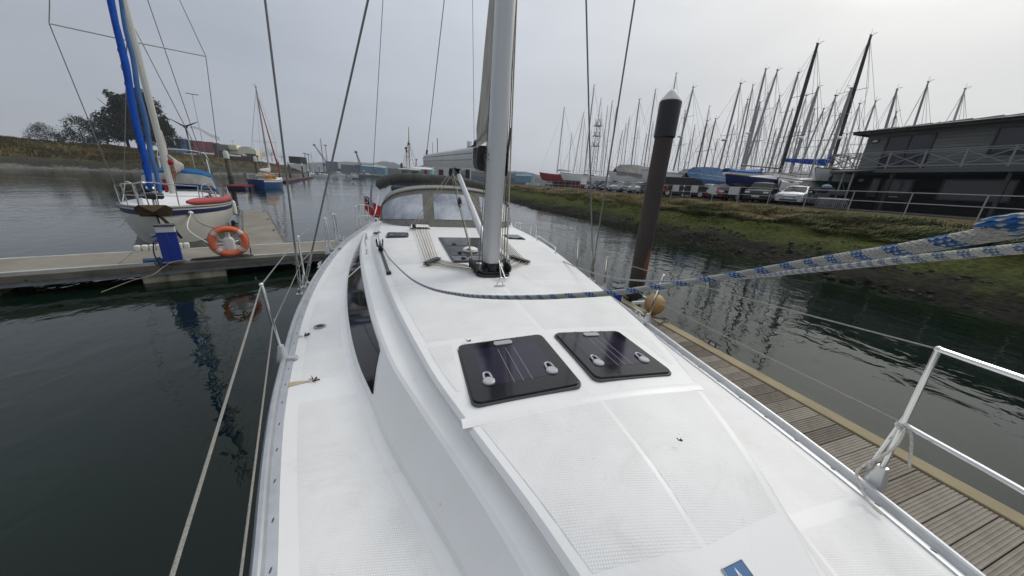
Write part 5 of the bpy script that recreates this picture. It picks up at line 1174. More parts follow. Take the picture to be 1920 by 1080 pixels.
def sailboat(name, label, loc, heading, L=10, B=3.2, F=1.15, ashore=True, hull=None, bottom='dark', stripe=None, mast=None, mast_r=.085, mast_mat=None, sp=(.48,), boom=None, boom_cover=None, hood=None, tarp=None, group=None, cat='yacht', genoa=None, mast_t=.58, rake=0., detail=True, transom=.72, deckhouse=True, keel=True, mast_top=None, radar=False, pulpit=True, sheer_k=.28, mast_xy=None, cover_len=.34, z0=None, spw=None, longkeel=False):
    mast_r *= 1.15
    T = thing(name, label, cat, loc, heading, group)
    z0 = (1.75 if z0 is None else z0) if ashore else 0.; hull = hull or WHITE2
    def hb(t):   # t 0 stern .. 1 bow
        return B / 2 * (transom + (1 - transom) * math.sin(min(1, t / .42) * math.pi / 2) if t < .42 else max(.012, 1 - ((t - .42) / .58) ** 2.1))
    def sz(t): return z0 + F * (1 + sheer_k * (abs(t - .25) / .75) ** 2)
    def X(t, k=0): return -L / 2 + L * t - k * (.09 * L if t > .9 else 0) * max(0, (t - .9) / .1)
    ts = [0, .06, .14, .24, .34, .42, .52, .62, .72, .80, .87, .93, .97, 1]
    m = MB(); rows = []
    for t in ts:
        h, z = hb(t), sz(t); xs = X(t); rk = .075 * L * max(0, (t - .75) / .25) ** 1.5; ro = -.03 * L * max(0, (.12 - t) / .12)
        rows.append([V(xs - rk - ro, s * h * .80 * (1 if t < .9 else .3), z0 - .02) if k == 2 else (V(xs - rk * .45 - ro * .5, s * h * .955, z0 + (z - z0) * .45) if k == 1 else V(xs, s * h, z)) for s, k in ((-1, 0), (-1, 1), (-1, 2), (1, 2), (1, 1), (1, 0))])
    for i in range(len(rows) - 1): pass
    side = [[r[0], r[1], r[2]] for r in rows]; side2 = [[r[5], r[4], r[3]] for r in rows]
    m.loft(side); m.loft(side2); m.add(rows[0], [(0, 1, 2, 3, 4, 5)])
    H = build('hull', m, hull, T, local=True, angle=55)
    m = MB(); bt = []
    for t in ts:
        h = hb(t); xs = X(t) - .075 * L * max(0, (t - .75) / .25) ** 1.5 + .03 * L * max(0, (.12 - t) / .12); d = .55 * math.sin(min(1, (t + .12) / .5) * math.pi / 2) * max(.02, min(1, (1 - t) * 3)) ; kk = .8 if t < .9 else .24
        bt.append([V(xs, -h * kk, z0 - .02), V(xs - .01, -h * kk * .7, z0 - .02 - d * .6), V(xs - .02, 0, z0 - .02 - d), V(xs - .01, h * kk * .7, z0 - .02 - d * .6), V(xs, h * kk, z0 - .02)])
    m.loft(bt, cap0=True)
    build('hull_bottom', m, ANTIF[bottom], T, local=True, angle=60)
    if keel and ashore:
        m = MB(); 
        a0, a1, b0, b1 = (X(.10), X(.84), X(.13), X(.66)) if longkeel else (X(.34), X(.62), X(.37), X(.56)); kw = .45 if longkeel else .16
        m.loft([[V(a0, w * .1, z0 - .45), V((a0 + a1) / 2, w * .26, z0 - .45), V(a1, w * .02, z0 - .45)] for w in (-1, 1)][:1] and [[V(a0, -.08, z0 - .45), V((a0 + a1) / 2, -kw, z0 - .45), V(a1, -.02, z0 - (.2 if longkeel else .45)), V(a1, .02, z0 - (.2 if longkeel else .45)), V((a0 + a1) / 2, kw, z0 - .45), V(a0, .08, z0 - .45)], [V(b0, -.08, .08), V((b0 + b1) / 2, -.18, .08), V(b1, -.03, .08), V(b1, .03, .08), V((b0 + b1) / 2, .18, .08), V(b0, .08, .08)]], closed=True, cap1=True)
        m.loft([[V(X(.07), w, z) for w, z in ((-.03, z0 - .2), (.03, z0 - .2), (.03, .7), (-.03, .7))], [V(X(.14), w, z) for w, z in ((-.03, z0 - .2), (.03, z0 - .2), (.03, .7), (-.03, .7))]], closed=True, cap0=True, cap1=True)
        build('keel', m, ANTIF[bottom], T, local=True, angle=40)
        for t in (.2, .72):
            for s in (-1, 1): m = MB(); m.tube([V(X(t), s * hb(t) * .7, z0 + .02), V(X(t) + .1, s * (hb(t) + .55), .02)], .035, 5); build('prop', m, GALV, T, local=True)
        m = MB(); m.beam(V(X(.36), 0, .04), V(X(.58), 0, .04), .5, .08); build('keel_block', m, mat('timber block', (.13, .10, .07), .8), T, local=True)
    # deck and cabin
    m = MB(); dk = [[V(X(t), -hb(t) * .985, sz(t) - .02), V(X(t), 0, sz(t) + .05), V(X(t), hb(t) * .985, sz(t) - .02)] for t in ts]; m.loft(dk)
    D = build('deck', m, WHITE2, T, local=True, angle=60)
    m = MB(); 
    for s in (-1, 1): m.loft([[V(X(t), s * hb(t) * 1.004, sz(t) - .035), V(X(t), s * hb(t) * 1.012, sz(t) + .03), V(X(t), s * hb(t) * .97, sz(t) + .03)] for t in ts])
    build('toe_rail', m, stripe or mat('teak rail', (.16, .10, .055), .6), T, local=True)
    if stripe:
        m = MB()
        for s in (-1, 1): m.loft([[V(X(t) - .01, s * (hb(t) * .992 + .008), sz(t) - .10), V(X(t) - .02, s * (hb(t) * .982 + .012), sz(t) - .26)] for t in ts])
        build('hull_stripe', m, stripe, H, local=True)
    ch = .42
    if deckhouse:
        m = MB(); rows = []
        for t, hk in ((.30, .9), (.34, 1), (.5, 1), (.62, .92), (.72, .55), (.78, .08)):
            w = hb(t) * .62; z = sz(t); rows.append([V(X(t), -w, z), V(X(t), -w * .86, z + ch * hk * .85), V(X(t), -w * .5, z + ch * hk), V(X(t), w * .5, z + ch * hk), V(X(t), w * .86, z + ch * hk * .85), V(X(t), w, z)])
        m.loft(rows, cap0=True, cap1=True); c = build('cabin', m, WHITE2, T, local=True, angle=30)
        for s in (-1, 1):
            for t0, t1 in ((.36, .45), (.48, .58)):
                m = MB(); q = []
                for t in (t0, t1):
                    w = hb(t) * .62; z = sz(t); a, b_ = V(X(t), s * w, z), V(X(t), s * w * .86, z + ch * .85); q.append([a.lerp(b_, .3) + V(0, s * .008, .002), a.lerp(b_, .8) + V(0, s * .008, .002)])
                m.loft(q); build('window', m, WINM, c, local=True)
    zc = sz(.5) + (ch if deckhouse else 0)
    if hood:
        m = MB(); rows = []
        for x, k, hz in ((X(.40), .62, .10), (X(.36), .66, .62), (X(.30), .68, .80), (X(.22), .66, .74)):
            w = hb(.34) * k; rows.append([V(x, w * math.cos(a), sz(.3) + .1 + hz * math.sin(a) ** .6 if 0 < a < math.pi else sz(.3) + .1) for a in [math.pi * i / 8 for i in range(9)]])
        m.loft(rows); hd = build('sprayhood', m, hood, T, local=True, angle=40)
        m = MB(); rows = [[p + V(.012, 0, .008) for p in r[2:7]] for r in rows[:2]]; rows = [[a.lerp(b_, u) for a, b_ in zip(*rows)] for u in (.15, .85)]; m.loft(rows); build('window', m, mat('pale clear plastic', (.45, .47, .5), .2), hd, local=True)
    if tarp:
        m = MB(); rows = []; zr = sz(.4) + 1.55
        for t in [.02, .1, .2, .3, .4, .5, .6, .7, .8, .88]:
            w = hb(t) * 1.04; z = sz(t); zz = zr - .10 * math.sin(t * 9) - (.55 if t > .84 else 0) - (.5 if t < .05 else 0)
            rows.append([V(X(t), -w * 1.01, z - .42 + .12 * math.sin(t * 23)), V(X(t), -w, z + .12), V(X(t), -w * .52, z + (zz - z) * .48), V(X(t), 0, zz), V(X(t), w * .52, z + (zz - z) * .48), V(X(t), w, z + .12), V(X(t), w * 1.01, z - .42 + .12 * math.sin(t * 19 + 1))])
        m.loft(rows, cap0=True); build('tarpaulin', m, tarp, T, local=True, angle=24)
    if mast:
        mx = X(mast_t) if mast_xy is None else mast_xy; zf = zc if deckhouse else sz(mast_t)
        mm = mast_mat or GREYMAST; zt = mast
        P = lambda z: V(mx + rake * (z - zf) / (zt - zf), 0, z)
        m = MB(); m.tube([P(zf - .1), P(zf + (zt - zf) * .8), P(zt)], [mast_r, mast_r, mast_r * .62], 8); M_ = build('mast', m, mm, T, local=True)
        for q in sp:
            z = zf + (zt - zf) * q; p = P(z); w = spw or B * .36 * (1 - .35 * q); m = MB(); m.tube([p + V(-.18, -w, .06), p, p + V(-.18, w, .06)], .022, 6); build('spreader', m, mm, M_, local=True)
        m = MB(); p = P(zt); m.tube([p + V(.02, 0, 0), p + V(.05, 0, .5)], .010, 5); m.tube([p + V(-.05, .08, .0), p + V(-.35, .08, .12)], .010, 5); m.tube([p + V(-.35, -.1, .22), p + V(-.35, .22, .22)], .018, 5); m.box(p + V(0, 0, .05), (.34, .07, .07)); build('masthead_gear', m, DARKMAST, M_, local=True)
        if radar:
            z = zf + (zt - zf) * .42; p = P(z); m = MB(); m.lathe([(.22, 0), (.27, .05), (.26, .13), (.15, .2), (.01, .21)], 14, p + V(.32, 0, 0)); m.box(p + V(.2, 0, -.02), (.4, .12, .04)); build('radar_dome', m, WHITE2, M_, local=True)
        m = MB(); top = P(zt - .15); rw = .014
        q = max(sp) if sp else .5; zs = zf + (zt - zf) * q; wsp = spw or B * .36 * (1 - .35 * q)
        for s in (-1, 1):
            m.tube([V(mx - .25, s * hb(mast_t) * .95, sz(mast_t)), P(zs) + V(-.18, s * wsp, .06), top], rw, 4, cap=False)
            m.tube([V(mx - .5, s * hb(mast_t) * .95, sz(mast_t)), P(zf + (zt - zf) * .47)], rw, 4, cap=False)
            m.tube([V(X(.01), s * hb(0) * .8, sz(0)), top], rw, 4, cap=False)
        m.tube([V(X(.985), 0, sz(1)), P(zt - (.2 if not genoa else .5))], rw, 4, cap=False)
        build('rigging', m, WIRE, T, local=True)
        if genoa:
            a, b_ = V(X(.97), 0, sz(1) + .35), P(zt - .9); b_ = a.lerp(b_, .97); m = MB(); m.tube([a, a.lerp(b_, .12), a.lerp(b_, .5), b_], [.05, .10, .085, .035], 8); build('furled_genoa', m, genoa, T, local=True)
        if boom is not None or boom_cover:
            a, b_ = P(zf + .75) + V(-.1, 0, 0), V(mx - L * cover_len, 0, zf + .72); m = MB(); m.tube([a, b_], .06, 8); bo = build('boom', m, boom if boom not in (None, True) else mm, T, local=True)
            if boom_cover:
                m = MB(); rows = []
                for k in range(9):
                    u = k / 8; c = a.lerp(b_, u) + V(0, 0, .10); h = (.36 - .2 * u) * (1 + .1 * math.sin(k * 2.1)); w = .15 - .06 * u
                    rows.append([c + V(0, w * math.cos(t_), h * .9 * math.sin(t_) + .02) for t_ in [2 * math.pi * i / 10 for i in range(10)]])
                m.loft(rows, closed=True, cap0=True, cap1=True)
                m.tube([a + V(.12, 0, .1), a + V(.14, 0, 1.0)], [.19, .13], 10)
                build('sail_cover', m, boom_cover, bo, local=True)
    if pulpit and detail:
        m = MB(); r = .016
        for s in (-1, 1):
            m.tube(cat_path([V(X(.80), s * hb(.80) * .93, sz(.8) + .62), V(X(.92), s * hb(.92) * .9, sz(.92) + .66), V(X(1.0) + .05, 0, sz(1) + .68)], 4), r, 5)
            for t in (.80, .93): m.tube([V(X(t), s * hb(t) * .93, sz(t)), V(X(t), s * hb(t) * .92, sz(t) + .65)], r, 5)
            for t in (.12, .28, .45, .62): m.tube([V(X(t), s * hb(t) * .96, sz(t)), V(X(t), s * hb(t) * .97, sz(t) + .6)], r * .8, 5)
            m.tube([V(X(t), s * hb(t) * .96, sz(t) + .6) for t in (.0, .12, .28, .45, .62, .80)], .010, 4); m.tube([V(X(t), s * hb(t) * .96, sz(t) + .3) for t in (.0, .12, .28, .45, .62, .80)], .008, 4)
        m.tube([V(X(0), -hb(0), sz(0) + .62), V(X(0), hb(0), sz(0) + .62)], r, 5); m.tube([V(X(0), -hb(0), sz(0)), V(X(0), -hb(0), sz(0) + .62)], r, 5); m.tube([V(X(0), hb(0), sz(0)), V(X(0), hb(0), sz(0) + .62)], r, 5)
        build('guardrail', m, mat('dull steel rail', (.42, .42, .41), .35, .7), T, local=True)
    T['L'] = L
    BINF[T.name] = dict(X=X, hb=hb, sz=sz, zc=zc, T=T)
    return T
BINF = {}

# ---------------- the blue striped yacht on the finger
NAVY = mat('navy stripe', (.008, .013, .065), .5, spec=.2)
CREAM = mat('off white topsides', (.56, .55, .50), .28, noise=(.9, .35, .75), col2=(.47, .46, .415))
bow = V(-7.75, 13.25, 0)
axis = fd                       # stern direction
L_ = 10.8
cen = bow + axis * (L_ / 2)
hd_ = math.atan2(-axis.y, -axis.x)
mq = bow + axis * (L_ * .395); SPQ = (z_at(247, 68, mq.x, mq.y) - 1.85) / (14.5 - 1.85)
BY = sailboat('moored_yacht', 'white yacht with navy stripe and blue furled sails moored bow on to the walkway', (cen.x, cen.y, 0), hd_, L=L_, B=3.5, F=1.12, ashore=False, hull=CREAM, bottom='dark', stripe=NAVY, mast=14.5, mast_r=.088, mast_mat=mat('cream mast', (.55, .54, .49), .35, .2), sp=(SPQ,), spw=1.9, mast_t=.605, pulpit=False, sheer_k=.24, transom=.66)
I_ = BINF[BY.name]; X_, hb_, sz_, zc_ = I_['X'], I_['hb'], I_['sz'], I_['zc']
def lp(t, w, z): return V(X_(t), w, z)
m = MB()
for s in (-1, 1): m.loft([[V(X_(t) + .02, s * (hb_(t) * 1.0 + .005), sz_(t) - .035), V(X_(t) + .02, s * (hb_(t) + .035), sz_(t) + .0), V(X_(t) + .02, s * (hb_(t) + .005), sz_(t) + .045)] for t in (0, .06, .14, .24, .34, .42, .52, .62, .72, .80, .87, .93, .97, 1)])
build('rubbing_strake', m, mat('grey rubber strake', (.22, .22, .21), .5, .3), BY, local=True)
# furled headsails in their covers
BLUE1 = mat('bright blue sail cover', (.008, .070, .36), .75, noise=(3, .35, .7, (1, 1, .5)), col2=(.006, .045, .25), bump=(11, .7, .02))
BLUE2 = mat('faded blue sail cover', (.060, .135, .30), .8, noise=(3, .35, .7, (1, 1, .5)), col2=(.045, .105, .24), bump=(9, .6, .02))
mz = X_(.60)
for a, b_, rs, mt_, nm in ((lp(.975, 0, 1.95), V(mz + .1, 0, 13.9), [.06, .085, .09, .08, .06, .035], BLUE1, 'furled_genoa'), (lp(.86, 0, 1.55), V(mz + .1, 0, 9.8), [.045, .065, .07, .065, .05, .03], BLUE2, 'furled_staysail')):
    m = MB(); m.tube([a.lerp(b_, i / 20) + V(0, .02 * math.sin(i * 1.3), 0) for i in range(20)], [float(np.interp(i / 19, [0, .06, .3, .6, .85, 1], rs)) * (1 + .06 * math.sin(i * 2.2)) for i in range(20)], 12)
    if nm == 'furled_genoa':
        for i in range(24):
            u = .02 + i * .04; c = a.lerp(b_, u); r = float(np.interp(u, [0, .06, .3, .6, .85, 1], rs)) + .006
            m.tube([c + V(-r * .5, -r * .8, -.2), c + V(r * .4, -r * .9, -.05), c + V(r * .8, -.02, .1)], .009, 5)
    build(nm, m, mt_, BY, local=True, angle=70)
m = MB(); m.lathe([(.04, 0), (.23, .03), (.25, .06), (.25, .17), (.22, .20), (.05, .22)], 18, lp(.968, 0, 1.62)); build('furler_drum', m, BLACK, BY, local=True)
m = MB(); m.lathe([(.10, 0), (.12, .06), (.10, .12)], 14, lp(.968, 0, 1.90)); m.tube([lp(.972, 0, 1.4), lp(.968, 0, 1.64)], .05, 8); build('furler_fitting', m, STEEL, BY, local=True)
# anchor over the bow
RUST = mat('rusty bronze anchor', (.085, .055, .022), .65, .3, noise=(9, .35, .7), col2=(.045, .03, .016))
m = MB(); zb = sz_(1) - .06
m.loft([[V(X_(1) + .10 + x, w, zb + z) for w, x, z in ((-.42, -.05, .06), (-.30, .03, .16), (-.1, .10, .02), (0, .12, -.05), (.1, .10, .02), (.30, .03, .16), (.42, -.05, .06))], [V(X_(1) + .02 + x, w, zb + z) for w, x, z in ((-.40, -.02, -.12), (-.30, .05, -.20), (-.1, .10, -.18), (0, .12, -.14), (.1, .10, -.18), (.30, .05, -.20), (.40, -.02, -.12))]], cap0=True, cap1=True)
an = build('anchor', m, RUST, BY, local=True); 
m = MB(); m.tube([V(X_(1) + .12, .0, zb), V(X_(1) + .05, .30, zb - .55), V(X_(.99) - .1, .42, zb - .95)], [.035, .05, .035], 8); build('shank', m, mat('dark iron', (.02, .018, .015), .6), an, local=True)
m = MB()
for s in (-1, 1):
    m.tube(cat_path([lp(.80, s * hb_(.80) * .9, sz_(.8) + .72), lp(.93, s * hb_(.93) * .95, sz_(.93) + .74), lp(1.0, s * .16, sz_(1) + .76), lp(1.0, 0, sz_(1) + .76)], 5), .017, 7)
    m.tube(cat_path([lp(.80, s * hb_(.80) * .9, sz_(.8) + .36), lp(.93, s * hb_(.93) * .95, sz_(.93) + .37), lp(1.0, s * .14, sz_(1) + .38)], 5), .013, 6)
    for t in (.80, .91, .99): m.tube([lp(t, s * max(.10, hb_(t) * .9), sz_(t)), lp(t, s * max(.14, hb_(t) * .93), sz_(t) + .74)], .017, 7)
    for t in (.62, .45, .28, .12): m.tube([lp(t, s * hb_(t) * .95, sz_(t)), lp(t, s * hb_(t) * .96, sz_(t) + .66)], .015, 7)
    m.tube([lp(t, s * hb_(t) * .95, sz_(t) + .66) for t in (.02, .12, .28, .45, .62, .80)], .008, 5); m.tube([lp(t, s * hb_(t) * .95, sz_(t) + .34) for t in (.02, .12, .28, .45, .62, .80)], .008, 5)
build('pulpit', m, STEEL, BY, local=True)
m = MB(); c = lp(.66, hb_(.66) * .45, sz_(.66) + .05)      # handrail hoop by the mast
for yy in (hb_(.66) * .62,):
    m.tube(cat_path([lp(.66, yy, sz_(.66)), lp(.66, yy + .02, sz_(.66) + .62), lp(.655, yy + .12, sz_(.66) + .78), lp(.645, yy + .25, sz_(.66) + .72), lp(.62, yy + .50, sz_(.66) + .02)], 5), .018, 8)
    m.tube(cat_path([lp(.66, -yy, sz_(.66)), lp(.66, -yy - .02, sz_(.66) + .62), lp(.655, -yy - .12, sz_(.66) + .78), lp(.645, -yy - .25, sz_(.66) + .72), lp(.62, -yy - .50, sz_(.66) + .02)], 5), .018, 8)
build('mast_hoop', m, STEEL, BY, local=True)
m = MB(); m.tube([V(mz, 0, zc_ + .85), V(mz - 3.8, 0, zc_ + .95)], .065, 8); bo = build('boom', m, mat('cream mast', (0, 0, 0)), BY, local=True)
SAILC = mat('cream sailcloth', (.48, .44, .40), .85, noise=(3, .3, .7), col2=(.36, .31, .29), bump=(9, 1, .03))
m = MB(); rows = []
for k in range(10):
    u = k / 9; c = V(mz - .2 - 3.3 * u, .02, zc_ + 1.12 - .1 * u); h = .42 * (1 - .5 * u) + .05 * math.sin(k * 2.3); w = .20 - .06 * u + .02 * math.sin(k * 3)
    rows.append([c + V(0, w * math.cos(t_) * (1 + .15 * math.sin(3 * t_)), h * math.sin(t_)) for t_ in [2 * math.pi * i / 12 for i in range(12)]])
m.loft(rows, closed=True, cap0=True, cap1=True); build('stowed_mainsail', m, SAILC, bo, local=True, angle=70)
m = MB(); rows = []
for k in range(6):
    u = k / 5; rows.append([V(mz - .14 - .5 * math.sin(u * 2.6) * v_, .05 + .03 * v_, zc_ + 1.2 + 1.2 * u) for v_ in (0, .5, 1)])
m.loft(rows); build('sail_bunt', m, SAILC, bo, local=True)
# coiled lines on the mast
m = MB()
for i in range(7):
    c = V(mz + .05 * math.cos(i * 1.3), .13 + .04 * math.sin(i), zc_ + .95 - .05 * i); m.tube([c + V(.0, .06 * math.cos(a), .19 * math.sin(a)) for a in [6.28 * k / 9 for k in range(10)]], .013, 5)
build('rope_coil', m, mat('brown pink rope', (.24, .12, .09), .85), BY, local=True); m = MB(); m.ball(V(mz + .02, .12, zc_ + 1.2), .11, 10, 7); build('rope_bundle', m, mat('dark red rope', (.24, .02, .035), .85), BY, local=True)
m = MB(); m.tube([V(mz + .12, -.16, zc_ + .05), V(mz + .12, -.16, zc_ + .55)], .05, 8); build('winch_handle_pocket', m, mat('dark red rope', (0, 0, 0)), BY, local=True)
# doghouse tent: grey windows under blue canvas
TB = mat('blue canvas', (.015, .10, .24), .8, noise=(3, .4, .7), col2=(.012, .075, .18))
m = MB(); rows = []
for t, hz, k in ((.40, .32, .70), (.355, .98, .72), (.22, 1.12, .74), (.06, 1.04, .74), (.03, .6, .74)):
    w = hb_(t) * k; z = sz_(t) + .30; rows.append([V(X_(t), w * c_, z + hz * s_) for c_, s_ in ((-1, -.05), (-1, .45), (-.94, .82), (-.6, .97), (0, 1.02), (.6, .97), (.94, .82), (1, .45), (1, -.05))])
m.loft(rows, cap1=True); tent = build('cockpit_tent', m, TB, BY, local=True, angle=28)
GW = mat('grey tent window', (.22, .225, .21), .25, noise=(2, .4, .7), col2=(.33, .335, .32))
for s in (1, -1):
    for i, (k0, k1) in enumerate(((1, 2), (2, 3))):
        ra_, rb_ = rows[k0], rows[k1]; j = (8, 7) if s > 0 else (0, 1); a0, a1 = ra_[j[0]], ra_[j[1]]; b0, b1 = rb_[j[0]], rb_[j[1]]; off = V(0, s * .012, 0)
        m = MB(); m.add([a0.lerp(b0, .06) * .88 + a1.lerp(b1, .06) * .12 + off, a0.lerp(b0, .94) * .88 + a1.lerp(b1, .94) * .12 + off, a0.lerp(b0, .94) * .05 + a1.lerp(b1, .94) * .95 + off, a0.lerp(b0, .06) * .05 + a1.lerp(b1, .06) * .95 + off], [(0, 1, 2, 3)]); build('tent_window', m, GW, tent, local=True, smooth=False)
for (j0, j1) in ((1, 3), (3, 5), (5, 7)):
    m = MB(); r0, r1 = rows[0], rows[1]; off = V(.014, 0, .01); m.loft([[r0[j].lerp(r1[j], u) + off for j in range(j0, j1 + 1)] for u in (.16, .86)]); build('tent_window', m, GW, tent, local=True)
m = MB(); m.loft([[V(X_(.46 - .01 * i), (w_) * hb_(.44) * .72, zc_ + .78 + .02 * abs(w_) * -4) for w_ in (-1, -.5, 0, .5, 1)] for i in range(6)]); build('canopy_peak', m, TB, tent, local=True)
# stern arch with wind generator and streamer
m = MB(); w = hb_(.05) * .8
m.tube(cat_path([lp(.02, -w, sz_(0)), lp(.03, -w * .95, sz_(0) + 1.9), lp(.03, -w * .6, sz_(0) + 2.25), lp(.03, w * .6, sz_(0) + 2.25), lp(.03, w * .95, sz_(0) + 1.9), lp(.02, w, sz_(0))], 5), .028, 8)
m.tube([lp(.10, w, sz_(0)), lp(.04, w * .9, sz_(0) + 1.9)], .02, 7); m.tube([lp(.10, -w, sz_(0)), lp(.04, -w * .9, sz_(0) + 1.9)], .02, 7)
arch = build('stern_arch', m, STEEL, BY, local=True)
m = MB(); pg = lp(.02, w * .35, sz_(0)); m.tube([pg, pg + V(0, 0, 3.35)], .028, 8); build('generator_pole', m, STEEL, arch, local=True)
hubp = pg + V(0, 0, 3.45); m = MB(); m.tube([hubp + V(.18, 0, 0), hubp + V(-.35, 0, 0)], [.09, .05], 10)
for k in range(3):
    a = k * 2.094 + .5; d = V(0, math.cos(a), math.sin(a)); e_ = V(0, -math.sin(a), math.cos(a)); m.add([hubp + V(.2, 0, 0) + d * .06 - e_ * .03, hubp + V(.2, 0, 0) + d * .06 + e_ * .05, hubp + V(.21, 0, 0) + d * .58 + e_ * .03, hubp + V(.2, 0, 0) + d * .62, hubp + V(.19, 0, 0) + d * .06 - e_ * .03, hubp + V(.18, 0, 0) + d * .06 + e_ * .05, hubp + V(.19, 0, 0) + d * .58 + e_ * .03, hubp + V(.19, 0, 0) + d * .62], [(0, 1, 2, 3), (7, 6, 5, 4), (0, 3, 7, 4), (1, 5, 6, 2), (2, 6, 7, 3)])
build('wind_generator', m, mat('dark generator', (.05, .05, .05), .5), arch, local=True)
m = MB(); rows = []
for k in range(9):
    u = k / 8; rows.append([hubp + V(-.35 - .5 * u, .12 + 1.15 * u, .02 - .45 * u ** 2 + .06 * math.sin(u * 7) + v_ * (.10 + .1 * u)) for v_ in (-.5, .5)])
m.loft(rows); fl = build('streamer', m, mat('white plastic sheet', (.62, .63, .64), .6), arch, local=True)
# red dinghy roll on the side deck
HW = lambda p: (Matrix.Translation(Vector((cen.x, cen.y, 0))) @ Matrix.Rotation(hd_, 4, 'Z')) @ Vector(p)
a, b_ = HW(lp(.86, hb_(.86) * .84, sz_(.86) + .15)), HW(lp(.30, hb_(.30) * .93, sz_(.3) + .17))
m = MB(); m.tube(cat_path([a, HW(lp(.76, hb_(.76) * .88, sz_(.76) + .16)), HW(lp(.62, hb_(.62) * .91, sz_(.62) + .16)), HW(lp(.46, hb_(.46) * .93, sz_(.46) + .17)), b_], 4), [.06, .11, .135, .14, .14, .14, .145, .14, .14, .14, .145, .14, .14, .14, .13, .11, .05], 12)
tag(build('rolled_dinghy', m, mat('faded red fabric', (.40, .065, .060), .6, noise=(3, .35, .7), col2=(.31, .05, .05))), 'long faded red roll lying on the side deck of the blue striped yacht', 'dinghy')
# its mooring lines and fenders
for pts, lab, mt_ in (([HW(lp(.88, hb_(.88) + .02, sz_(.88) - .22)), at_z(352, 428, .95), at_z(384, 452, .70), at_z(404, 460, DZ + .02)], 'white mooring line from the bow fairlead down to the walkway', ROPEW), ([HW(lp(.88, hb_(.88) + .02, sz_(.88) - .22)), at_z(375, 418, 1.0), at_z(407, 428, .7), at_z(432, 425, .6)], 'grey mooring line running aft from the bow fairlead', mat('grey line', (.22, .21, .19), .85)), ([HW(lp(.94, -hb_(.94), sz_(.94) - .15)), at_z(250, 398, 1.0), at_z(225, 425, .6)], 'white mooring line leading left from the anchor bow', ROPEW), ([at_z(400, 458, .6), at_z(428, 456, .62), at_z(447, 451, .6)], 'white rope end passing behind the life ring', ROPEW)):
    rope('mooring_line', pts, .016, mt_, lab, n=8)
m = MB(); c = HW(lp(.88, hb_(.88) - .01, sz_(.88) - .22)); m.ball(c, .09, 12, 8, (1, 1, .85)); build('fairlead', m, WHITE2, BY)
for t, lab, mt_ in ((.20, 'white fender hanging on the finger side of the blue striped yacht', WHITE2), (.10, 'black topped fender at the quarter of the blue striped yacht', BLACK2)):
    c = HW(lp(t, hb_(t) + .14, .62)); m = MB(); m.lathe([(.03, -.42), (.11, -.34), (.125, 0), (.11, .30), (.03, .38)], 14, c); m.tube([c + V(0, 0, .36), HW(lp(t, hb_(t), sz_(t) + .6))], .008, 5); tag(build('fender', m, mt_), lab, 'fender', 'fenders of the blue striped yacht')
# ================================================================== LEFT AND MIDDLE DISTANCE
def base_at(px, py, d):            # ground point under a photo point at a chosen distance along the view axis
    p = at_d(px, py, d); return p
# ---- piles with pale caps in the basin
WOODP = mat('weathered pile', (.17, .145, .11), .85, noise=(1.5, .35, .7, (3, 3, .4)), col2=(.075, .06, .045))
def small_pile(wx, wy, zt, r, label, cap=(.50, .60, .50), group='capped piles in the basin'):
    T = thing('basin_pile', label, 'pile', (wx, wy, 0), 0, group)
    m = MB(); m.lathe([(r, -1.0), (r, zt - .9)], 14, (wx, wy, 0)); build('pile_shaft', m, WOODP, T)
    m = MB(); m.lathe([(r * 1.003, -.9), (r * 1.02, 1.5 if zt > 4 else .8)], 14, (wx, wy, 0)); build('wet_band', m, mat('dark wet wood', (.022, .02, .016), .6), T)
    m = MB(); m.lathe([(r * 1.12, zt - .95), (r * 1.12, zt - .28), (r * .75, zt - .05), (.01, zt)], 14, (wx, wy, 0)); build('cap', m, mat('pale green white cap', cap, .6), T)
def pile_px(px, py, ptx, pty, r, label, d=None):
    p = at_z(px, py, 0); zt = z_at(ptx, pty, p.x, p.y); small_pile(p.x, p.y, zt, r, label)
pile_px(436, 352, 420, 282, .27, 'large leaning looking pile with pale green cap beyond the finger pontoon')
for px, py, tx, ty, lab in ((486, 342, 480, 293, 'capped pile just left of the blue hulled boat'), (526, 336, 519, 297, 'capped pile just right of the blue hulled boat'), (545, 335, 540, 302, 'capped pile at the right end of the low pontoon, nearest the black shed'), (569, 334, 565, 306, 'capped pile between the black shed and the distant white yachts'), (579, 333, 577, 316, 'short dark pile left of the distant white yachts'), (634, 326, 629, 313, 'capped pile behind the second distant white boat'), (658, 325, 656, 316, 'capped pile behind the third distant white boat'), (683.5, 335, 683, 319, 'lone dark pile standing in open water right of the distant boats'), (600, 329, 598, 309, 'pile hidden among the masts of the distant white yachts')):
    p = at_z(px, py, 0); zt = z_at(tx, ty, p.x, p.y); small_pile(p.x, p.y, zt, .28, lab, (.62, .66, .60))
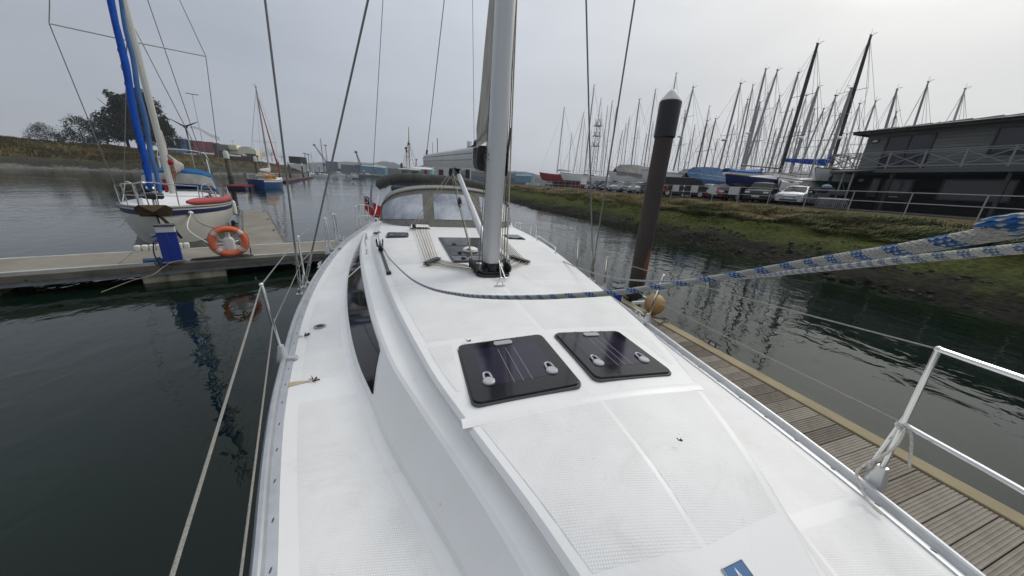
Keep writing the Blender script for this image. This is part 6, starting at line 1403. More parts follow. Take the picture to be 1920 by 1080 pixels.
# low pontoons
def low_pontoon(pts, w, label, m_):
    T = None; m = MB()
    for a, b in zip(pts[:-1], pts[1:]): m.beam(a + V(0, 0, .38), b + V(0, 0, .38), w, .22)
    o = build('low_pontoon', m, m_, smooth=False); tag(o, label, 'pontoon')
    m = MB()
    for a, b in zip(pts[:-1], pts[1:]):
        n = int((b - a).length / 3) + 1
        for k in range(n): c = a.lerp(b, (k + .5) / n); m.beam(c - (b - a).normalized() * .8 + V(0, 0, .1), c + (b - a).normalized() * .8 + V(0, 0, .1), w * .9, .35)
    build('pontoon_float', m, mat('blue float', (.02, .035, .13), .6), o, smooth=False)
low_pontoon([at_z(528, 343, 0), at_z(560, 337, 0), at_z(584, 334, 0)], 1.6, 'low reddish pontoon with blue floats right of the blue hulled boat', mat('red brown pontoon', (.12, .05, .04), .8))
low_pontoon([at_z(441, 356, 0), at_z(462, 352.5, 0), at_z(482, 351, 0)], 2.0, 'dark red pontoon running from the big pile to the blue hulled boat', mat('dark red pontoon', (.13, .022, .028), .8))
low_pontoon([at_z(662, 335, 0), at_z(682, 335.5, 0)], 1.2, 'row of dark floats beside the lone pile', BLACK2)
# ---- blue hulled boat seen from astern
c = at_z(478, 353.5, 0); to_cam = V(-c.x, -c.y, 0).normalized(); hdg = math.atan2(-to_cam.y, -to_cam.x) - .50
BH = mat('blue topsides', (.012, .065, .19), .3, noise=(.8, .4, .7), col2=(.010, .045, .14))
bb_ = c + V(math.cos(hdg), math.sin(hdg), 0) * 3.9
BB = sailboat('stern_to_yacht', 'blue hulled yacht seen from astern with orange lettered dodger and red furled sail', (bb_.x, bb_.y, 0), hdg, L=7.0, B=2.7, F=1.15, ashore=False, hull=BH, stripe=mat('white cap rail', (.6, .6, .57), .5), mast=13.2, mast_r=.09, mast_mat=mat('tan mast', (.36, .31, .25), .5), sp=(.40,), spw=1.5, genoa=mat('red furled sail', (.40, .035, .03), .8), mast_t=.56, boom=True, boom_cover=mat('white sail cover', (.55, .53, .49), .8), transom=.80)
i_ = BINF[BB.name]; X_, hb_, sz_ = i_['X'], i_['hb'], i_['sz']
OR = mat('orange canvas dodger', (.52, .25, .085), .8)
MB_ = Matrix.Translation(Vector(BB.location)) @ Matrix.Rotation(hdg, 4, 'Z')
def sdp(t, z, o=0.): return V(X_(t), -hb_(t) * .985 - o, sz_(t) + z)
m = MB(); m.loft([[sdp(t, .08), sdp(t, .72), sdp(t, .72, -.04), sdp(t, .08, -.04)] for t in (.06, .14, .22, .30, .38)], closed=True, cap0=True, cap1=True); dg = build('side_dodger', m, OR, BB, local=True, smooth=False)
m = MB(); rows = []
for t, hz in ((.40, .1), (.36, .62), (.24, .75), (.22, .2)): rows.append([V(X_(t), hb_(.3) * .62 * math.cos(a), sz_(.3) + .25 + hz * math.sin(a)) for a in [math.pi * i / 8 for i in range(9)]])
m.loft(rows); build('sprayhood', m, mat('cream hood', (.46, .40, .32), .8), BB, local=True)
m = MB()
for k in range(9):
    a = V(X_(.05 + .08 * k), hb_(.05 + .08 * k) * .98, sz_(.1) + .3); m.tube([a, a + V(-.1, .15, -.95 + .1 * (k % 3))], .022, 5)
build('trailing_line', m, ROPEW, BB, local=True)
m = MB()
for k in range(4): c_ = V(X_(.12 + .18 * k), hb_(.12 + .18 * k) + .12, .75); m.lathe([(.02, -.3), (.10, -.22), (.11, .2), (.02, .3)], 10, c_)
build('fender', m, WHITE2, BB, local=True)
m = MB(); m.tube([V(X_(.02), .9, sz_(0)), V(X_(.0), 1.0, sz_(0) + 1.2)], .04, 6); m.box((X_(0) - .1, 1.0, sz_(0) + .4), (.3, .35, .8)); build('outboard_engine', m, mat('grey engine', (.2, .2, .2), .5), BB, local=True)
# its name on the dodger
def lettering(name, body, size, M_, mt_, par, sp_=1.0, ext=.004):
    cu = bpy.data.curves.new(name, 'FONT'); cu.body = body; cu.size = size; cu.extrude = ext; cu.space_character = sp_; cu.align_x = 'CENTER'; cu.align_y = 'CENTER'
    o = bpy.data.objects.new(name, cu); COL.objects.link(o); dg_ = bpy.context.evaluated_depsgraph_get(); me = bpy.data.meshes.new_from_object(o.evaluated_get(dg_)); bpy.data.objects.remove(o); bpy.data.curves.remove(cu)
    me.materials.clear(); me.materials.append(mt_); n = bpy.data.objects.new(name, me); COL.objects.link(n); n.parent = par; n.matrix_local = M_; return n
ya = -(hb_(.22) * .985 + .012); sl_a = math.atan2(-(hb_(.30) - hb_(.14)) * .985, X_(.30) - X_(.14))
lettering('name_lettering', 'ALEX ANN', .50, Matrix.Translation(V(X_(.22), ya, sz_(.22) + .40)) @ Matrix.Rotation(sl_a, 4, 'Z') @ Matrix(((1, 0, 0), (0, 0, -1), (0, 1, 0))).to_4x4(), mat('brown lettering', (.10, .05, .015), .7), dg)
# ---- distant white boats
for px, py, L_, mst, hd, lab in ((606, 333, 11, 16.5, 2.9, 'distant white yacht with the dark mast, leftmost of the three'), (637, 330, 10, 0, 2.9, 'distant low white motor boat between two yachts'), (662, 331.5, 9, 0, .2, 'distant white motor boat rightmost of the group')):
    p = at_z(px, py, 0); p = p.normalized() * 0 + Vector((p.x, p.y, 0)) 
    k = 150 / p.length if p.length > 150 else 1
    sailboat('distant_boat', lab, (p.x, p.y, 0), math.atan2(-p.y, -p.x) + (.9 if mst else 1.2), L=L_, B=3.3, F=1.25, ashore=False, mast=mst or None, mast_r=.12, mast_mat=DARKMAST if mst else None, boom=True if mst else None, hood=TB, cat='boat')
p = at_z(598, 332, 0); sailboat('distant_boat', 'distant white yacht moored behind the leftmost one with a pale mast', (p.x - 4, p.y + 6, 0), 1.2, L=10, B=3, F=1.1, ashore=False, mast=11, mast_r=.12, mast_mat=PALEMAST, cat='boat')
# gull on the water
p = at_z(662, 345, 0); m = MB(); m.ball(p + V(0, 0, .10), .16, 8, 6, (1.6, .8, .7)); m.ball(p + V(.22, 0, .26), .07, 8, 5); tag(build('gull', m, mat('grey gull', (.14, .14, .14), .7)), 'small grey gull floating in the open channel', 'bird')

# ---- containers, sheds and cars on the left bank
LBD = 150
def px_frame(px0, px1, pyb, d0, d1=None):
    a, b = at_d(px0, pyb, d0), at_d(px1, pyb, d1 or d0); b.z = a.z; return a, b
def slab(name, label, cat, px0, px1, top, bot, d0, d1, depth, m_, ribs=0, roof=None, parts=None, group=None, gable=0):
    a, b = at_d(px0, bot, d0), at_d(px1, bot, d1); z0 = min(a.z, b.z) - 1.2; zt = at_d((px0 + px1) / 2, top, (d0 + d1) / 2).z
    a.z = b.z = 0; u = (b - a); W_ = u.length; u.normalize(); n = V(-u.y, u.x, 0)
    if n.dot(a) < 0: n = -n
    T = thing(name, label, cat, (a.x, a.y, z0), 0, group)
    m = MB(); q = [a, b, b + n * depth, a + n * depth]
    if ribs:
        pts = []; N = int(W_ / ribs)
        for k in range(N):
            p = a + u * (W_ * k / N); pts += [p, p + u * (W_ / N * .35), p + u * (W_ / N * .5) + n * .06, p + u * (W_ / N * .85) + n * .06]
        pts.append(b); m.loft([[p + V(0, 0, z0) for p in pts], [p + V(0, 0, zt) for p in pts]]); m.add([v + V(0, 0, z) for z in (z0, zt) for v in q], [(4, 5, 6, 7), (1, 2, 6, 5), (2, 3, 7, 6), (3, 0, 4, 7)])
    else:
        m.add([v + V(0, 0, z) for z in (z0, zt) for v in q], [(0, 1, 5, 4), (1, 2, 6, 5), (2, 3, 7, 6), (3, 0, 4, 7), (4, 5, 6, 7)])
    build('wall' if cat == 'building' else 'corrugated_side', m, m_, T, smooth=False)
    if cat != 'building':
        m = MB()
        for p in (a, b): m.beam(p - n * .02 + V(0, 0, z0), p - n * .02 + V(0, 0, zt), .16, .16)
        m.beam(a - n * .02 + V(0, 0, zt), b - n * .02 + V(0, 0, zt), .16, .16); build('corner_frame', m, m_, T, smooth=False)
    if gable:
        m = MB(); zz = zt + gable; m.add([a - n * .3 - u * .3 + V(0, 0, zt), b - n * .3 + u * .3 + V(0, 0, zt), b + n * depth / 2 + u * .3 + V(0, 0, zz), a + n * depth / 2 - u * .3 + V(0, 0, zz), a + n * depth - u * .3 + V(0, 0, zt), b + n * depth + u * .3 + V(0, 0, zt)], [(0, 1, 2, 3), (3, 2, 5, 4), (0, 3, 4), (1, 5, 2)]); build('roof', m, roof or m_, T, smooth=False)
    return T, a, b, u, n, z0, zt
CB = mat('blue container', (.08, .21, .50), .6, noise=(.3, .4, .7), col2=(.07, .18, .44)); CRD = mat('dull red container', (.36, .10, .105), .6, noise=(.3, .4, .7), col2=(.28, .085, .09)); CDK = mat('dark grey container', (.045, .05, .055), .6); CCR = mat('cream sheeting', (.78, .72, .52), .6, noise=(.2, .4, .7), col2=(.70, .64, .46))
CGY = mat('green grey container', (.12, .15, .15), .6)
k = 0
slab('shipping_container', 'upper blue container right of the dark trees', 'container', 331, 352, 261, 275, 158, 158, 4, CB, .5); slab('shipping_container', 'lower faded blue container below the upper blue one', 'container', 331, 353, 275.6, 285, 158, 158, 4, mat('faded blue container', (.15, .22, .38), .6), .5)
slab('shipping_container', 'grey green container behind the trees', 'container', 306, 330, 271, 284, 158, 158, 4, CGY, .5)
slab('shipping_container', 'dark container end between the blue and red stacks', 'container', 353.6, 358.5, 263, 286, 157, 157, 8, CDK, .5)
for px0, px1, t_, b_, lab in ((359, 380, 264.5, 275.5, 'upper left red container of the stack'), (380.5, 401, 266.5, 277.5, 'upper right red container of the stack'), (359, 380, 276, 287.5, 'lower left red container of the stack'), (380.5, 401, 278, 289, 'lower right red container of the stack')): slab('shipping_container', lab, 'container', px0, px1, t_, b_, 158, 158, 4, CRD, .5, group='stack of red containers')
slab('shipping_container', 'dark grey container right of the red stack', 'container', 401.5, 410, 269.5, 281, 158, 158, 6, CDK, .5)
T1 = slab('cream_shed', 'long cream sheeted shed right of the dark container', 'building', 410.5, 446, 271.5, 289, 165, 165, 5, CCR, 0)
T2 = slab('cream_shed', 'cream sheeted shed with dark letters on its white fascia', 'building', 446.3, 481, 281, 291, 165, 165, 5, CCR, 0)
for T_ in (T1,):
    T, a, b, u, n, z0, zt = T_; zm_ = z0 + (zt - z0) * .58; m = MB(); m.beam(a - n * .15 + V(0, 0, zm_), b - n * .15 + V(0, 0, zm_), .3, .35); build('brown_rail', m, mat('brown rail', (.16, .13, .09), .8), T, smooth=False)  # brown beam along the shed front, a little above mid height
T, a, b, u, n, z0, zt = T2; W_ = (b - a).length; m = MB(); ht = 1.6
pts = [(0, 0), (.10, .5), (.25, .9), (.55, 1.0), (.8, .88), (.94, .55), (1, 0)]
m.add([a + u * (W_ * p[0]) - n * q + V(0, 0, zt + ht * p[1]) for q in (.05, -.4) for p in pts], [tuple(range(7))[::-1], tuple(range(7, 14))] + [(i, (i + 1) % 7, 7 + (i + 1) % 7, 7 + i) for i in range(7)]); fs = build('fascia', m, mat('white grey fascia', (.85, .86, .86), .6), T, smooth=False)
pos = a + u * (W_ * .46) - n * .12 + V(0, 0, zt + .72)
lettering('fascia_lettering', 'SEKOL', 1.0, Matrix.Translation(pos - T.location) @ Matrix(((u.x, 0, -n.x), (u.y, 0, -n.y), (0, 1, 0))).to_4x4(), mat('dark grey lettering', (.10, .105, .10), .7), fs, 1.5, .02)
slab('brick_wall', 'low red brown wall below the cream sheds', 'wall', 402, 482, 289.5, 293, 150, 150, .4, mat('red brown brick', (.13, .065, .06), .8, noise=(1, .4, .7), col2=(.09, .05, .05)))
slab('black_shed', 'long black shed on the bank right of the blue hulled boat', 'building', 542, 563.5, 293.5, 301.5, 185, 185, 6, mat('black boarding', (.022, .024, .027), .7), 0)
# ---- trees on the left bank
def leaf_tree(label, px, py, d, h, w, mt_, n=900, seed=1, name='dark_tree', grp='trees on the left bank'):
    r = random.Random(seed); p = at_d(px, py, d); T = thing(name, label, 'tree', tuple(p), 0, grp)
    m = MB(); m.tube([p - V(0, 0, 1), p + V(.1, 0, h * .35), p + V(-.1, .1, h * .75)], [.028 * h, .02 * h, .008 * h], 7)
    tips = []
    for k in range(10):
        a = r.uniform(0, 6.28); z = h * r.uniform(.25, .8); e = p + V(math.cos(a) * w * .36, math.sin(a) * w * .36, z + h * .12); m.tube([p + V(0, 0, z * .8), e], [.010 * h, .004 * h], 5); tips.append(e)
    build('trunk', m, mat('bark', (.05, .04, .03), .9), T)
    m = MB(); blobs = []
    for k in range(44):
        a = r.uniform(0, 6.28); zz = r.uniform(.22, 1.0); rad = w * .5 * math.sin(min(1, (1.12 - zz) * 1.3) * 1.5) * r.uniform(.3, 1); blobs.append((p + V(math.cos(a) * rad, math.sin(a) * rad, h * zz), r.uniform(.10, .19) * w))
    for i in range(n):
        c_, q = r.choice(blobs); v = V(r.gauss(0, 1), r.gauss(0, 1), r.gauss(0, 1)).normalized() * q * r.uniform(.4, 1.1); c2_ = c_ + v; s_ = r.uniform(.014, .030) * h; a1 = V(r.gauss(0, 1), r.gauss(0, 1), r.gauss(0, .7)).normalized(); a2_ = a1.cross(V(r.gauss(0, 1), r.gauss(0, 1), r.gauss(0, 1))).normalized()
        m.cur = r.randrange(2); m.add([c2_ - a1 * s_, c2_ + a2_ * s_ * .6, c2_ + a1 * s_, c2_ - a2_ * s_ * .6], [(0, 1, 2, 3)])
    build('crown', m, [mt_, mat(mt_.name + ' lighter', tuple(q * 1.6 for q in mt_.node_tree.nodes['Principled BSDF'].inputs[0].default_value[:3]), .8)], T, smooth=False)
EV = mat('dark evergreen foliage', (.018, .026, .014), .8)
for i, (px, py, h, w, lab) in enumerate(((300, 284, 15, 12, 'dark evergreen tree rising behind the white mast'), (316, 285, 9.5, 9, 'dark rounded tree right of the white mast, next to the blue container'), (282, 283, 18, 12, 'tall dark tree between the two blue sail covers'), (262, 283, 15, 11, 'dark tree behind the bright blue sail cover'), (243, 282, 17, 11, 'dark tree left of the bright blue sail cover'), (205, 280, 10, 10, 'broad dark tree farther left along the bank'), (160, 277, 9, 11, 'tall dark tree well left of the yacht mast'), (92, 272, 6, 9, 'low dark tree near the left end of the bank'))):
    leaf_tree(lab, px, py, 112, h, w, EV, 5200 if i < 5 else 4200, i + 3)
leaf_tree('small brown bush before the red containers', 392, 292, 150, 5, 6, mat('brown bush', (.06, .055, .045), .8), 300, 40, 'bush')
for i, (px, py, h, w, lab) in enumerate(((497, 297, 4, 7, 'low bush behind the mast of the blue hulled boat'), (510, 298, 5, 6, 'rusty brown bush behind the red furled sail'), (528, 299, 3.5, 7, 'low bush left of the black shed'))):
    leaf_tree(lab, px, py, 170, h, w, mat('brown bush', (0, 0, 0)), 260, 50 + i, 'bush')
# ---- lamp posts, pylons and cranes
def lamp_post(px, py, tx_, ty_, d, label, arms=((-1, 0), (1, 0)), r=.10, head=1.2):
    p = at_d(px, py, d); zt = z_at(tx_, ty_, p.x, p.y); T = thing('lamp_post', label, 'lamp post', tuple(p), 0)
    m = MB(); m.tube([p, Vector((p.x, p.y, zt))], [r, r * .6], 7); build('post', m, mat('grey post', (.2, .2, .2), .6), T)
    m = MB(); n = V(-p.y, p.x, 0).normalized()
    for s, q in arms: m.beam(Vector((p.x, p.y, zt)), Vector((p.x, p.y, zt + .08)) + n * s * head, .35, .22)
    build('lamp_head', m, mat('dark lamp', (.07, .07, .07), .6), T)
lamp_post(385, 291, 362, 177, 135, 'tall thin lamp post with flat twin head above the red containers', head=1.9)
lamp_post(314, 283, 308, 256, 140, 'short grey lamp post before the dark trees', arms=((1, 0),), head=1.0)
lamp_post(437, 271, 433, 264, 240, 'small mast light above the cream shed', head=.8)
CRN = mat('hazy crane steel', (.06, .075, .09), .7)
def crane(px, base_y, d, h, jib, label, lean):
    p = at_d(px, base_y, d); p.z = 2; T = thing('harbour_crane', label, 'crane', tuple(p)); n = V(-p.y, p.x, 0).normalized() * -1
    m = MB()
    for a in (-1, 1):
        for b in (-1, 1): m.tube([p + n * a * 3 + V(0, b * 3, 0), p + n * a * 1.4 + V(0, b * 1.4, h * .5)], .35, 5)
    m.beam(p + V(0, 0, h * .5), p + V(0, 0, h * .8), 3.2, 3.2, (1, 0, 0)); m.box(p + n * -3 + V(0, 0, h * .68), (4, 4, 3)); build('tower', m, CRN, T, smooth=False)
    m = MB(); a = p + V(0, 0, h * .72); e = a + n * lean * jib * .5 + V(0, 0, jib); 
    for q in (-.5, .5): m.tube([a + n * q * 2, e + n * q * .5], .28, 4)
    for k in range(8): m.tube([a.lerp(e, k / 8) + n * (1 - k / 8), a.lerp(e, (k + 1) / 8) - n * (1 - (k + 1) / 8)], .15, 4)
    m.tube([a + V(0, 0, h * .15), e], .12, 4); build('jib', m, CRN, T, smooth=False); m = MB(); m.box(e, (2.4, 2.4, 1.8)); build('jib_head', m, CRN, T, smooth=False)
crane(617, 322, 420, 13, 22, 'distant harbour crane with its jib leaning left', -1.2); crane(677, 322, 330, 11, 13, 'distant dark crane with upright jib above the blue shed', -.5); crane(779, 325, 500, 14, 16, 'distant crane beside the white wheelhouse mast', .25)
for i, (px, ty) in enumerate(((575, 288), (581, 290), (615, 273))):
    p = at_d(px, 318, 560); p.z = 0; zt = z_at(px, ty, p.x, p.y); T = thing('light_tower', ('hazy light tower left of the distant white masts', 'hazy light tower just right of its twin', 'slender hazy tower beside the leaning crane')[i], 'tower', tuple(p)); m = MB(); m.tube([p, Vector((p.x, p.y, zt))], [.8, .5], 6); build('mast', m, CRN, T); m = MB(); m.box((p.x, p.y, zt), (4, 4, 1.4)); build('lamp_head', m, CRN, T)
# ---- sheds on the far quay
BS = mat('pale blue sheeting', (.10, .24, .31), .7, noise=(.1, .4, .7), col2=(.08, .19, .25)); WSH = mat('white sheeting', (.60, .61, .60), .7); GSH = mat('grey green sheeting', (.16, .17, .165), .7); DSH = mat('blue grey sheeting', (.10, .13, .155), .7)
slab('warehouse', 'long white topped warehouse on the far quay', 'building', 634, 700, 306, 314, 370, 370, 40, WSH, 0, gable=2, roof=mat('brown grey roof', (.22, .20, .18), .8)); slab('warehouse', 'blue grey warehouse end left of the white one', 'building', 612, 634, 303, 320, 372, 372, 30, DSH, 0)
slab('warehouse', 'grey green store below the white warehouse', 'building', 640, 680, 309.5, 320, 340, 340, 20, DSH); slab('warehouse', 'pale blue warehouse right of the dark crane', 'building', 676, 704, 312, 322, 325, 325, 24, BS, gable=1.2, roof=mat('pale blue roof', (.2, .33, .4), .7)); slab('warehouse', 'pale blue shed nearer the backstay', 'building', 706, 722, 315, 325, 320, 320, 20, BS, gable=1); slab('warehouse', 'low grey green shed left of the wheelhouse', 'building', 724, 750, 316, 327, 330, 330, 20, GSH)
slab('warehouse', 'blue shed right of the wheelhouse with white gable', 'building', 772, 806, 317, 330, 300, 300, 20, BS, gable=2, roof=WSH); slab('warehouse', 'long grey building behind the kicker strut', 'building', 846, 1000, 323, 331, 300, 290, 20, GSH); slab('warehouse', 'low blue grey building behind the mast', 'building', 842, 985, 331.5, 341, 285, 275, 14, mat('slate blue boarding', (.085, .12, .17), .7))
slab('warehouse', 'light blue building at the right of the mast', 'building', 966, 996, 330, 338, 260, 258, 12, BS, gable=1.5)
for px, py, mt_, lab in ((606, 321, WHITE2, 'tiny white vehicle on the far quay left of the crane'), (622, 322, CDK, 'tiny dark vehicle on the far quay under the leaning crane'), (640, 322.5, WHITE2, 'tiny white vehicle on the far quay before the white warehouse'), (658, 323, DSH, 'tiny blue grey vehicle on the far quay before the white warehouse'), (694, 324.5, WHITE2, 'tiny white vehicle on the far quay before the blue sheds'), (731, 327, WHITE2, 'tiny white vehicle on the far quay left of the wheelhouse boat'), (743, 327.5, CDK, 'tiny dark vehicle on the far quay left of the wheelhouse boat')):
    p = at_d(px, py, 300); p.z = 2.1; n = V(-p.y, p.x, 0).normalized(); m = MB(); m.beam(p + V(0, 0, .6), p + n * 4.2 + V(0, 0, .6), 1.8, .9); m.beam(p + n * .9 + V(0, 0, 1.25), p + n * 3.3 + V(0, 0, 1.25), 1.6, .5)
    tag(build('distant_vehicle', m, mt_, smooth=False), lab, 'car', 'distant vehicles on the far quay')
# cars on the left bank
for i, (px, py, mt_, lab) in enumerate(((372, 287.5, WHITE2, 'distant white car parked before the red containers'), (379, 287.5, WHITE2, 'second distant white car before the red containers'), (405, 286, CDK, 'distant dark car right of the red stack'), (430, 291.5, WHITE2, 'distant pale car under the cream shed'), (455, 291.5, WHITE2, 'distant white car under the lettered shed'), (345, 289, WHITE2, 'distant white van roof left of the red stack'), (463, 292, CDK, 'distant dark car under the lettered shed'))):
    p = at_d(px, py + 2, 146); n = V(p.y, -p.x, 0).normalized(); T = thing('distant_car', lab, 'car', tuple(p)); m = MB(); m.beam(p + V(0, 0, .55), p + n * 4.2 + V(0, 0, .55), 1.7, .75); build('body', m, mt_, T, smooth=False, bevel=.15); m = MB(); m.beam(p + n * .9 + V(0, 0, 1.15), p + n * 3.3 + V(0, 0, 1.15), 1.5, .55); build('cabin', m, WINM, T, smooth=False, bevel=.15)
# ---- wheelhouse boat behind the sprayhood
p = at_z(768, 348, 0); p = Vector((-2.2, 46, 0)); TR = thing('fishing_boat', 'white wheelhouse boat with pale timber mast behind the rolled canopy', 'boat', tuple(p))
def wp3(px, py): return at_y(px, py, p.y)
zb0, zt0 = wp3(767, 331).z, wp3(767, 320).z; xl, xr = wp3(751.5, 325).x, wp3(785, 325).x
m = MB(); m.loft([[V(xl - .2 * k, p.y - .6 + .5 * k, z), V((xl + xr) / 2, p.y - .9 + .5 * k, z), V(xr + .2 * k, p.y - .6 + .5 * k, z), V(xr + .2 * k, p.y + 3, z), V(xl - .2 * k, p.y + 3, z)] for k, z in ((.5, zb0 - .8), (.2, zb0), (0, zt0))], closed=True); wh = build('wheelhouse', m, WHITE2, TR, angle=30)
m = MB(); m.prism([(xl - .25, p.y - 1.2), (xr + .25, p.y - 1.2), (xr + .25, p.y + 3.2), (xl - .25, p.y + 3.2)], zt0, zt0 + .22); build('roof', m, WHITE2, wh, bevel=.08)
for i in range(2):
    a, b = xl + .12 + (xr - xl) * .5 * i, xl - .05 + (xr - xl) * .5 * (i + 1) - .05; m = MB(); m.box(((a + b) / 2, p.y - .93, zb0 + (zt0 - zb0) * .50), (b - a, .5, (zt0 - zb0) * .52)); build('window', m, WINM, wh)
m = MB(); rows = []
for y, w, z in ((-7.5, .05, 2.3), (-6, 1.0, 2.1), (-3, 2.0, 1.85), (1, 2.3, 1.7), (6, 2.2, 1.8), (8, 1.6, 1.9)): c_ = (xl + xr) / 2; rows.append([V(c_ - w, p.y + y, z), V(c_ - w * .85, p.y + y, .1), V(c_ - w * .5, p.y + y, -.5), V(c_ + w * .5, p.y + y, -.5), V(c_ + w * .85, p.y + y, .1), V(c_ + w, p.y + y, z)])
m.loft(rows, closed=True, cap0=True, cap1=True); build('hull', m, mat('dark blue work hull', (.02, .03, .06), .4), TR)
CRM = mat('cream timber spar', (.50, .45, .34), .6)
m = MB(); m.tube([wp3(768.5, 331), wp3(767, 280), wp3(766, 238)], [.10, .09, .04], 8); ms = build('mast', m, CRM, TR)
m = MB(); m.tube([wp3(763, 322), wp3(762.5, 275)], .07, 7); m.tube([wp3(760.5, 278), wp3(768, 290)], .05, 6); build('derrick', m, CRM, TR)
m = MB(); m.box(wp3(761, 278), (.28, .28, .22)); m.box(wp3(766.5, 270), (.22, .22, .2)); m.box(wp3(762, 283), (.2, .2, .2)); m.box(wp3(753, 313), (.25, .25, .9)); build('lamp', m, BLACK, ms)
m = MB(); m.lathe([(.05, -.1), (.2, -.02), (.2, .08), (.05, .12)], 10, wp3(768.5, 299)); m.lathe([(.1, -.1), (.14, .1)], 8, wp3(764, 294)); build('radar', m, WHITE2, ms)
m = MB()
for a, b in (((766, 262), (752, 322)), ((767, 265), (786, 322)), ((766, 262), (757, 322)), ((767, 270), (779, 322))): m.tube([wp3(*a), wp3(*b)], .018, 4)
build('stay', m, WIRE, ms)
# ---- posts between the canopy and the mast
def post(name, label, px, py_t, py_b, yy, r, mt_, cat='post', capm=None, ch=.35):
    a, b = at_y(px, py_t, yy), at_y(px, py_b, yy); b = Vector((a.x, a.y, -1)); T = thing(name, label, cat, (a.x, a.y, 0)); m = MB(); m.tube([b, a], r, 10); build('shaft', m, mt_, T)
    if capm: m = MB(); m.lathe([(r * 1.1, -ch), (r * 1.1, -.02), (r * .5, .04)], 10, a); build('cap', m, capm, T)
post('channel_post', 'red topped dark post left of the kicker fitting', 798.5, 318, 330, 40, .16, mat('dark red post', (.05, .012, .015), .6), capm=mat('red cap', (.28, .02, .02), .5), ch=.6); post('channel_post', 'dark maroon post right of the mainsheet block', 827, 318, 336, 34, .24, mat('maroon post', (.07, .012, .02), .6))
post('mooring_post', 'thick black post behind the kicker strut', 877, 318, 360, 21, .14, mat('black post', (.02, .018, .017), .6)); post('light_pole', 'thin white pole behind the boom', 811, 267, 332, 30, .035, WHITE2, 'pole'); post('light_pole', 'thin grey pole with a kinked top behind the boom', 820, 259, 332, 60, .07, GREYMAST, 'pole')
post('basin_pile', 'white capped pile showing above the boom near the clew', 880, 265, 280, 26, .16, mat('pale pile', (.45, .44, .42), .7), 'pile', WHITE2)
# ---- yacht astern on the same pontoon
nb = Vector((3.4, 23.0, 0)); 
NB = sailboat('neighbour_yacht', 'white yacht moored astern, its bow showing between the mast halyards', tuple(nb), -math.pi / 2 + .03, L=11, B=3.7, F=1.25, ashore=False, mast=None, hood=mat('navy hood', (.015, .02, .05), .8), cat='yacht')
m = MB(); m.box((3.4, 12.2, .95), (.5, .06, .55)); m.box((3.1, 12.2, 1.15), (.02, .02, .02)); 
sg = at_y(949, 435, 11.5); T = thing('dock_box', 'dark green box at the end of the planked pontoon', 'box', (sg.x, sg.y, .5)); m = MB(); m.box((sg.x, sg.y, .5 + .38), (.26, .3, .76)); build('box_body', m, mat('dark green box', (.06, .065, .05), .6), T, bevel=.02); m = MB(); m.box((sg.x, sg.y, 1.28), (.29, .33, .04)); build('lid', m, mat('dark green lid', (.045, .05, .04), .6), T)
sg = at_y(941, 428, 12.0); T = thing('yellow_float', 'yellow buoy hanging behind the mast', 'buoy', (sg.x, sg.y, .5)); m = MB(); m.lathe([(.03, -.45), (.16, -.35), (.18, 0), (.15, .3), (.04, .4)], 14, sg); build('float_body', m, mat('yellow float', (.55, .33, .06), .5), T); m = MB(); m.lathe([(.04, .4), (.03, .48)], 8, sg); build('eye', m, BLACK, T)
DP = thing('rear_pontoon', 'pontoon astern that carries the box and the yellow buoy', 'pontoon', (4.2, 12, 0)); m = MB(); m.box((4.2, 20, .42), (1.6, 18.5, .16)); build('deck_panel', m, TIM, DP); m = MB(); m.box((4.2, 20, .15), (1.4, 18, .4)); build('float', m, FLM, DP)
# ---- red ensign on the quarter
ep = at_y(684, 390, 11.6); EN = thing('ensign', 'red ensign drooping from a staff on the yacht quarter', 'flag', (ep.x, ep.y, 1.4))
a, b = at_y(686, 415, 11.6), at_y(681, 362, 11.6); m = MB(); m.tube([a, b], .014, 6); m.ball(b, .03, 8, 5); build('staff', m, mat('varnished staff', (.55, .5, .42), .5), EN)
def flagpt(u, v):   # u along the fly, v down the hoist
    h = b.lerp(a, .06 + v * .52); return h + V(.62 * u + .03 * math.sin(u * 8), .10 * math.sin(u * 7 + v * 2), -.42 * u - .08 * math.sin(u * 5) * v)
m = MB(); m.loft([[flagpt(i / 14, j / 8) for j in range(9)] for i in range(15)]); fg = build('flag_cloth', m, mat('red bunting', (.40, .018, .025), .8), EN)
def fpatch(name, polys, mt_, off):
    m = MB()
    for pl in polys:
        N = 6; (u0, v0, u1, v1, w) = pl; rows = []
        for i in range(N + 1):
            t = i / N; u, v = u0 + (u1 - u0) * t, v0 + (v1 - v0) * t; du, dv = u1 - u0, (v1 - v0); l = math.hypot(du, dv) or 1; nu, nv = -dv / l * w, du / l * w
            rows.append([flagpt(u + nu, v + nv) + V(0, off, 0), flagpt(u - nu, v - nv) + V(0, off, 0)])
        m.loft(rows)
    build(name, m, mt_, fg)
fpatch('canton', [(0, .25, .5, .25, .25)], mat('flag blue', (.012, .02, .13), .8), -.006)
fpatch('white_cross', [(0, .25, .5, .25, .085), (.25, 0, .25, .5, .06), (.0, .0, .5, .5, .03), (0, .5, .5, 0, .03)], mat('flag white', (.7, .7, .68), .8), -.010)
fpatch('red_cross', [(0, .25, .5, .25, .05), (.25, 0, .25, .5, .035)], mat('red bunting', (0, 0, 0)), -.014)
# ================================================================== THE BOATYARD ON THE RIGHT
GZ = 2.46
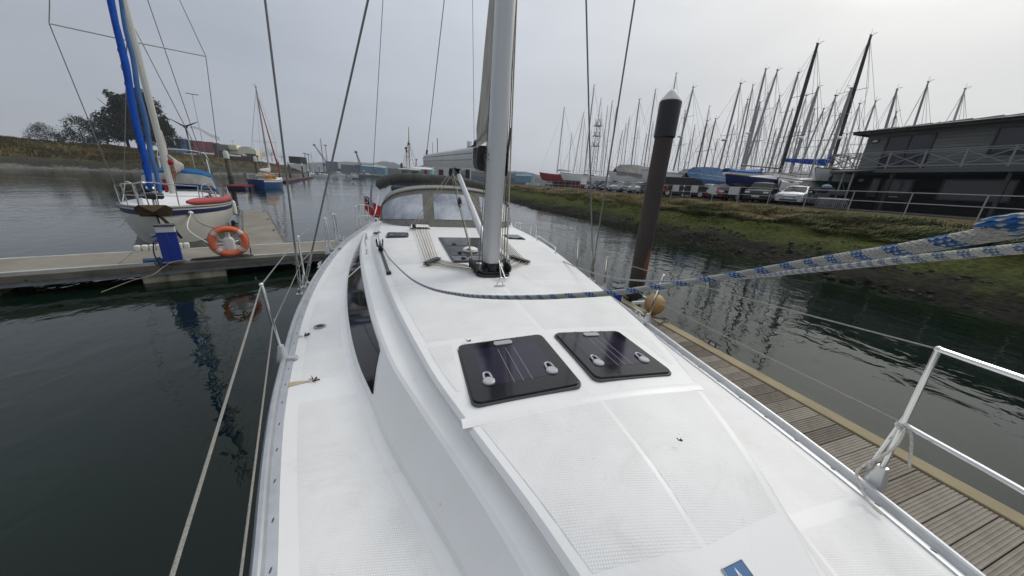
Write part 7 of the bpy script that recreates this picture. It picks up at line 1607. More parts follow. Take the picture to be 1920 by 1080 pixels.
# ---- railing along the top of the bank
FEN = thing('railing', 'grey tubular railing with pale notice panels along the top of the bank', 'fence', (24.9, 20, GZ))
RAILM = mat('galvanised railing', (.36, .365, .36), .5, .5); PANM = mat('pale notice panel', (.50, .51, .50), .5)
def fx(y): return 24.95 + .35 * math.sin(y * .05)
ys_ = [1.0 + 2.45 * i for i in range(27)]
for i, y in enumerate(ys_):
    x = fx(y); m = MB(); m.tube([V(x, y, bank_z(24.9, y) - .2), V(x, y, GZ + 1.1)], .028, 6); build('post', m, RAILM, FEN)
for i in range(len(ys_) - 1):
    a, b = V(fx(ys_[i]), ys_[i], 0), V(fx(ys_[i + 1]), ys_[i + 1], 0)
    for z in (1.08, .55):
        m = MB(); m.tube([a + V(0, 0, GZ + z), b + V(0, 0, GZ + z)], .024, 6, cap=False); build('rail', m, RAILM, FEN)
for px, w in ((1134, .75), (1156, .8), (1182, .8), (1235, .8), (1262, .85), (1297, .85), (1331, .85), (1372, .95)):
    p = at_x(px, 350, 24.85); y = p.y; m = MB(); m.box((fx(y) - .06, y, GZ + .80), (.03, w * .95, .62)); build('notice_panel', m, PANM, FEN, bevel=.01)
# striped post and life buoy on the railing
p = at_x(1281, 360, 24.4); T = thing('striped_post', 'thin black and white striped marker post by the railing', 'post', (p.x, p.y, GZ))
for k in range(8): m = MB(); m.tube([V(p.x, p.y, GZ - .3 + .2 * k), V(p.x, p.y, GZ - .1 + .2 * k)], .04, 8); build('stripe', m, (WHITE2, BLACK)[k % 2], T)
p = at_x(1251, 348, 24.8); T = thing('rail_lifebuoy', 'small red lifebuoy hanging on the railing right of the brown pile', 'life ring', (p.x, p.y, GZ)); m = MB(); m.torus(V(p.x - .1, p.y, GZ + .75), .24, .06, Matrix.Rotation(math.pi / 2, 3, 'Y'), 20, 8); build('ring_body', m, mat('red lifebuoy', (.35, .04, .03), .5), T); m = MB(); m.box((p.x - .02, p.y, GZ + .75), (.05, .5, .6)); build('backboard', m, CDK, T)
# ---- parked cars
def car(label, x, y, yaw, col, kind='hatch', s=1.0, grp='cars parked behind the railing'):
    T = thing('parked_car' if kind != 'van' else 'parked_van', label, 'van' if kind == 'van' else 'car', (x, y, GZ), yaw, grp)
    if kind == 'van': L, W_, H, pr = 4.9, 1.9, 1.95, [(-2.45, .45), (-2.45, 1.0), (-2.38, 1.88), (-2.2, 1.95), (.75, 1.95), (1.25, 1.82), (1.85, 1.12), (2.3, .98), (2.45, .75), (2.45, .38)]; belt = 1.12
    elif kind == 'suv': L, W_, H, pr = 4.5, 1.85, 1.66, [(-2.22, .45), (-2.25, .95), (-2.1, 1.5), (-1.9, 1.62), (.2, 1.66), (.7, 1.58), (1.25, 1.05), (2.05, .95), (2.25, .7), (2.25, .36)]; belt = 1.02
    else: L, W_, H, pr = 4.1, 1.74, 1.47, [(-2.02, .42), (-2.05, .82), (-1.9, 1.05), (-1.55, 1.40), (-1.1, 1.47), (.0, 1.47), (.4, 1.40), (1.15, .95), (1.85, .82), (2.05, .62), (2.05, .32)]; belt = .92
    mp = mat('paint %s' % col[0], col[1], .38, .3 if col[0] in ('silver', 'grey') else .0, spec=.3, noise=(1, .4, .7), col2=[c * .9 for c in col[1]], coat=.12)
    m = MB(); n = len(pr); rows = []
    for sgn, k in ((-1, 1), (-1, 2), (1, 2), (1, 1)): pass
    def yy(z, edge): return W_ / 2 * (1 - (.03 if z < .6 else 0) - max(0, (z - belt)) / (H - belt) * .22) - edge
    secs = []
    for sg in (-1, 1):
        secs.append([V(x_, sg * yy(z, .05), z - (.03 if z > belt else 0)) for x_, z in pr]); 
    left, right = secs
    mid = [V(x_, 0, z + (.02 if z > belt else 0)) for x_, z in pr]
    lo = [V(x_ + (.06 if x_ < 0 else -.06) * (abs(x_) > 1.9), -W_ / 2 + .005, min(z, belt)) for x_, z in pr]; hi = [V(p.x, -p.y, p.z) for p in lo]
    m.loft([left, mid, right])
    # flanks
    for sg, row in ((-1, left), (1, right)):
        f = [V(p.x, p.y, p.z) for p in row]; bulge = [V(x_ * .985, sg * (W_ / 2), zz) for x_, zz in ((pr[0][0], .34), (pr[-1][0], .34))]
        b2 = [V(p.x * .99, sg * W_ / 2 * (1 if p.z <= belt + .01 else .985 - (p.z - belt) * .2), min(p.z, belt + .0)) for p in row]
        fl = [V(pr[0][0] * .97, sg * (W_ / 2 - .02), .26), V(pr[-1][0] * .97, sg * (W_ / 2 - .02), .26)]
        m.add(row + fl, [tuple(range(n)) + (n + 1, n)] if sg < 0 else [(tuple(range(n)) + (n + 1, n))[::-1]])
    m.add([left[0], right[0], V(pr[0][0], W_ / 2 - .08, .26), V(pr[0][0], -W_ / 2 + .08, .26)], [(0, 1, 2, 3)]); m.add([left[-1], right[-1], V(pr[-1][0], W_ / 2 - .08, .26), V(pr[-1][0], -W_ / 2 + .08, .26)], [(0, 1, 2, 3)])
    m.box((0, 0, .30), (L * .96, W_ * .9, .12))
    B = build('body', m, mp, T, local=True, angle=28, bevel=.03)
    # glass
    def face(i, j, t0, t1, in_=.08, nm='windscreen'):
        a, b = pr[i], pr[j]; q = []
        for t in (t0, t1):
            x_, z = a[0] + (b[0] - a[0]) * t, a[1] + (b[1] - a[1]) * t; w = yy(z, .05) - in_; q.append([V(x_, -w, z), V(x_, 0, z + .012), V(x_, w, z)])
        d = (q[1][1] - q[0][1]).normalized(); nn = V(-d.z, 0, d.x); nn = nn if nn.z > 0 else -nn
        mm = MB(); mm.loft([[p + nn * .02 for p in r] for r in q]); build(nm, mm, WINM, B, local=True)
    k = [i for i in range(n) if pr[i][1] == max(p[1] for p in pr)]
    top = k[-1]
    face(top + 1 if kind != 'hatch' else top + 1, top + 2, .06, .92)
    rear = {'van': (1, 2), 'suv': (1, 2), 'hatch': (2, 3)}[kind]; face(rear[0], rear[1], .25, .92, nm='rear_window')
    xs = {'van': (-2.1, -.6, .35, 1.45), 'suv': (-1.9, -.75, .25, .95), 'hatch': (-1.45, -.55, .3, .85)}[kind]
    for sg in (-1, 1):
        for i in range(3):
            x0, x1 = xs[i] + .04, xs[i + 1] - .04; z0, z1 = belt + .03, H - .14; s0 = .0
            x1t = x1 - (.42 if i == 2 else 0); x0t = x0 + (.18 if i == 0 else 0)
            mm = MB(); mm.add([V(x, sg * (yy(z, .05) + .012), z) for x, z in ((x0, z0), (x1, z0), (x1t, z1), (x0t, z1))], [(0, 1, 2, 3)]); build('side_window', mm, WINM, B, local=True, smooth=False)
    for x_ in (-L * .31, L * .315):
        for sg in (-1, 1):
            c_ = V(x_, sg * (W_ / 2 - .09), .32); R_ = Matrix.Rotation(math.pi / 2, 3, 'X'); mm = MB(); mm.lathe([(.24, -.10), (.31, -.09), (.32, 0), (.31, .09), (.24, .10)], 18, c_, R_); w_ = build('wheel', mm, BLACK2, T, local=True)
            mm = MB(); mm.lathe([(.205, -.098), (.21, -.102), (.05, -.106), (.001, -.106)] if sg > 0 else [(.001, .106), (.05, .106), (.21, .102), (.205, .098)], 14, c_, R_, cap=False); build('rim', mm, ALU, w_, local=True)
    zf = .70 if kind == 'hatch' else .78
    for sg in (-1, 1):
        mm = MB(); mm.box((pr[-2][0] - .06, sg * W_ * .34, zf), (.16, .36, .14)); build('headlight', mm, mat('headlight glass', (.55, .57, .58), .1), B, local=True, bevel=.03)
        mm = MB(); mm.box((pr[1][0] + .03, sg * W_ * .41, zf + .12), (.10, .16, .30)); build('tail_light', mm, mat('red tail light', (.22, .012, .012), .2), B, local=True, bevel=.02)
        mm = MB(); mm.box((.75 if kind != 'van' else 1.3, sg * (W_ / 2 + .06), belt + .08), (.10, .18, .12)); build('wing_mirror', mm, mp, B, local=True, bevel=.03)
    for x_, cc in ((pr[-1][0] + .012, (.62, .62, .58)), (pr[0][0] - .012, (.55, .42, .08))):
        mm = MB(); mm.box((x_, 0, .48), (.02, .52, .11)); build('number_plate', mm, mat('plate %.2f' % cc[2], cc, .5), B, local=True)
    mm = MB(); mm.box((pr[-1][0] - .0, 0, zf - .12), (.04, .8, .12)); mm.box((pr[-1][0] - .01, 0, .36), (.05, 1.1, .12)); build('grille', mm, BLACK, B, local=True)
    return T
SIL = ('silver', (.46, .47, .48)); BLK = ('black', (.010, .010, .012)); RED = ('dark red', (.16, .012, .02)); GRY = ('grey', (.10, .11, .12)); NVY = ('navy', (.012, .016, .035)); WHT = ('white', (.62, .62, .60)); TEA = ('dark teal', (.015, .05, .06))
def car_px(px, X_, *a, **k):
    p = at_x(px, 368, X_); return car(a[0], X_, p.y, *a[1:], **k)
HALF = math.pi
car_px(1494, 29.6, 'silver hatchback with dark windows nearest the green hulled boat', HALF + .35, SIL, 'hatch'); car_px(1428, 29.2, 'black estate car with silver roof rails left of the silver hatchback', HALF + .45, BLK, 'suv'); car_px(1392, 28.8, 'black hatchback seen from behind, yellow plate, left of the black estate', -.15, BLK, 'hatch'); car_px(1362, 28.4, 'dark red hatchback with pale bonnet under the blue tarpaulin boat', HALF + .2, RED, 'hatch')
car_px(1279, 27.8, 'long black van with silver front just right of the brown pile', -.70, BLK, 'van'); car_px(1222, 30, 'grey car half hidden by the left side of the brown pile', HALF / 2 * 3, GRY, 'hatch'); car_px(1325, 30.5, 'silver car peeping out between the van and the red hatchback', HALF + .2, SIL, 'hatch')
car_px(1197, 30.0, 'silver hatchback left of the half hidden grey car', HALF + .5, SIL, 'hatch'); car_px(1181, 30.6, 'grey hatchback under the grey tarpaulin boat', HALF + .5, GRY, 'hatch'); car_px(1160, 29.6, 'pale blue silver hatchback near the left notice panels', HALF + .5, ('pale blue', (.30, .35, .42)), 'hatch'); car_px(1140, 30.5, 'black hatchback at the left end of the row of cars', HALF + .5, BLK, 'hatch')
car_px(1123, 33, 'dark teal high sided car behind the row, under the red bottomed boat', HALF + .3, TEA, 'suv'); car_px(1108, 40, 'white car far left beside the ladder', HALF / 2, WHT, 'hatch'); car_px(1027, 37, 'low grey covered car between the two red bottomed boats', HALF + 1.2, GRY, 'hatch')
car_px(1470, 31.5, 'white car hidden behind the black estate', HALF + .4, WHT, 'hatch')

# ---- boats laid up ashore, one by one from left to right (mast head and foot as in the photograph)
GRT = mat('grey tarpaulin', (.27, .255, .235), .8, noise=(1.2, .35, .7), col2=(.20, .19, .175), bump=(2.5, 1, .12)); BLT = mat('blue tarpaulin', (.055, .125, .24), .7, noise=(1, .35, .7), col2=(.04, .095, .19), bump=(2.5, 1, .12)); GRNT = mat('green grey tarpaulin', (.20, .21, .19), .8, bump=(2.5, 1, .12))
BLC = mat('royal blue sail cover', (.012, .06, .30), .75, bump=(6, .6, .03)); HBL = mat('navy topsides', (.012, .022, .105), .3); HRED = mat('red topsides', (.30, .022, .026), .35, noise=(.6, .4, .7), col2=(.24, .02, .022)); HGRN = mat('green topsides', (.02, .14, .09), .4); HGRY = mat('grey white topsides', (.40, .41, .40), .4)
def yard(name, label, foot, top, X_, L=10.5, head=math.pi, mast_t=.58, **k):
    """place a boat so that its mast stands on the line of the photographed one"""
    f = at_x(foot[0], foot[1], X_); tp = at_y(top[0], top[1], f.y); off = -L / 2 + L * mast_t
    c_, s_ = math.cos(head), math.sin(head); base = V(f.x - c_ * off, f.y - s_ * off, GZ)
    rake = (tp.x - f.x) * c_
    return sailboat(name, label, tuple(base), head, L=L, mast=max(8, tp.z - GZ), mast_t=mast_t, rake=max(-1.2, min(1.2, rake)), **k)
G = 'yachts laid up ashore'
yard('laid_up_yacht', 'red hulled yacht with rust red bottom at the left end of the yard', (1046, 307), (1058, 202), 40.5, L=13, hull=HRED, bottom='brown', mast_r=.10, mast_mat=GREYMAST, group=G, longkeel=True, tarp=None, B=3.6, F=1.5, boom_cover=mat('pale sail cover', (.5, .5, .48), .8))
yard('laid_up_yacht', 'white yacht with navy sprayhood between the red yacht and the red bottomed one', (1076, 312), (1120, 215), 46, L=10, hull=HGRY, bottom='dark', hood=mat('navy hood', (0, 0, 0)), mast_mat=GREYMAST, group=G)
yard('laid_up_yacht', 'white yacht with bright red bottom and a ladder against its side', (1097, 313), (1114, 160), 41, L=13.5, hull=WHITE2, longkeel=True, bottom='red', mast_r=.11, boom=True, group=G, B=3.7, F=1.35, mast_t=.52)
yard('laid_up_yacht', 'white yacht whose slim mast stands second right of the tall one above the ladder', (1108, 317), (1127, 185), 52, group=G, bottom='blue', boom=True)
yard('laid_up_yacht', 'white yacht whose mast shows just left of the right hand shroud', (1133, 317), (1148, 190), 47, group=G, bottom='dark'); yard('laid_up_yacht', 'yacht whose thin mast crosses the right hand shroud', (1142, 317), (1156, 202), 58, group=G, bottom='brown')
yard('laid_up_yacht', 'yacht with a short mast left of the grey tarpaulin', (1126, 318), (1133, 243), 78, group=G, bottom='blue', hull=HBL); yard('laid_up_yacht', 'yacht with a short dark mast over the low end of the grey tarpaulin', (1155, 313), (1167, 245), 64, group=G, mast_mat=BROWNMAST)
yard('laid_up_yacht', 'white yacht under a ridged grey tarpaulin left of the brown pile', (1184, 308), (1199, 187), 37, L=10.5, hull=WHITE2, bottom='grey', tarp=GRT, group=G, B=3.5, F=1.2)
yard('laid_up_yacht', 'yacht whose mast rises along the left edge of the brown pile', (1208, 313), (1229, 169), 42, group=G, bottom='red'); yard('laid_up_yacht', 'yacht whose mast head shows above the white cone cap', (1240, 320), (1268, 138), 46, group=G)
yard('laid_up_yacht', 'long white yacht hull right behind the brown pile with tall twin spreader mast', (1262, 322), (1300, 164), 33.5, L=12, z0=1.3, hull=WHITE2, bottom='dark', sp=(.33, .66), mast_r=.10, radar=True, group=G, B=3.8, F=1.3); yard('laid_up_yacht', 'yacht with a thin mast behind the long white hull', (1272, 320), (1284, 208), 50, group=G, bottom='blue'); yard('laid_up_yacht', 'yacht with a low brown mast right of the brown pile', (1250, 321), (1262, 260), 60, mast_mat=BROWNMAST, group=G)
yard('laid_up_yacht', 'green grey covered yacht with brown mast left of the blue tarpaulin', (1303, 324), (1326, 227), 36, L=9, z0=.9, tarp=GRNT, bottom='dark', mast_mat=BROWNMAST, group=G, F=1.0); yard('laid_up_yacht', 'yacht whose brown mast stands over the left end of the blue tarpaulin', (1319, 320), (1342, 223), 42, z0=1.2, mast_mat=BROWNMAST, group=G)
yard('laid_up_yacht', 'white yacht under a faded blue tarpaulin tent', (1348, 313), (1389, 157), 33.2, L=9.5, z0=.55, hull=WHITE2, bottom='dark', tarp=BLT, group=G, B=3.4, F=1.1, radar=True, mast_t=.42); yard('laid_up_yacht', 'yacht with a slim pale mast behind the blue tarpaulin', (1372, 315), (1402, 187), 44, z0=1.2, group=G, mast_mat=PALEMAST)
yard('laid_up_yacht', 'yacht with the left one of two tall parallel masts, radar on its front', (1390, 317), (1436, 130), 41, z0=1.2, mast_r=.11, sp=(.35, .65), radar=True, group=G, bottom='red'); yard('laid_up_yacht', 'yacht with the right one of two tall parallel masts', (1395, 317), (1458, 132), 37, L=11, z0=1.0, sp=(.35, .65), mast_r=.10, group=G, bottom='dark')
yard('laid_up_yacht', 'yacht with a shorter thick mast between the two tall parallel ones', (1398, 303), (1425, 192), 46, z0=1.3, mast_r=.12, group=G); yard('laid_up_yacht', 'white yacht with a tall grey mast left of the black one', (1442, 317), (1497, 137), 40, L=11, z0=1.1, sp=(.35, .65), mast_r=.11, group=G, bottom='blue')
yard('laid_up_yacht', 'navy hulled yacht with a tall black mast and long black boom', (1463, 322), (1533, 83), 33.5, L=12, z0=.7, hull=HBL, bottom='dark', mast_mat=DARKMAST, mast_r=.13, sp=(.33, .64), boom=True, group=G, B=3.7, F=1.2, mast_t=.45, cover_len=-.42)
yard('laid_up_yacht', 'white cabin yacht with a thick grey mast right of the black mast', (1485, 313), (1538, 164), 36, L=10, z0=1.2, head=math.pi + .3, hood=WHITE2, mast_r=.13, sp=(.5,), radar=True, group=G, bottom='dark'); yard('laid_up_yacht', 'yacht with a slender mast in front of the blue sail cover', (1517, 333), (1567, 180), 34.5, L=9, z0=.7, mast_r=.07, group=G, bottom='grey')
yard('laid_up_yacht', 'white yacht with long royal blue sail cover left of the balcony', (1552, 302), (1597, 166), 39, L=11, z0=1.7, hull=WHITE2, bottom='dark', mast_r=.12, sp=(.4, .7), boom_cover=BLC, radar=True, group=G, B=3.5, F=1.0, head=-.25, mast_t=.55, cover_len=.42)
bp_ = at_x(1524, 328, 31.6); gh = math.pi + .12; sailboat('laid_up_yacht', 'green bottomed white hull with its bow left of the clubhouse balcony', (bp_.x - 5 * math.cos(gh), bp_.y - 5 * math.sin(gh), GZ), gh, L=10, B=3.4, F=.75, z0=2.05, longkeel=True, hull=WHITE2, bottom='green', group=G)
yard('laid_up_yacht', 'yacht with the tallest black mast leaning over the balcony', (1563, 300), (1633, 67), 40, L=12, z0=1.2, mast_mat=DARKMAST, mast_r=.125, sp=(.33, .64), group=G); yard('laid_up_yacht', 'yacht with a pale mast behind the clubhouse roof, left of two', (1653, 280), (1682, 168), 50, mast_r=.11, group=G); yard('laid_up_yacht', 'yacht with a low mast beside the clubhouse gable', (1662, 290), (1668, 208), 58, group=G)
for i, (f, tp, X_, lab) in enumerate((((1436, 318), (1455, 243), 62, 'yacht with a distant short mast left of the black boom'), ((1462, 318), (1480, 247), 64, 'yacht with a distant short mast behind the black mast'), ((1483, 318), (1500, 238), 60, 'yacht with a distant mast left of the thick grey one'), ((1575, 310), (1588, 253), 52, 'yacht with a short mast behind the balcony'), ((1215, 318), (1222, 228), 70, 'distant yacht mast left of the pile head'), ((1190, 315), (1196, 240), 74, 'distant yacht mast behind the grey tarpaulin ridge'), ((1170, 316), (1180, 220), 66, 'distant yacht mast left of the grey tarpaulin ridge'), ((1100, 316), (1106, 222), 75, 'distant yacht mast left of the tall one above the ladder'), ((1334, 320), (1345, 262), 66, 'distant low mast behind the blue tarpaulin'), ((1415, 316), (1432, 220), 58, 'distant mast right of the twin tall masts'), ((1290, 322), (1303, 235), 72, 'distant mast right of the long white hull'), ((1505, 316), (1526, 205), 50, 'mast between the thick grey one and the slender one'), ((1700, 290), (1724, 150), 50, 'yacht mast rising behind the clubhouse roof ridge'), ((1770, 290), (1800, 165), 52, 'rightmost yacht mast behind the clubhouse roof'))):
    yard('laid_up_yacht', lab, f, tp, X_, L=9.5, group=G, bottom=('blue', 'red', 'dark')[i % 3], detail=False, z0=1.3, mast_mat=(GREYMAST, PALEMAST)[i % 2])
for i, (fx_, tx_, ty_, X_, lab) in enumerate(((1066, 1072, 250, 60, 'thin back row mast just right of the red yacht mast'), (1088, 1096, 225, 66, 'thin back row mast over the navy sprayhood'), (1119, 1126, 212, 70, 'thin back row mast between the two shrouds, left one'), (1129, 1139, 200, 62, 'thin back row mast between the two shrouds, right one'), (1163, 1174, 232, 58, 'thin back row mast over the low end of the grey tarpaulin'), (1201, 1212, 252, 68, 'short back row mast over the high end of the grey tarpaulin'), (1281, 1295, 262, 64, 'short back row mast over the black van'), (1312, 1330, 200, 60, 'tall back row mast over the silver car'), (1358, 1376, 236, 62, 'thin back row mast over the middle of the blue tarpaulin'), (1381, 1412, 160, 50, 'tall back row mast left of the twin tall masts'), (1407, 1440, 175, 56, 'back row mast crossing behind the twin tall masts'), (1428, 1462, 180, 52, 'back row mast left of the black boom end'), (1452, 1486, 205, 54, 'back row mast left of the black mast foot'), (1472, 1512, 180, 52, 'back row mast crossing behind the black mast'), (1496, 1548, 205, 48, 'back row mast right of the thick grey one'), (1532, 1584, 215, 50, 'back row mast over the blue sail cover'), (1580, 1612, 195, 46, 'back row mast behind the balcony railing'), (1600, 1642, 190, 50, 'back row mast next to the clubhouse gable'))):
    yard('laid_up_yacht', 'yacht with a ' + lab, (fx_, 318 if fx_ < 1500 else 308), (tx_, ty_), X_, L=9 + i % 3, group=G, bottom=('blue', 'red', 'dark')[i % 3], detail=False, z0=1.2, mast_mat=(GREYMAST, PALEMAST, GREYMAST)[i % 3], hull=(WHITE2, HBL, HGRY)[i % 3])
# boarding ladder against the red bottomed yacht
p = at_x(1080, 338, 40.0); LD = thing('ladder', 'pale aluminium ladder leaning on the bright red hull', 'ladder', (p.x, p.y, GZ)); a, b = V(p.x, p.y - 1.9, GZ), V(p.x, p.y - 1.5, GZ + 2.9)
m = MB()
for s in (-.28, .28): m.beam(a + V(s, 0, 0), b + V(s, 0, 0), .07, .07)
build('stile', m, PALEMAST, LD, smooth=False); 
for k in range(7): m = MB(); q = a.lerp(b, (k + .7) / 7.5); m.tube([q + V(-.28, 0, 0), q + V(.28, 0, 0)], .03, 6); build('rung', m, PALEMAST, LD)
p = at_x(1095, 336, 39); T = thing('white_board', 'white panel standing beside the red bottomed yacht', 'panel', (p.x, p.y, GZ)); m = MB(); m.box((p.x, p.y, GZ + 1.75), (1.6, .1, 1.5)); build('board', m, WHITE2, T); m = MB(); m.box((p.x - .7, p.y, GZ + .55), (.08, .08, 1.1)); m.box((p.x + .7, p.y, GZ + .55), (.08, .08, 1.1)); build('leg', m, GALV, T)
# dinghy under a bright blue cover on a rack, RIB and motor boat
p = at_x(1392, 333, 31.2); RK = thing('dinghy_rack', 'steel rack carrying the covered dinghy above the cars', 'rack', (p.x, p.y, GZ)); m = MB(); RH = z_at(1395, 332, p.x, p.y)
for dx in (-1.3, 1.6):
    for dy in (-.6, .6): m.tube([V(p.x + dx, p.y + dy, GZ), V(p.x + dx, p.y + dy, RH)], .05, 6)
    m.tube([V(p.x + dx, p.y - .6, GZ + .3), V(p.x + dx + 1, p.y + .6, RH)], .035, 5)
for dy in (-.6, .6): m.tube([V(p.x - 1.5, p.y + dy, RH), V(p.x + 1.9, p.y + dy, RH)], .045, 6)
build('frame', m, GALV, RK)
DG = thing('covered_dinghy', 'dinghy with bright blue cover resting on the steel rack', 'dinghy', (p.x, p.y, RH)); m = MB(); rows = []
for t, w, h in ((-2.2, .5, .45), (-1.6, .72, .42), (-.4, .8, .42), (.8, .68, .48), (1.7, .38, .58), (2.3, .06, .68)): rows.append([V(p.x - t, p.y - w, RH + h), V(p.x - t, p.y - w * .7, RH + .12 + .12 * (t > 1)), V(p.x - t, p.y, RH + .03 + .25 * max(0, t - 1) / 1.3), V(p.x - t, p.y + w * .7, RH + .12 + .12 * (t > 1)), V(p.x - t, p.y + w, RH + h)])
rows = [[V(2 * p.x - q.x, q.y, q.z) for q in r] for r in rows]
m.loft(rows, cap0=True); build('hull', m, WHITE2, DG); m = MB(); m.loft([[r[0] + V(0, -.03, -.12), r[0] + V(0, -.02, .03), V(r[0].x, p.y - .2, r[0].z + .22), V(r[0].x, p.y + .2, r[0].z + .22), r[4] + V(0, .02, .03), r[4] + V(0, .03, -.12)] for r in rows], cap0=True); build('cover', m, mat('bright blue cover', (.010, .085, .30), .7, bump=(4, .6, .05)), DG, angle=30)
def motorboat(label, px, py, X_, head, L, tubes=False):
    p = at_x(px, py, X_); z = .75; T = thing('motor_boat', label, 'boat', (p.x, p.y, GZ), head); m = MB(); rows = []
    for t, w, h in ((0, .85, .75), (.3, .95, .78), (.6, .85, .85), (.85, .45, .95), (1, .05, 1.05)): x_ = -L / 2 + L * t; rows.append([V(x_, -w, .75 + h), V(x_, -w * .8, .75 + h * .3), V(x_, 0, .75 + .2 * t * t), V(x_, w * .8, .75 + h * .3), V(x_, w, .75 + h)])
    m.loft(rows, cap0=True); build('hull', m, HGRY if tubes else WHITE2, T, local=True, angle=40); m = MB(); m.loft([[V(r[0].x, r[0].y, r[0].z), V(r[0].x, 0, r[0].z + .12), V(r[4].x, r[4].y, r[4].z)] for r in rows]); build('deck', m, WHITE2, T, local=True)
    m = MB(); m.loft([[V(-L * .15, w, z + .72), V(-L * .12, w * .9, z + 1.22), V(L * .05, w * .85, z + 1.18), V(L * .2, w * .8, z + .8)] for w in (-.7, .7)]); m.loft([[V(-L * .12, w, z + 1.22), V(L * .05, w, z + 1.18)] for w in (-.63, .6)]); c = build('cabin', m, WHITE2, T, local=True, angle=30); m = MB(); m.loft([[V(L * .07, w, z + 1.14), V(L * .19, w, z + .86)] for w in (-.55, .55)]); build('windscreen', m, WINM, c, local=True)
    m = MB(); m.box((0, 0, .45), (L * .7, 1.2, .1)); m.tube([V(-.6, -.8, .32), V(-.6, .8, .32)], .3, 12); m.tube([V(L * .35, 0, .45), V(L * .65, 0, .4)], .05, 6); build('trailer', m, GALV, T, local=True)
    m = MB(); m.box((-L / 2 - .25, 0, z + .7), (.4, .35, .6)); m.box((-L / 2 - .2, 0, z), (.2, .14, .9)); build('outboard_engine', m, BLACK, T, local=True)
    return T
motorboat('white motor boat with dark windscreen behind the silver hatchback', 1488, 352, 32.0, math.pi + .2, 5.0); motorboat('grey sided motor boat on a trailer behind the black estate', 1448, 352, 33.0, math.pi + .1, 5.0, True)
# small blue tender under the red yacht rail and cream boat on the slip
p = at_x(1000, 343, 30); T = thing('white_dinghy', 'white dinghy lying on the grass below the red yacht bow', 'dinghy', (p.x, p.y, GZ)); m = MB(); rows = []
for t, w in ((0, .6), (.4, .75), (.8, .45), (1, .05)): rows.append([V(p.x - 1.7 + 3.4 * t, p.y - w, GZ + .65), V(p.x - 1.7 + 3.4 * t, p.y - w * .7, GZ + .15), V(p.x - 1.7 + 3.4 * t, p.y + w * .7, GZ + .15), V(p.x - 1.7 + 3.4 * t, p.y + w, GZ + .65)])
m.loft(rows, cap0=True); build('hull', m, WHITE2, T); m = MB(); m.box((p.x - .2, p.y, GZ + .5), (.25, 1.2, .05)); build('thwart', m, PALE, T)
# lattice tower far behind the yard
p = at_x(1111, 315, 85); zt = z_at(1116, 222, p.x, p.y); T = thing('lattice_tower', 'hazy lattice tower behind the masts above the ladder', 'tower', (p.x, p.y, GZ)); m = MB(); h = zt - GZ
for a in (-1, 1):
    for b in (-1, 1): m.tube([V(p.x + a * 1.6, p.y + b * 1.6, GZ), V(p.x + a * 1.0, p.y + b * 1.0, zt)], .09, 4)
for k in range(12):
    z0, z1 = GZ + h * k / 12, GZ + h * (k + 1) / 12; w0, w1 = 1.6 - .6 * k / 12, 1.6 - .6 * (k + 1) / 12
    for s in (-1, 1): m.tube([V(p.x - w0, p.y + s * w0, z0), V(p.x + w1, p.y + s * w1, z1)], .05, 4); m.tube([V(p.x + w0, p.y + s * w0, z0), V(p.x - w1, p.y + s * w1, z1)], .05, 4); m.tube([V(p.x + s * w0, p.y - w0, z0), V(p.x + s * w1, p.y + w1, z1)], .05, 4)
build('lattice', m, GREYMAST, T)
for k in range(3): m = MB(); z = GZ + h * (.62 + .14 * k); m.box((p.x, p.y, z), (3.4, 3.4, .12)); m.box((p.x + 1.3, p.y, z + .9), (.35, .35, 1.4)); m.box((p.x - 1.3, p.y - .5, z + .9), (.35, .35, 1.4)); build('platform', m, GREYMAST, T)

# ---- the clubhouse
XF = 34.5                                     # front wall plane, faces the river
CH = thing('clubhouse', 'dark two storey timber clubhouse with balcony and cross braced railings', 'building', (XF + 5, 8, GZ))
yE = at_x(1618, 290, XF).y                    # far (left) corner of the upper floor
zB = at_x(1600, 317, XF - 1.6).z              # balcony floor
zE = at_x(1625, 249, XF).z                    # eaves
TB1 = mat('grey green painted boarding', (.19, .195, .18), .7, noise=(1.2, .35, .7, (.3, .3, 4)), col2=(.14, .145, .135)); TB2 = mat('black stained boarding', (.012, .012, .012), .7, noise=(2, .4, .7), col2=(.022, .021, .02))
yW = -12.0; DEP = 10
m = MB(); m.add([V(x, y, z) for z in (zB, zE) for x, y in ((XF + .02, yE), (XF + .02, yW), (XF + DEP, yW), (XF + DEP, yE))], [(0, 1, 5, 4), (1, 2, 6, 5), (2, 3, 7, 6), (3, 0, 4, 7), (4, 5, 6, 7)]); UW = build('upper_wall', m, TB1, CH, smooth=False)
nb_ = int((zE - zB) / .19)
for k in range(nb_):
    z = zB + (zE - zB) * k / nb_; h = (zE - zB) / nb_; m = MB(); m.add([V(XF + a, y, zz) for y in (yE + .02, yW) for a, zz in ((-.012, z), (-.034, z + .004), (-.008, z + h - .006), (0.02, z + h - .004), (.02, z))], [(0, 1, 2, 3, 4), (9, 8, 7, 6, 5), (0, 5, 6, 1), (1, 6, 7, 2), (2, 7, 8, 3)]); m.add([V(xx, yE + a, zz) for xx in (XF, XF + DEP) for a, zz in ((.012, z), (.034, z + .004), (.008, z + h - .006))], [(0, 3, 4, 1), (1, 4, 5, 2)]); build('board', m, TB1, UW, smooth=False)
m = MB(); yG = yE - .3; m.add([V(x, y, z) for z in (GZ - .3, zB - .3) for x, y in ((XF + .6, yG + 2.2), (XF + .6, yW), (XF + DEP, yW), (XF + DEP, yG + 2.2))], [(0, 1, 5, 4), (1, 2, 6, 5), (2, 3, 7, 6), (3, 0, 4, 7), (4, 5, 6, 7)]); LW = build('lower_wall', m, TB2, CH, smooth=False)
nb_ = int((zB - GZ - .3) / .2)
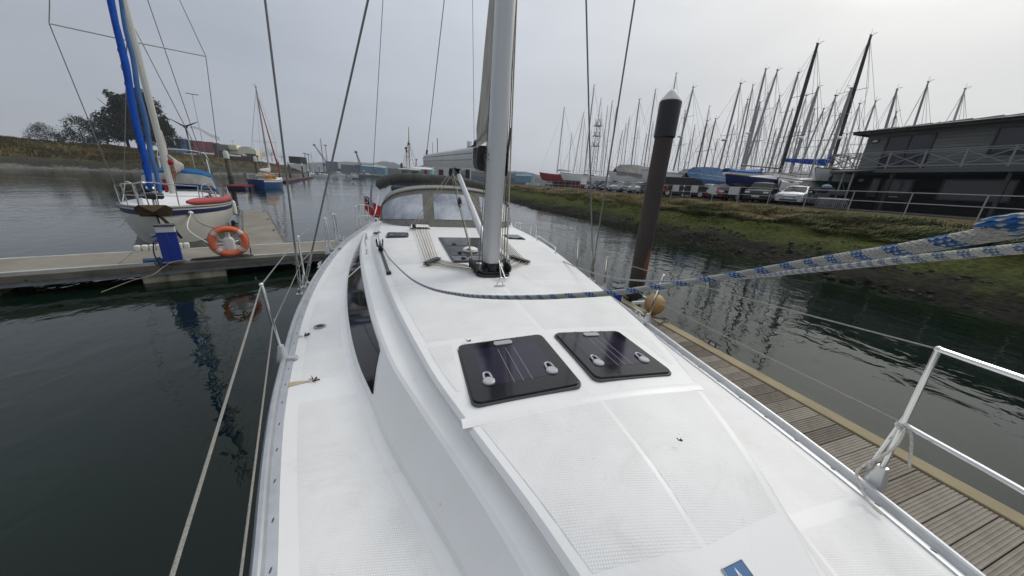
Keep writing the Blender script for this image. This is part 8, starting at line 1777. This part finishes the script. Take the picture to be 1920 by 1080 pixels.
for k in range(nb_):
    z = GZ + (zB - .3 - GZ) * k / nb_; h = (zB - .3 - GZ) / nb_; m = MB(); m.add([V(XF + .6 + a, y, zz) for y in (yG + 2.2, yW) for a, zz in ((-.012, z), (-.034, z + .004), (-.008, z + h - .006))], [(0, 3, 4, 1), (1, 4, 5, 2)]); build('board', m, TB2, LW, smooth=False)
# roof: low pitched, ribbed
m = MB(); ov = .7; yr0, yr1 = yE + ov, yW - ov; xr0, xr1, xm = XF - ov, XF + DEP + ov, XF + DEP / 2; zr = zE + 1.05; hip = 4.2
m.add([V(xr0, yr0, zE), V(xr0, yr1, zE), V(xr1, yr1, zE), V(xr1, yr0, zE), V(xm, yr0 - hip, zr), V(xm, yr1 + hip, zr)], [(0, 4, 5, 1), (3, 0, 4)[::-1], (2, 3, 4, 5), (1, 5, 2), (0, 1, 2, 3)])
RF = build('roof', m, mat('grey ribbed roofing', (.085, .088, .092), .6, noise=(2, .4, .7), col2=(.06, .063, .066)), CH, smooth=False)
m = MB(); N = 26
for k in range(N):
    y = yr0 - .2 - (yr0 - yr1 - .4) * k / N; fr = max(0, min(1, 1 - max(0, (y - (yr0 - hip)) / hip))); top = V(xr0 + (xm - xr0) * fr, y, zE + (zr - zE) * fr); m.beam(V(xr0, y, zE + .03), top + V(0, 0, .03), .05, .07); build('roof_rib', m, mat('grey roof rib', (.11, .113, .118), .6), RF, smooth=False); m = MB()
for k in range(12):
    x = xr0 + .3 + (xm - xr0 - .3) * k / 12; fr = (x - xr0) / (xm - xr0); m.beam(V(x, yr0, zE + .03), V(x, yr0 - hip * fr, zE + (zr - zE) * fr + .03), .05, .07); build('roof_rib', m, mat('grey roof rib', (.11, .113, .118), .6), RF, smooth=False); m = MB()
m = MB(); m.beam(V(xr0, yr0, zE - .09), V(xr0, yr1, zE - .09), .06, .20); m.beam(V(xr0, yr0, zE - .09), V(xr1, yr0, zE - .09), .06, .20); m.tube([V(xr0 - .06, yr0, zE - .02), V(xr0 - .06, yr1, zE - .02)], .06, 8); build('fascia', m, mat('black fascia', (.018, .018, .02), .5), RF)
# upper doors and windows
for (y0, y1, zb_, zt_) in ((at_x(1652, 300, XF).y, at_x(1652, 300, XF).y - 2.4, zB + .08, zE - .45), (at_x(1652, 300, XF).y - 5, at_x(1652, 300, XF).y - 8, zB + .9, zE - .45), (at_x(1652, 300, XF).y - 10, at_x(1652, 300, XF).y - 12.4, zB + .08, zE - .45)):
    m = MB(); w = .10
    for a, b in (((y0, zb_), (y0, zt_)), ((y1, zb_), (y1, zt_)), ((y0, zt_), (y1, zt_)), ((y0, zb_), (y1, zb_)), (((y0 + y1) / 2, zb_), ((y0 + y1) / 2, zt_))): m.beam(V(XF - .05, *a), V(XF - .05, *b), w, w)
    f = build('window', m, mat('black window frame', (.014, .014, .016), .4), UW, smooth=False)
    for q in range(2):
        ya = y0 + (y1 - y0) * q / 2 - .05; yb = y0 + (y1 - y0) * (q + 1) / 2 + .05; m = MB(); m.add([V(XF - .042, ya, zb_), V(XF - .042, yb, zb_), V(XF - .042, yb, zt_), V(XF - .042, ya, zt_)], [(0, 1, 2, 3)]); build('pane', m, mat('blue grey window pane', (.030, .033, .042), .06), f, smooth=False)
for y, z, par in ((at_x(1643, 265, XF).y, at_x(1643, 265, XF).z, UW), (at_x(1616, 338, XF + .6).y, at_x(1616, 338, XF + .6).z, LW)):
    x = XF - .04 if par is UW else XF + .56; m = MB(); m.lathe([(.26, 0), (.26, .06), (.22, .09), (.2, .07)], 20, (x, y, z), Matrix.Rotation(-math.pi / 2, 3, 'Y') @ Matrix.Diagonal(V(.62, 1, 1))); lt = build('bulkhead_lamp', m, BLACK, par); m = MB(); m.lathe([(.19, .05), (.15, .11), (.01, .13)], 16, (x, y, z), Matrix.Rotation(-math.pi / 2, 3, 'Y') @ Matrix.Diagonal(V(.62, 1, 1))); build('lamp_glass', m, mat('milky lamp glass', (.5, .5, .48), .3), lt)
# lower doors
yd = at_x(1655, 355, XF + .6).y
for (y0, y1, zb_, zt_) in ((at_x(1633, 345, XF + .6).y, at_x(1650, 345, XF + .6).y, GZ + 1.0, GZ + 2.35), (yd, yd - 1.6, GZ + .05, GZ + 2.3), (yd - 3, yd - 6, GZ + 1.0, GZ + 2.3), (yd - 8, yd - 9.2, GZ + .05, GZ + 2.3)):
    xx = XF + .55; m = MB()
    for a, b in (((y0, zb_), (y0, zt_)), ((y1, zb_), (y1, zt_)), ((y0, zt_), (y1, zt_)), ((y0, zb_), (y1, zb_))): m.beam(V(xx, *a), V(xx, *b), .09, .09)
    f = build('window', m, mat('dark navy frame', (.012, .014, .022), .4), LW, smooth=False); m = MB(); zz = zb_ if zb_ > GZ + .5 else zb_ + .75; m.add([V(xx - .0, y0, zz), V(xx - .0, y1, zz), V(xx - .0, y1, zt_), V(xx - .0, y0, zt_)], [(0, 1, 2, 3)]); build('pane', m, mat('grey green pane', (.045, .05, .052), .08), f, smooth=False)
    if zb_ < GZ + .5: m = MB(); m.box((xx - .06, (y0 + y1) / 2, GZ + 1.05), (.05, .5, .05)); build('door_handle', m, PALEMAST, f)
# balcony
yB0 = at_x(1552, 317, XF - 1.6).y
m = MB(); m.add([V(x, y, z) for z in (zB - .28, zB - .02) for x, y in ((XF - 1.7, yB0), (XF - 1.7, yW), (XF + .6, yW), (XF + .6, yB0))], [(0, 1, 5, 4), (1, 2, 6, 5), (2, 3, 7, 6), (3, 0, 4, 7), (4, 5, 6, 7), (3, 2, 1, 0)]); m.add([V(x, y, z) for z in (zB - .28, zB - .02) for x, y in ((XF + .6, yB0), (XF + .6, yE + .1), (XF + 6, yE + .1), (XF + 6, yB0))], [(0, 1, 5, 4), (1, 2, 6, 5), (2, 3, 7, 6), (3, 0, 4, 7), (4, 5, 6, 7), (3, 2, 1, 0)]); BL_ = build('balcony', m, mat('grey balcony fascia', (.075, .078, .078), .6), CH, smooth=False)
WR = mat('weathered grey white rail', (.22, .225, .22), .6)
def cross_rail(a, b):
    L_ = (b - a).length; n = max(1, round(L_ / 1.75)); 
    for i in range(n + 1):
        p = a.lerp(b, i / n); m = MB(); m.beam(p, p + V(0, 0, 1.12), .09, .09, (1, .2, 0)); build('rail_post', m, WR, BL_, smooth=False)
    for i in range(n):
        p, q = a.lerp(b, i / n), a.lerp(b, (i + 1) / n); m = MB(); m.beam(p + V(0, 0, .16), q + V(0, 0, .98), .05, .05); m.beam(p + V(0, 0, .98), q + V(0, 0, .16), .045, .045); m.beam(p + V(0, 0, .14), q + V(0, 0, .14), .06, .06); m.beam(p + V(0, 0, 1.02), q + V(0, 0, 1.02), .06, .05); m.beam(p + V(0, 0, 1.13), q + V(0, 0, 1.13), .12, .05); build('cross_brace', m, WR, BL_, smooth=False)
cross_rail(V(XF - 1.6, yB0 - .05, zB), V(XF - 1.6, yW, zB)); cross_rail(V(XF - 1.6, yB0 - .05, zB), V(XF + 5.9, yB0 - .05, zB))
for y in (yB0 - .3, yB0 - 4, yB0 - 9, yB0 - 15):
    m = MB(); m.beam(V(XF - 1.4, y, GZ), V(XF - 1.4, y, zB - .28), .16, .16, (1, 0, 0)); build('balcony_post', m, mat('dark post', (.03, .03, .03), .6), BL_, smooth=False)
# lean-to canopy frames below the balcony and cycle racks
m = MB()
for px in (1566, 1584):
    p = at_x(px, 372, XF - 3.2); a = V(p.x, p.y, GZ); m.tube([a, a + V(0, 0, 2.55)], .06, 7); m.tube([a + V(0, 0, 2.5), a + V(1.8, 0, 2.75)], .05, 6)
cf = thing('canopy_frame', 'grey tubular canopy frame in front of the green hull', 'frame', (XF - 3, yB0, GZ)); build('tube_frame', m, GALV, cf); m = MB(); p0, p1 = at_x(1566, 330, XF - 3.2), at_x(1610, 330, XF - 3.2); m.add([V(XF - 3.5, p0.y + .3, GZ + 2.60), V(XF - 3.5, p1.y, GZ + 2.60), V(XF - 1, p1.y, GZ + 2.85), V(XF - 1, p0.y + .3, GZ + 2.85), V(XF - 3.5, p0.y + .3, GZ + 2.66), V(XF - 3.5, p1.y, GZ + 2.66), V(XF - 1, p1.y, GZ + 2.91), V(XF - 1, p0.y + .3, GZ + 2.91)], [(0, 1, 2, 3), (7, 6, 5, 4), (0, 4, 5, 1), (1, 5, 6, 2), (2, 6, 7, 3), (3, 7, 4, 0)]); build('canopy_sheet', m, mat('grey sheet', (.16, .16, .155), .6), cf, smooth=False)
p = at_x(1545, 362, 29.5); T = thing('stacked_trolleys', 'dark pile of trolleys and a pale blue bundle in front of the green hull', 'trolleys', (p.x, p.y, GZ)); m = MB(); 
for k in range(5): m.box((p.x + rnd.uniform(-.6, .6), p.y + rnd.uniform(-.8, .8), GZ + .35 + .22 * k), (1.1, .9, .3), Matrix.Rotation(rnd.uniform(0, 1), 3, 'Z'))
build('trolley_stack', m, CDK, T, bevel=.03); m = MB(); m.ball(V(p.x - .3, p.y - .2, GZ + 1.42), .30, 7, 5, (1.3, 1, .6)); build('pale_bundle', m, mat('pale blue cloth', (.20, .27, .33), .8), T)
m = MB()
p0, p1 = at_x(1528, 385, 26.2), at_x(1582, 388, 26.2)
for k in range(16): q = p0.lerp(p1, k / 15); m.tube(cat_path([V(26.2, q.y, GZ), V(26.2, q.y, GZ + .55), V(26.6, q.y, GZ + .55), V(26.6, q.y, GZ)], 3), .02, 5)
tag(build('cycle_rack', m, GALV), 'low row of bent tube cycle racks behind the railing', 'rack')
# ================================================================== THE AIR
hz_ = MB(); x0, x1, y0, y1, z0, z1 = -1600, 1600, -130, 1600, -2.2, 75
hz_.add([(x, y, z) for z in (z0, z1) for x, y in ((x0, y0), (x1, y0), (x1, y1), (x0, y1))], [(3, 2, 1, 0), (4, 5, 6, 7), (0, 1, 5, 4), (1, 2, 6, 5), (2, 3, 7, 6), (3, 0, 4, 7)])
hm = bpy.data.materials.new('harbour haze'); hm.use_nodes = True; t = hm.node_tree; t.nodes.clear()
o_ = t.nodes.new('ShaderNodeOutputMaterial'); v_ = t.nodes.new('ShaderNodeVolumePrincipled'); v_.inputs['Color'].default_value = (.86, .89, .95, 1); v_.inputs['Density'].default_value = .00031; v_.inputs['Anisotropy'].default_value = .1
t.links.new(v_.outputs[0], o_.inputs['Volume'])
tag(build('haze', hz_, hm, smooth=False), kind='stuff')
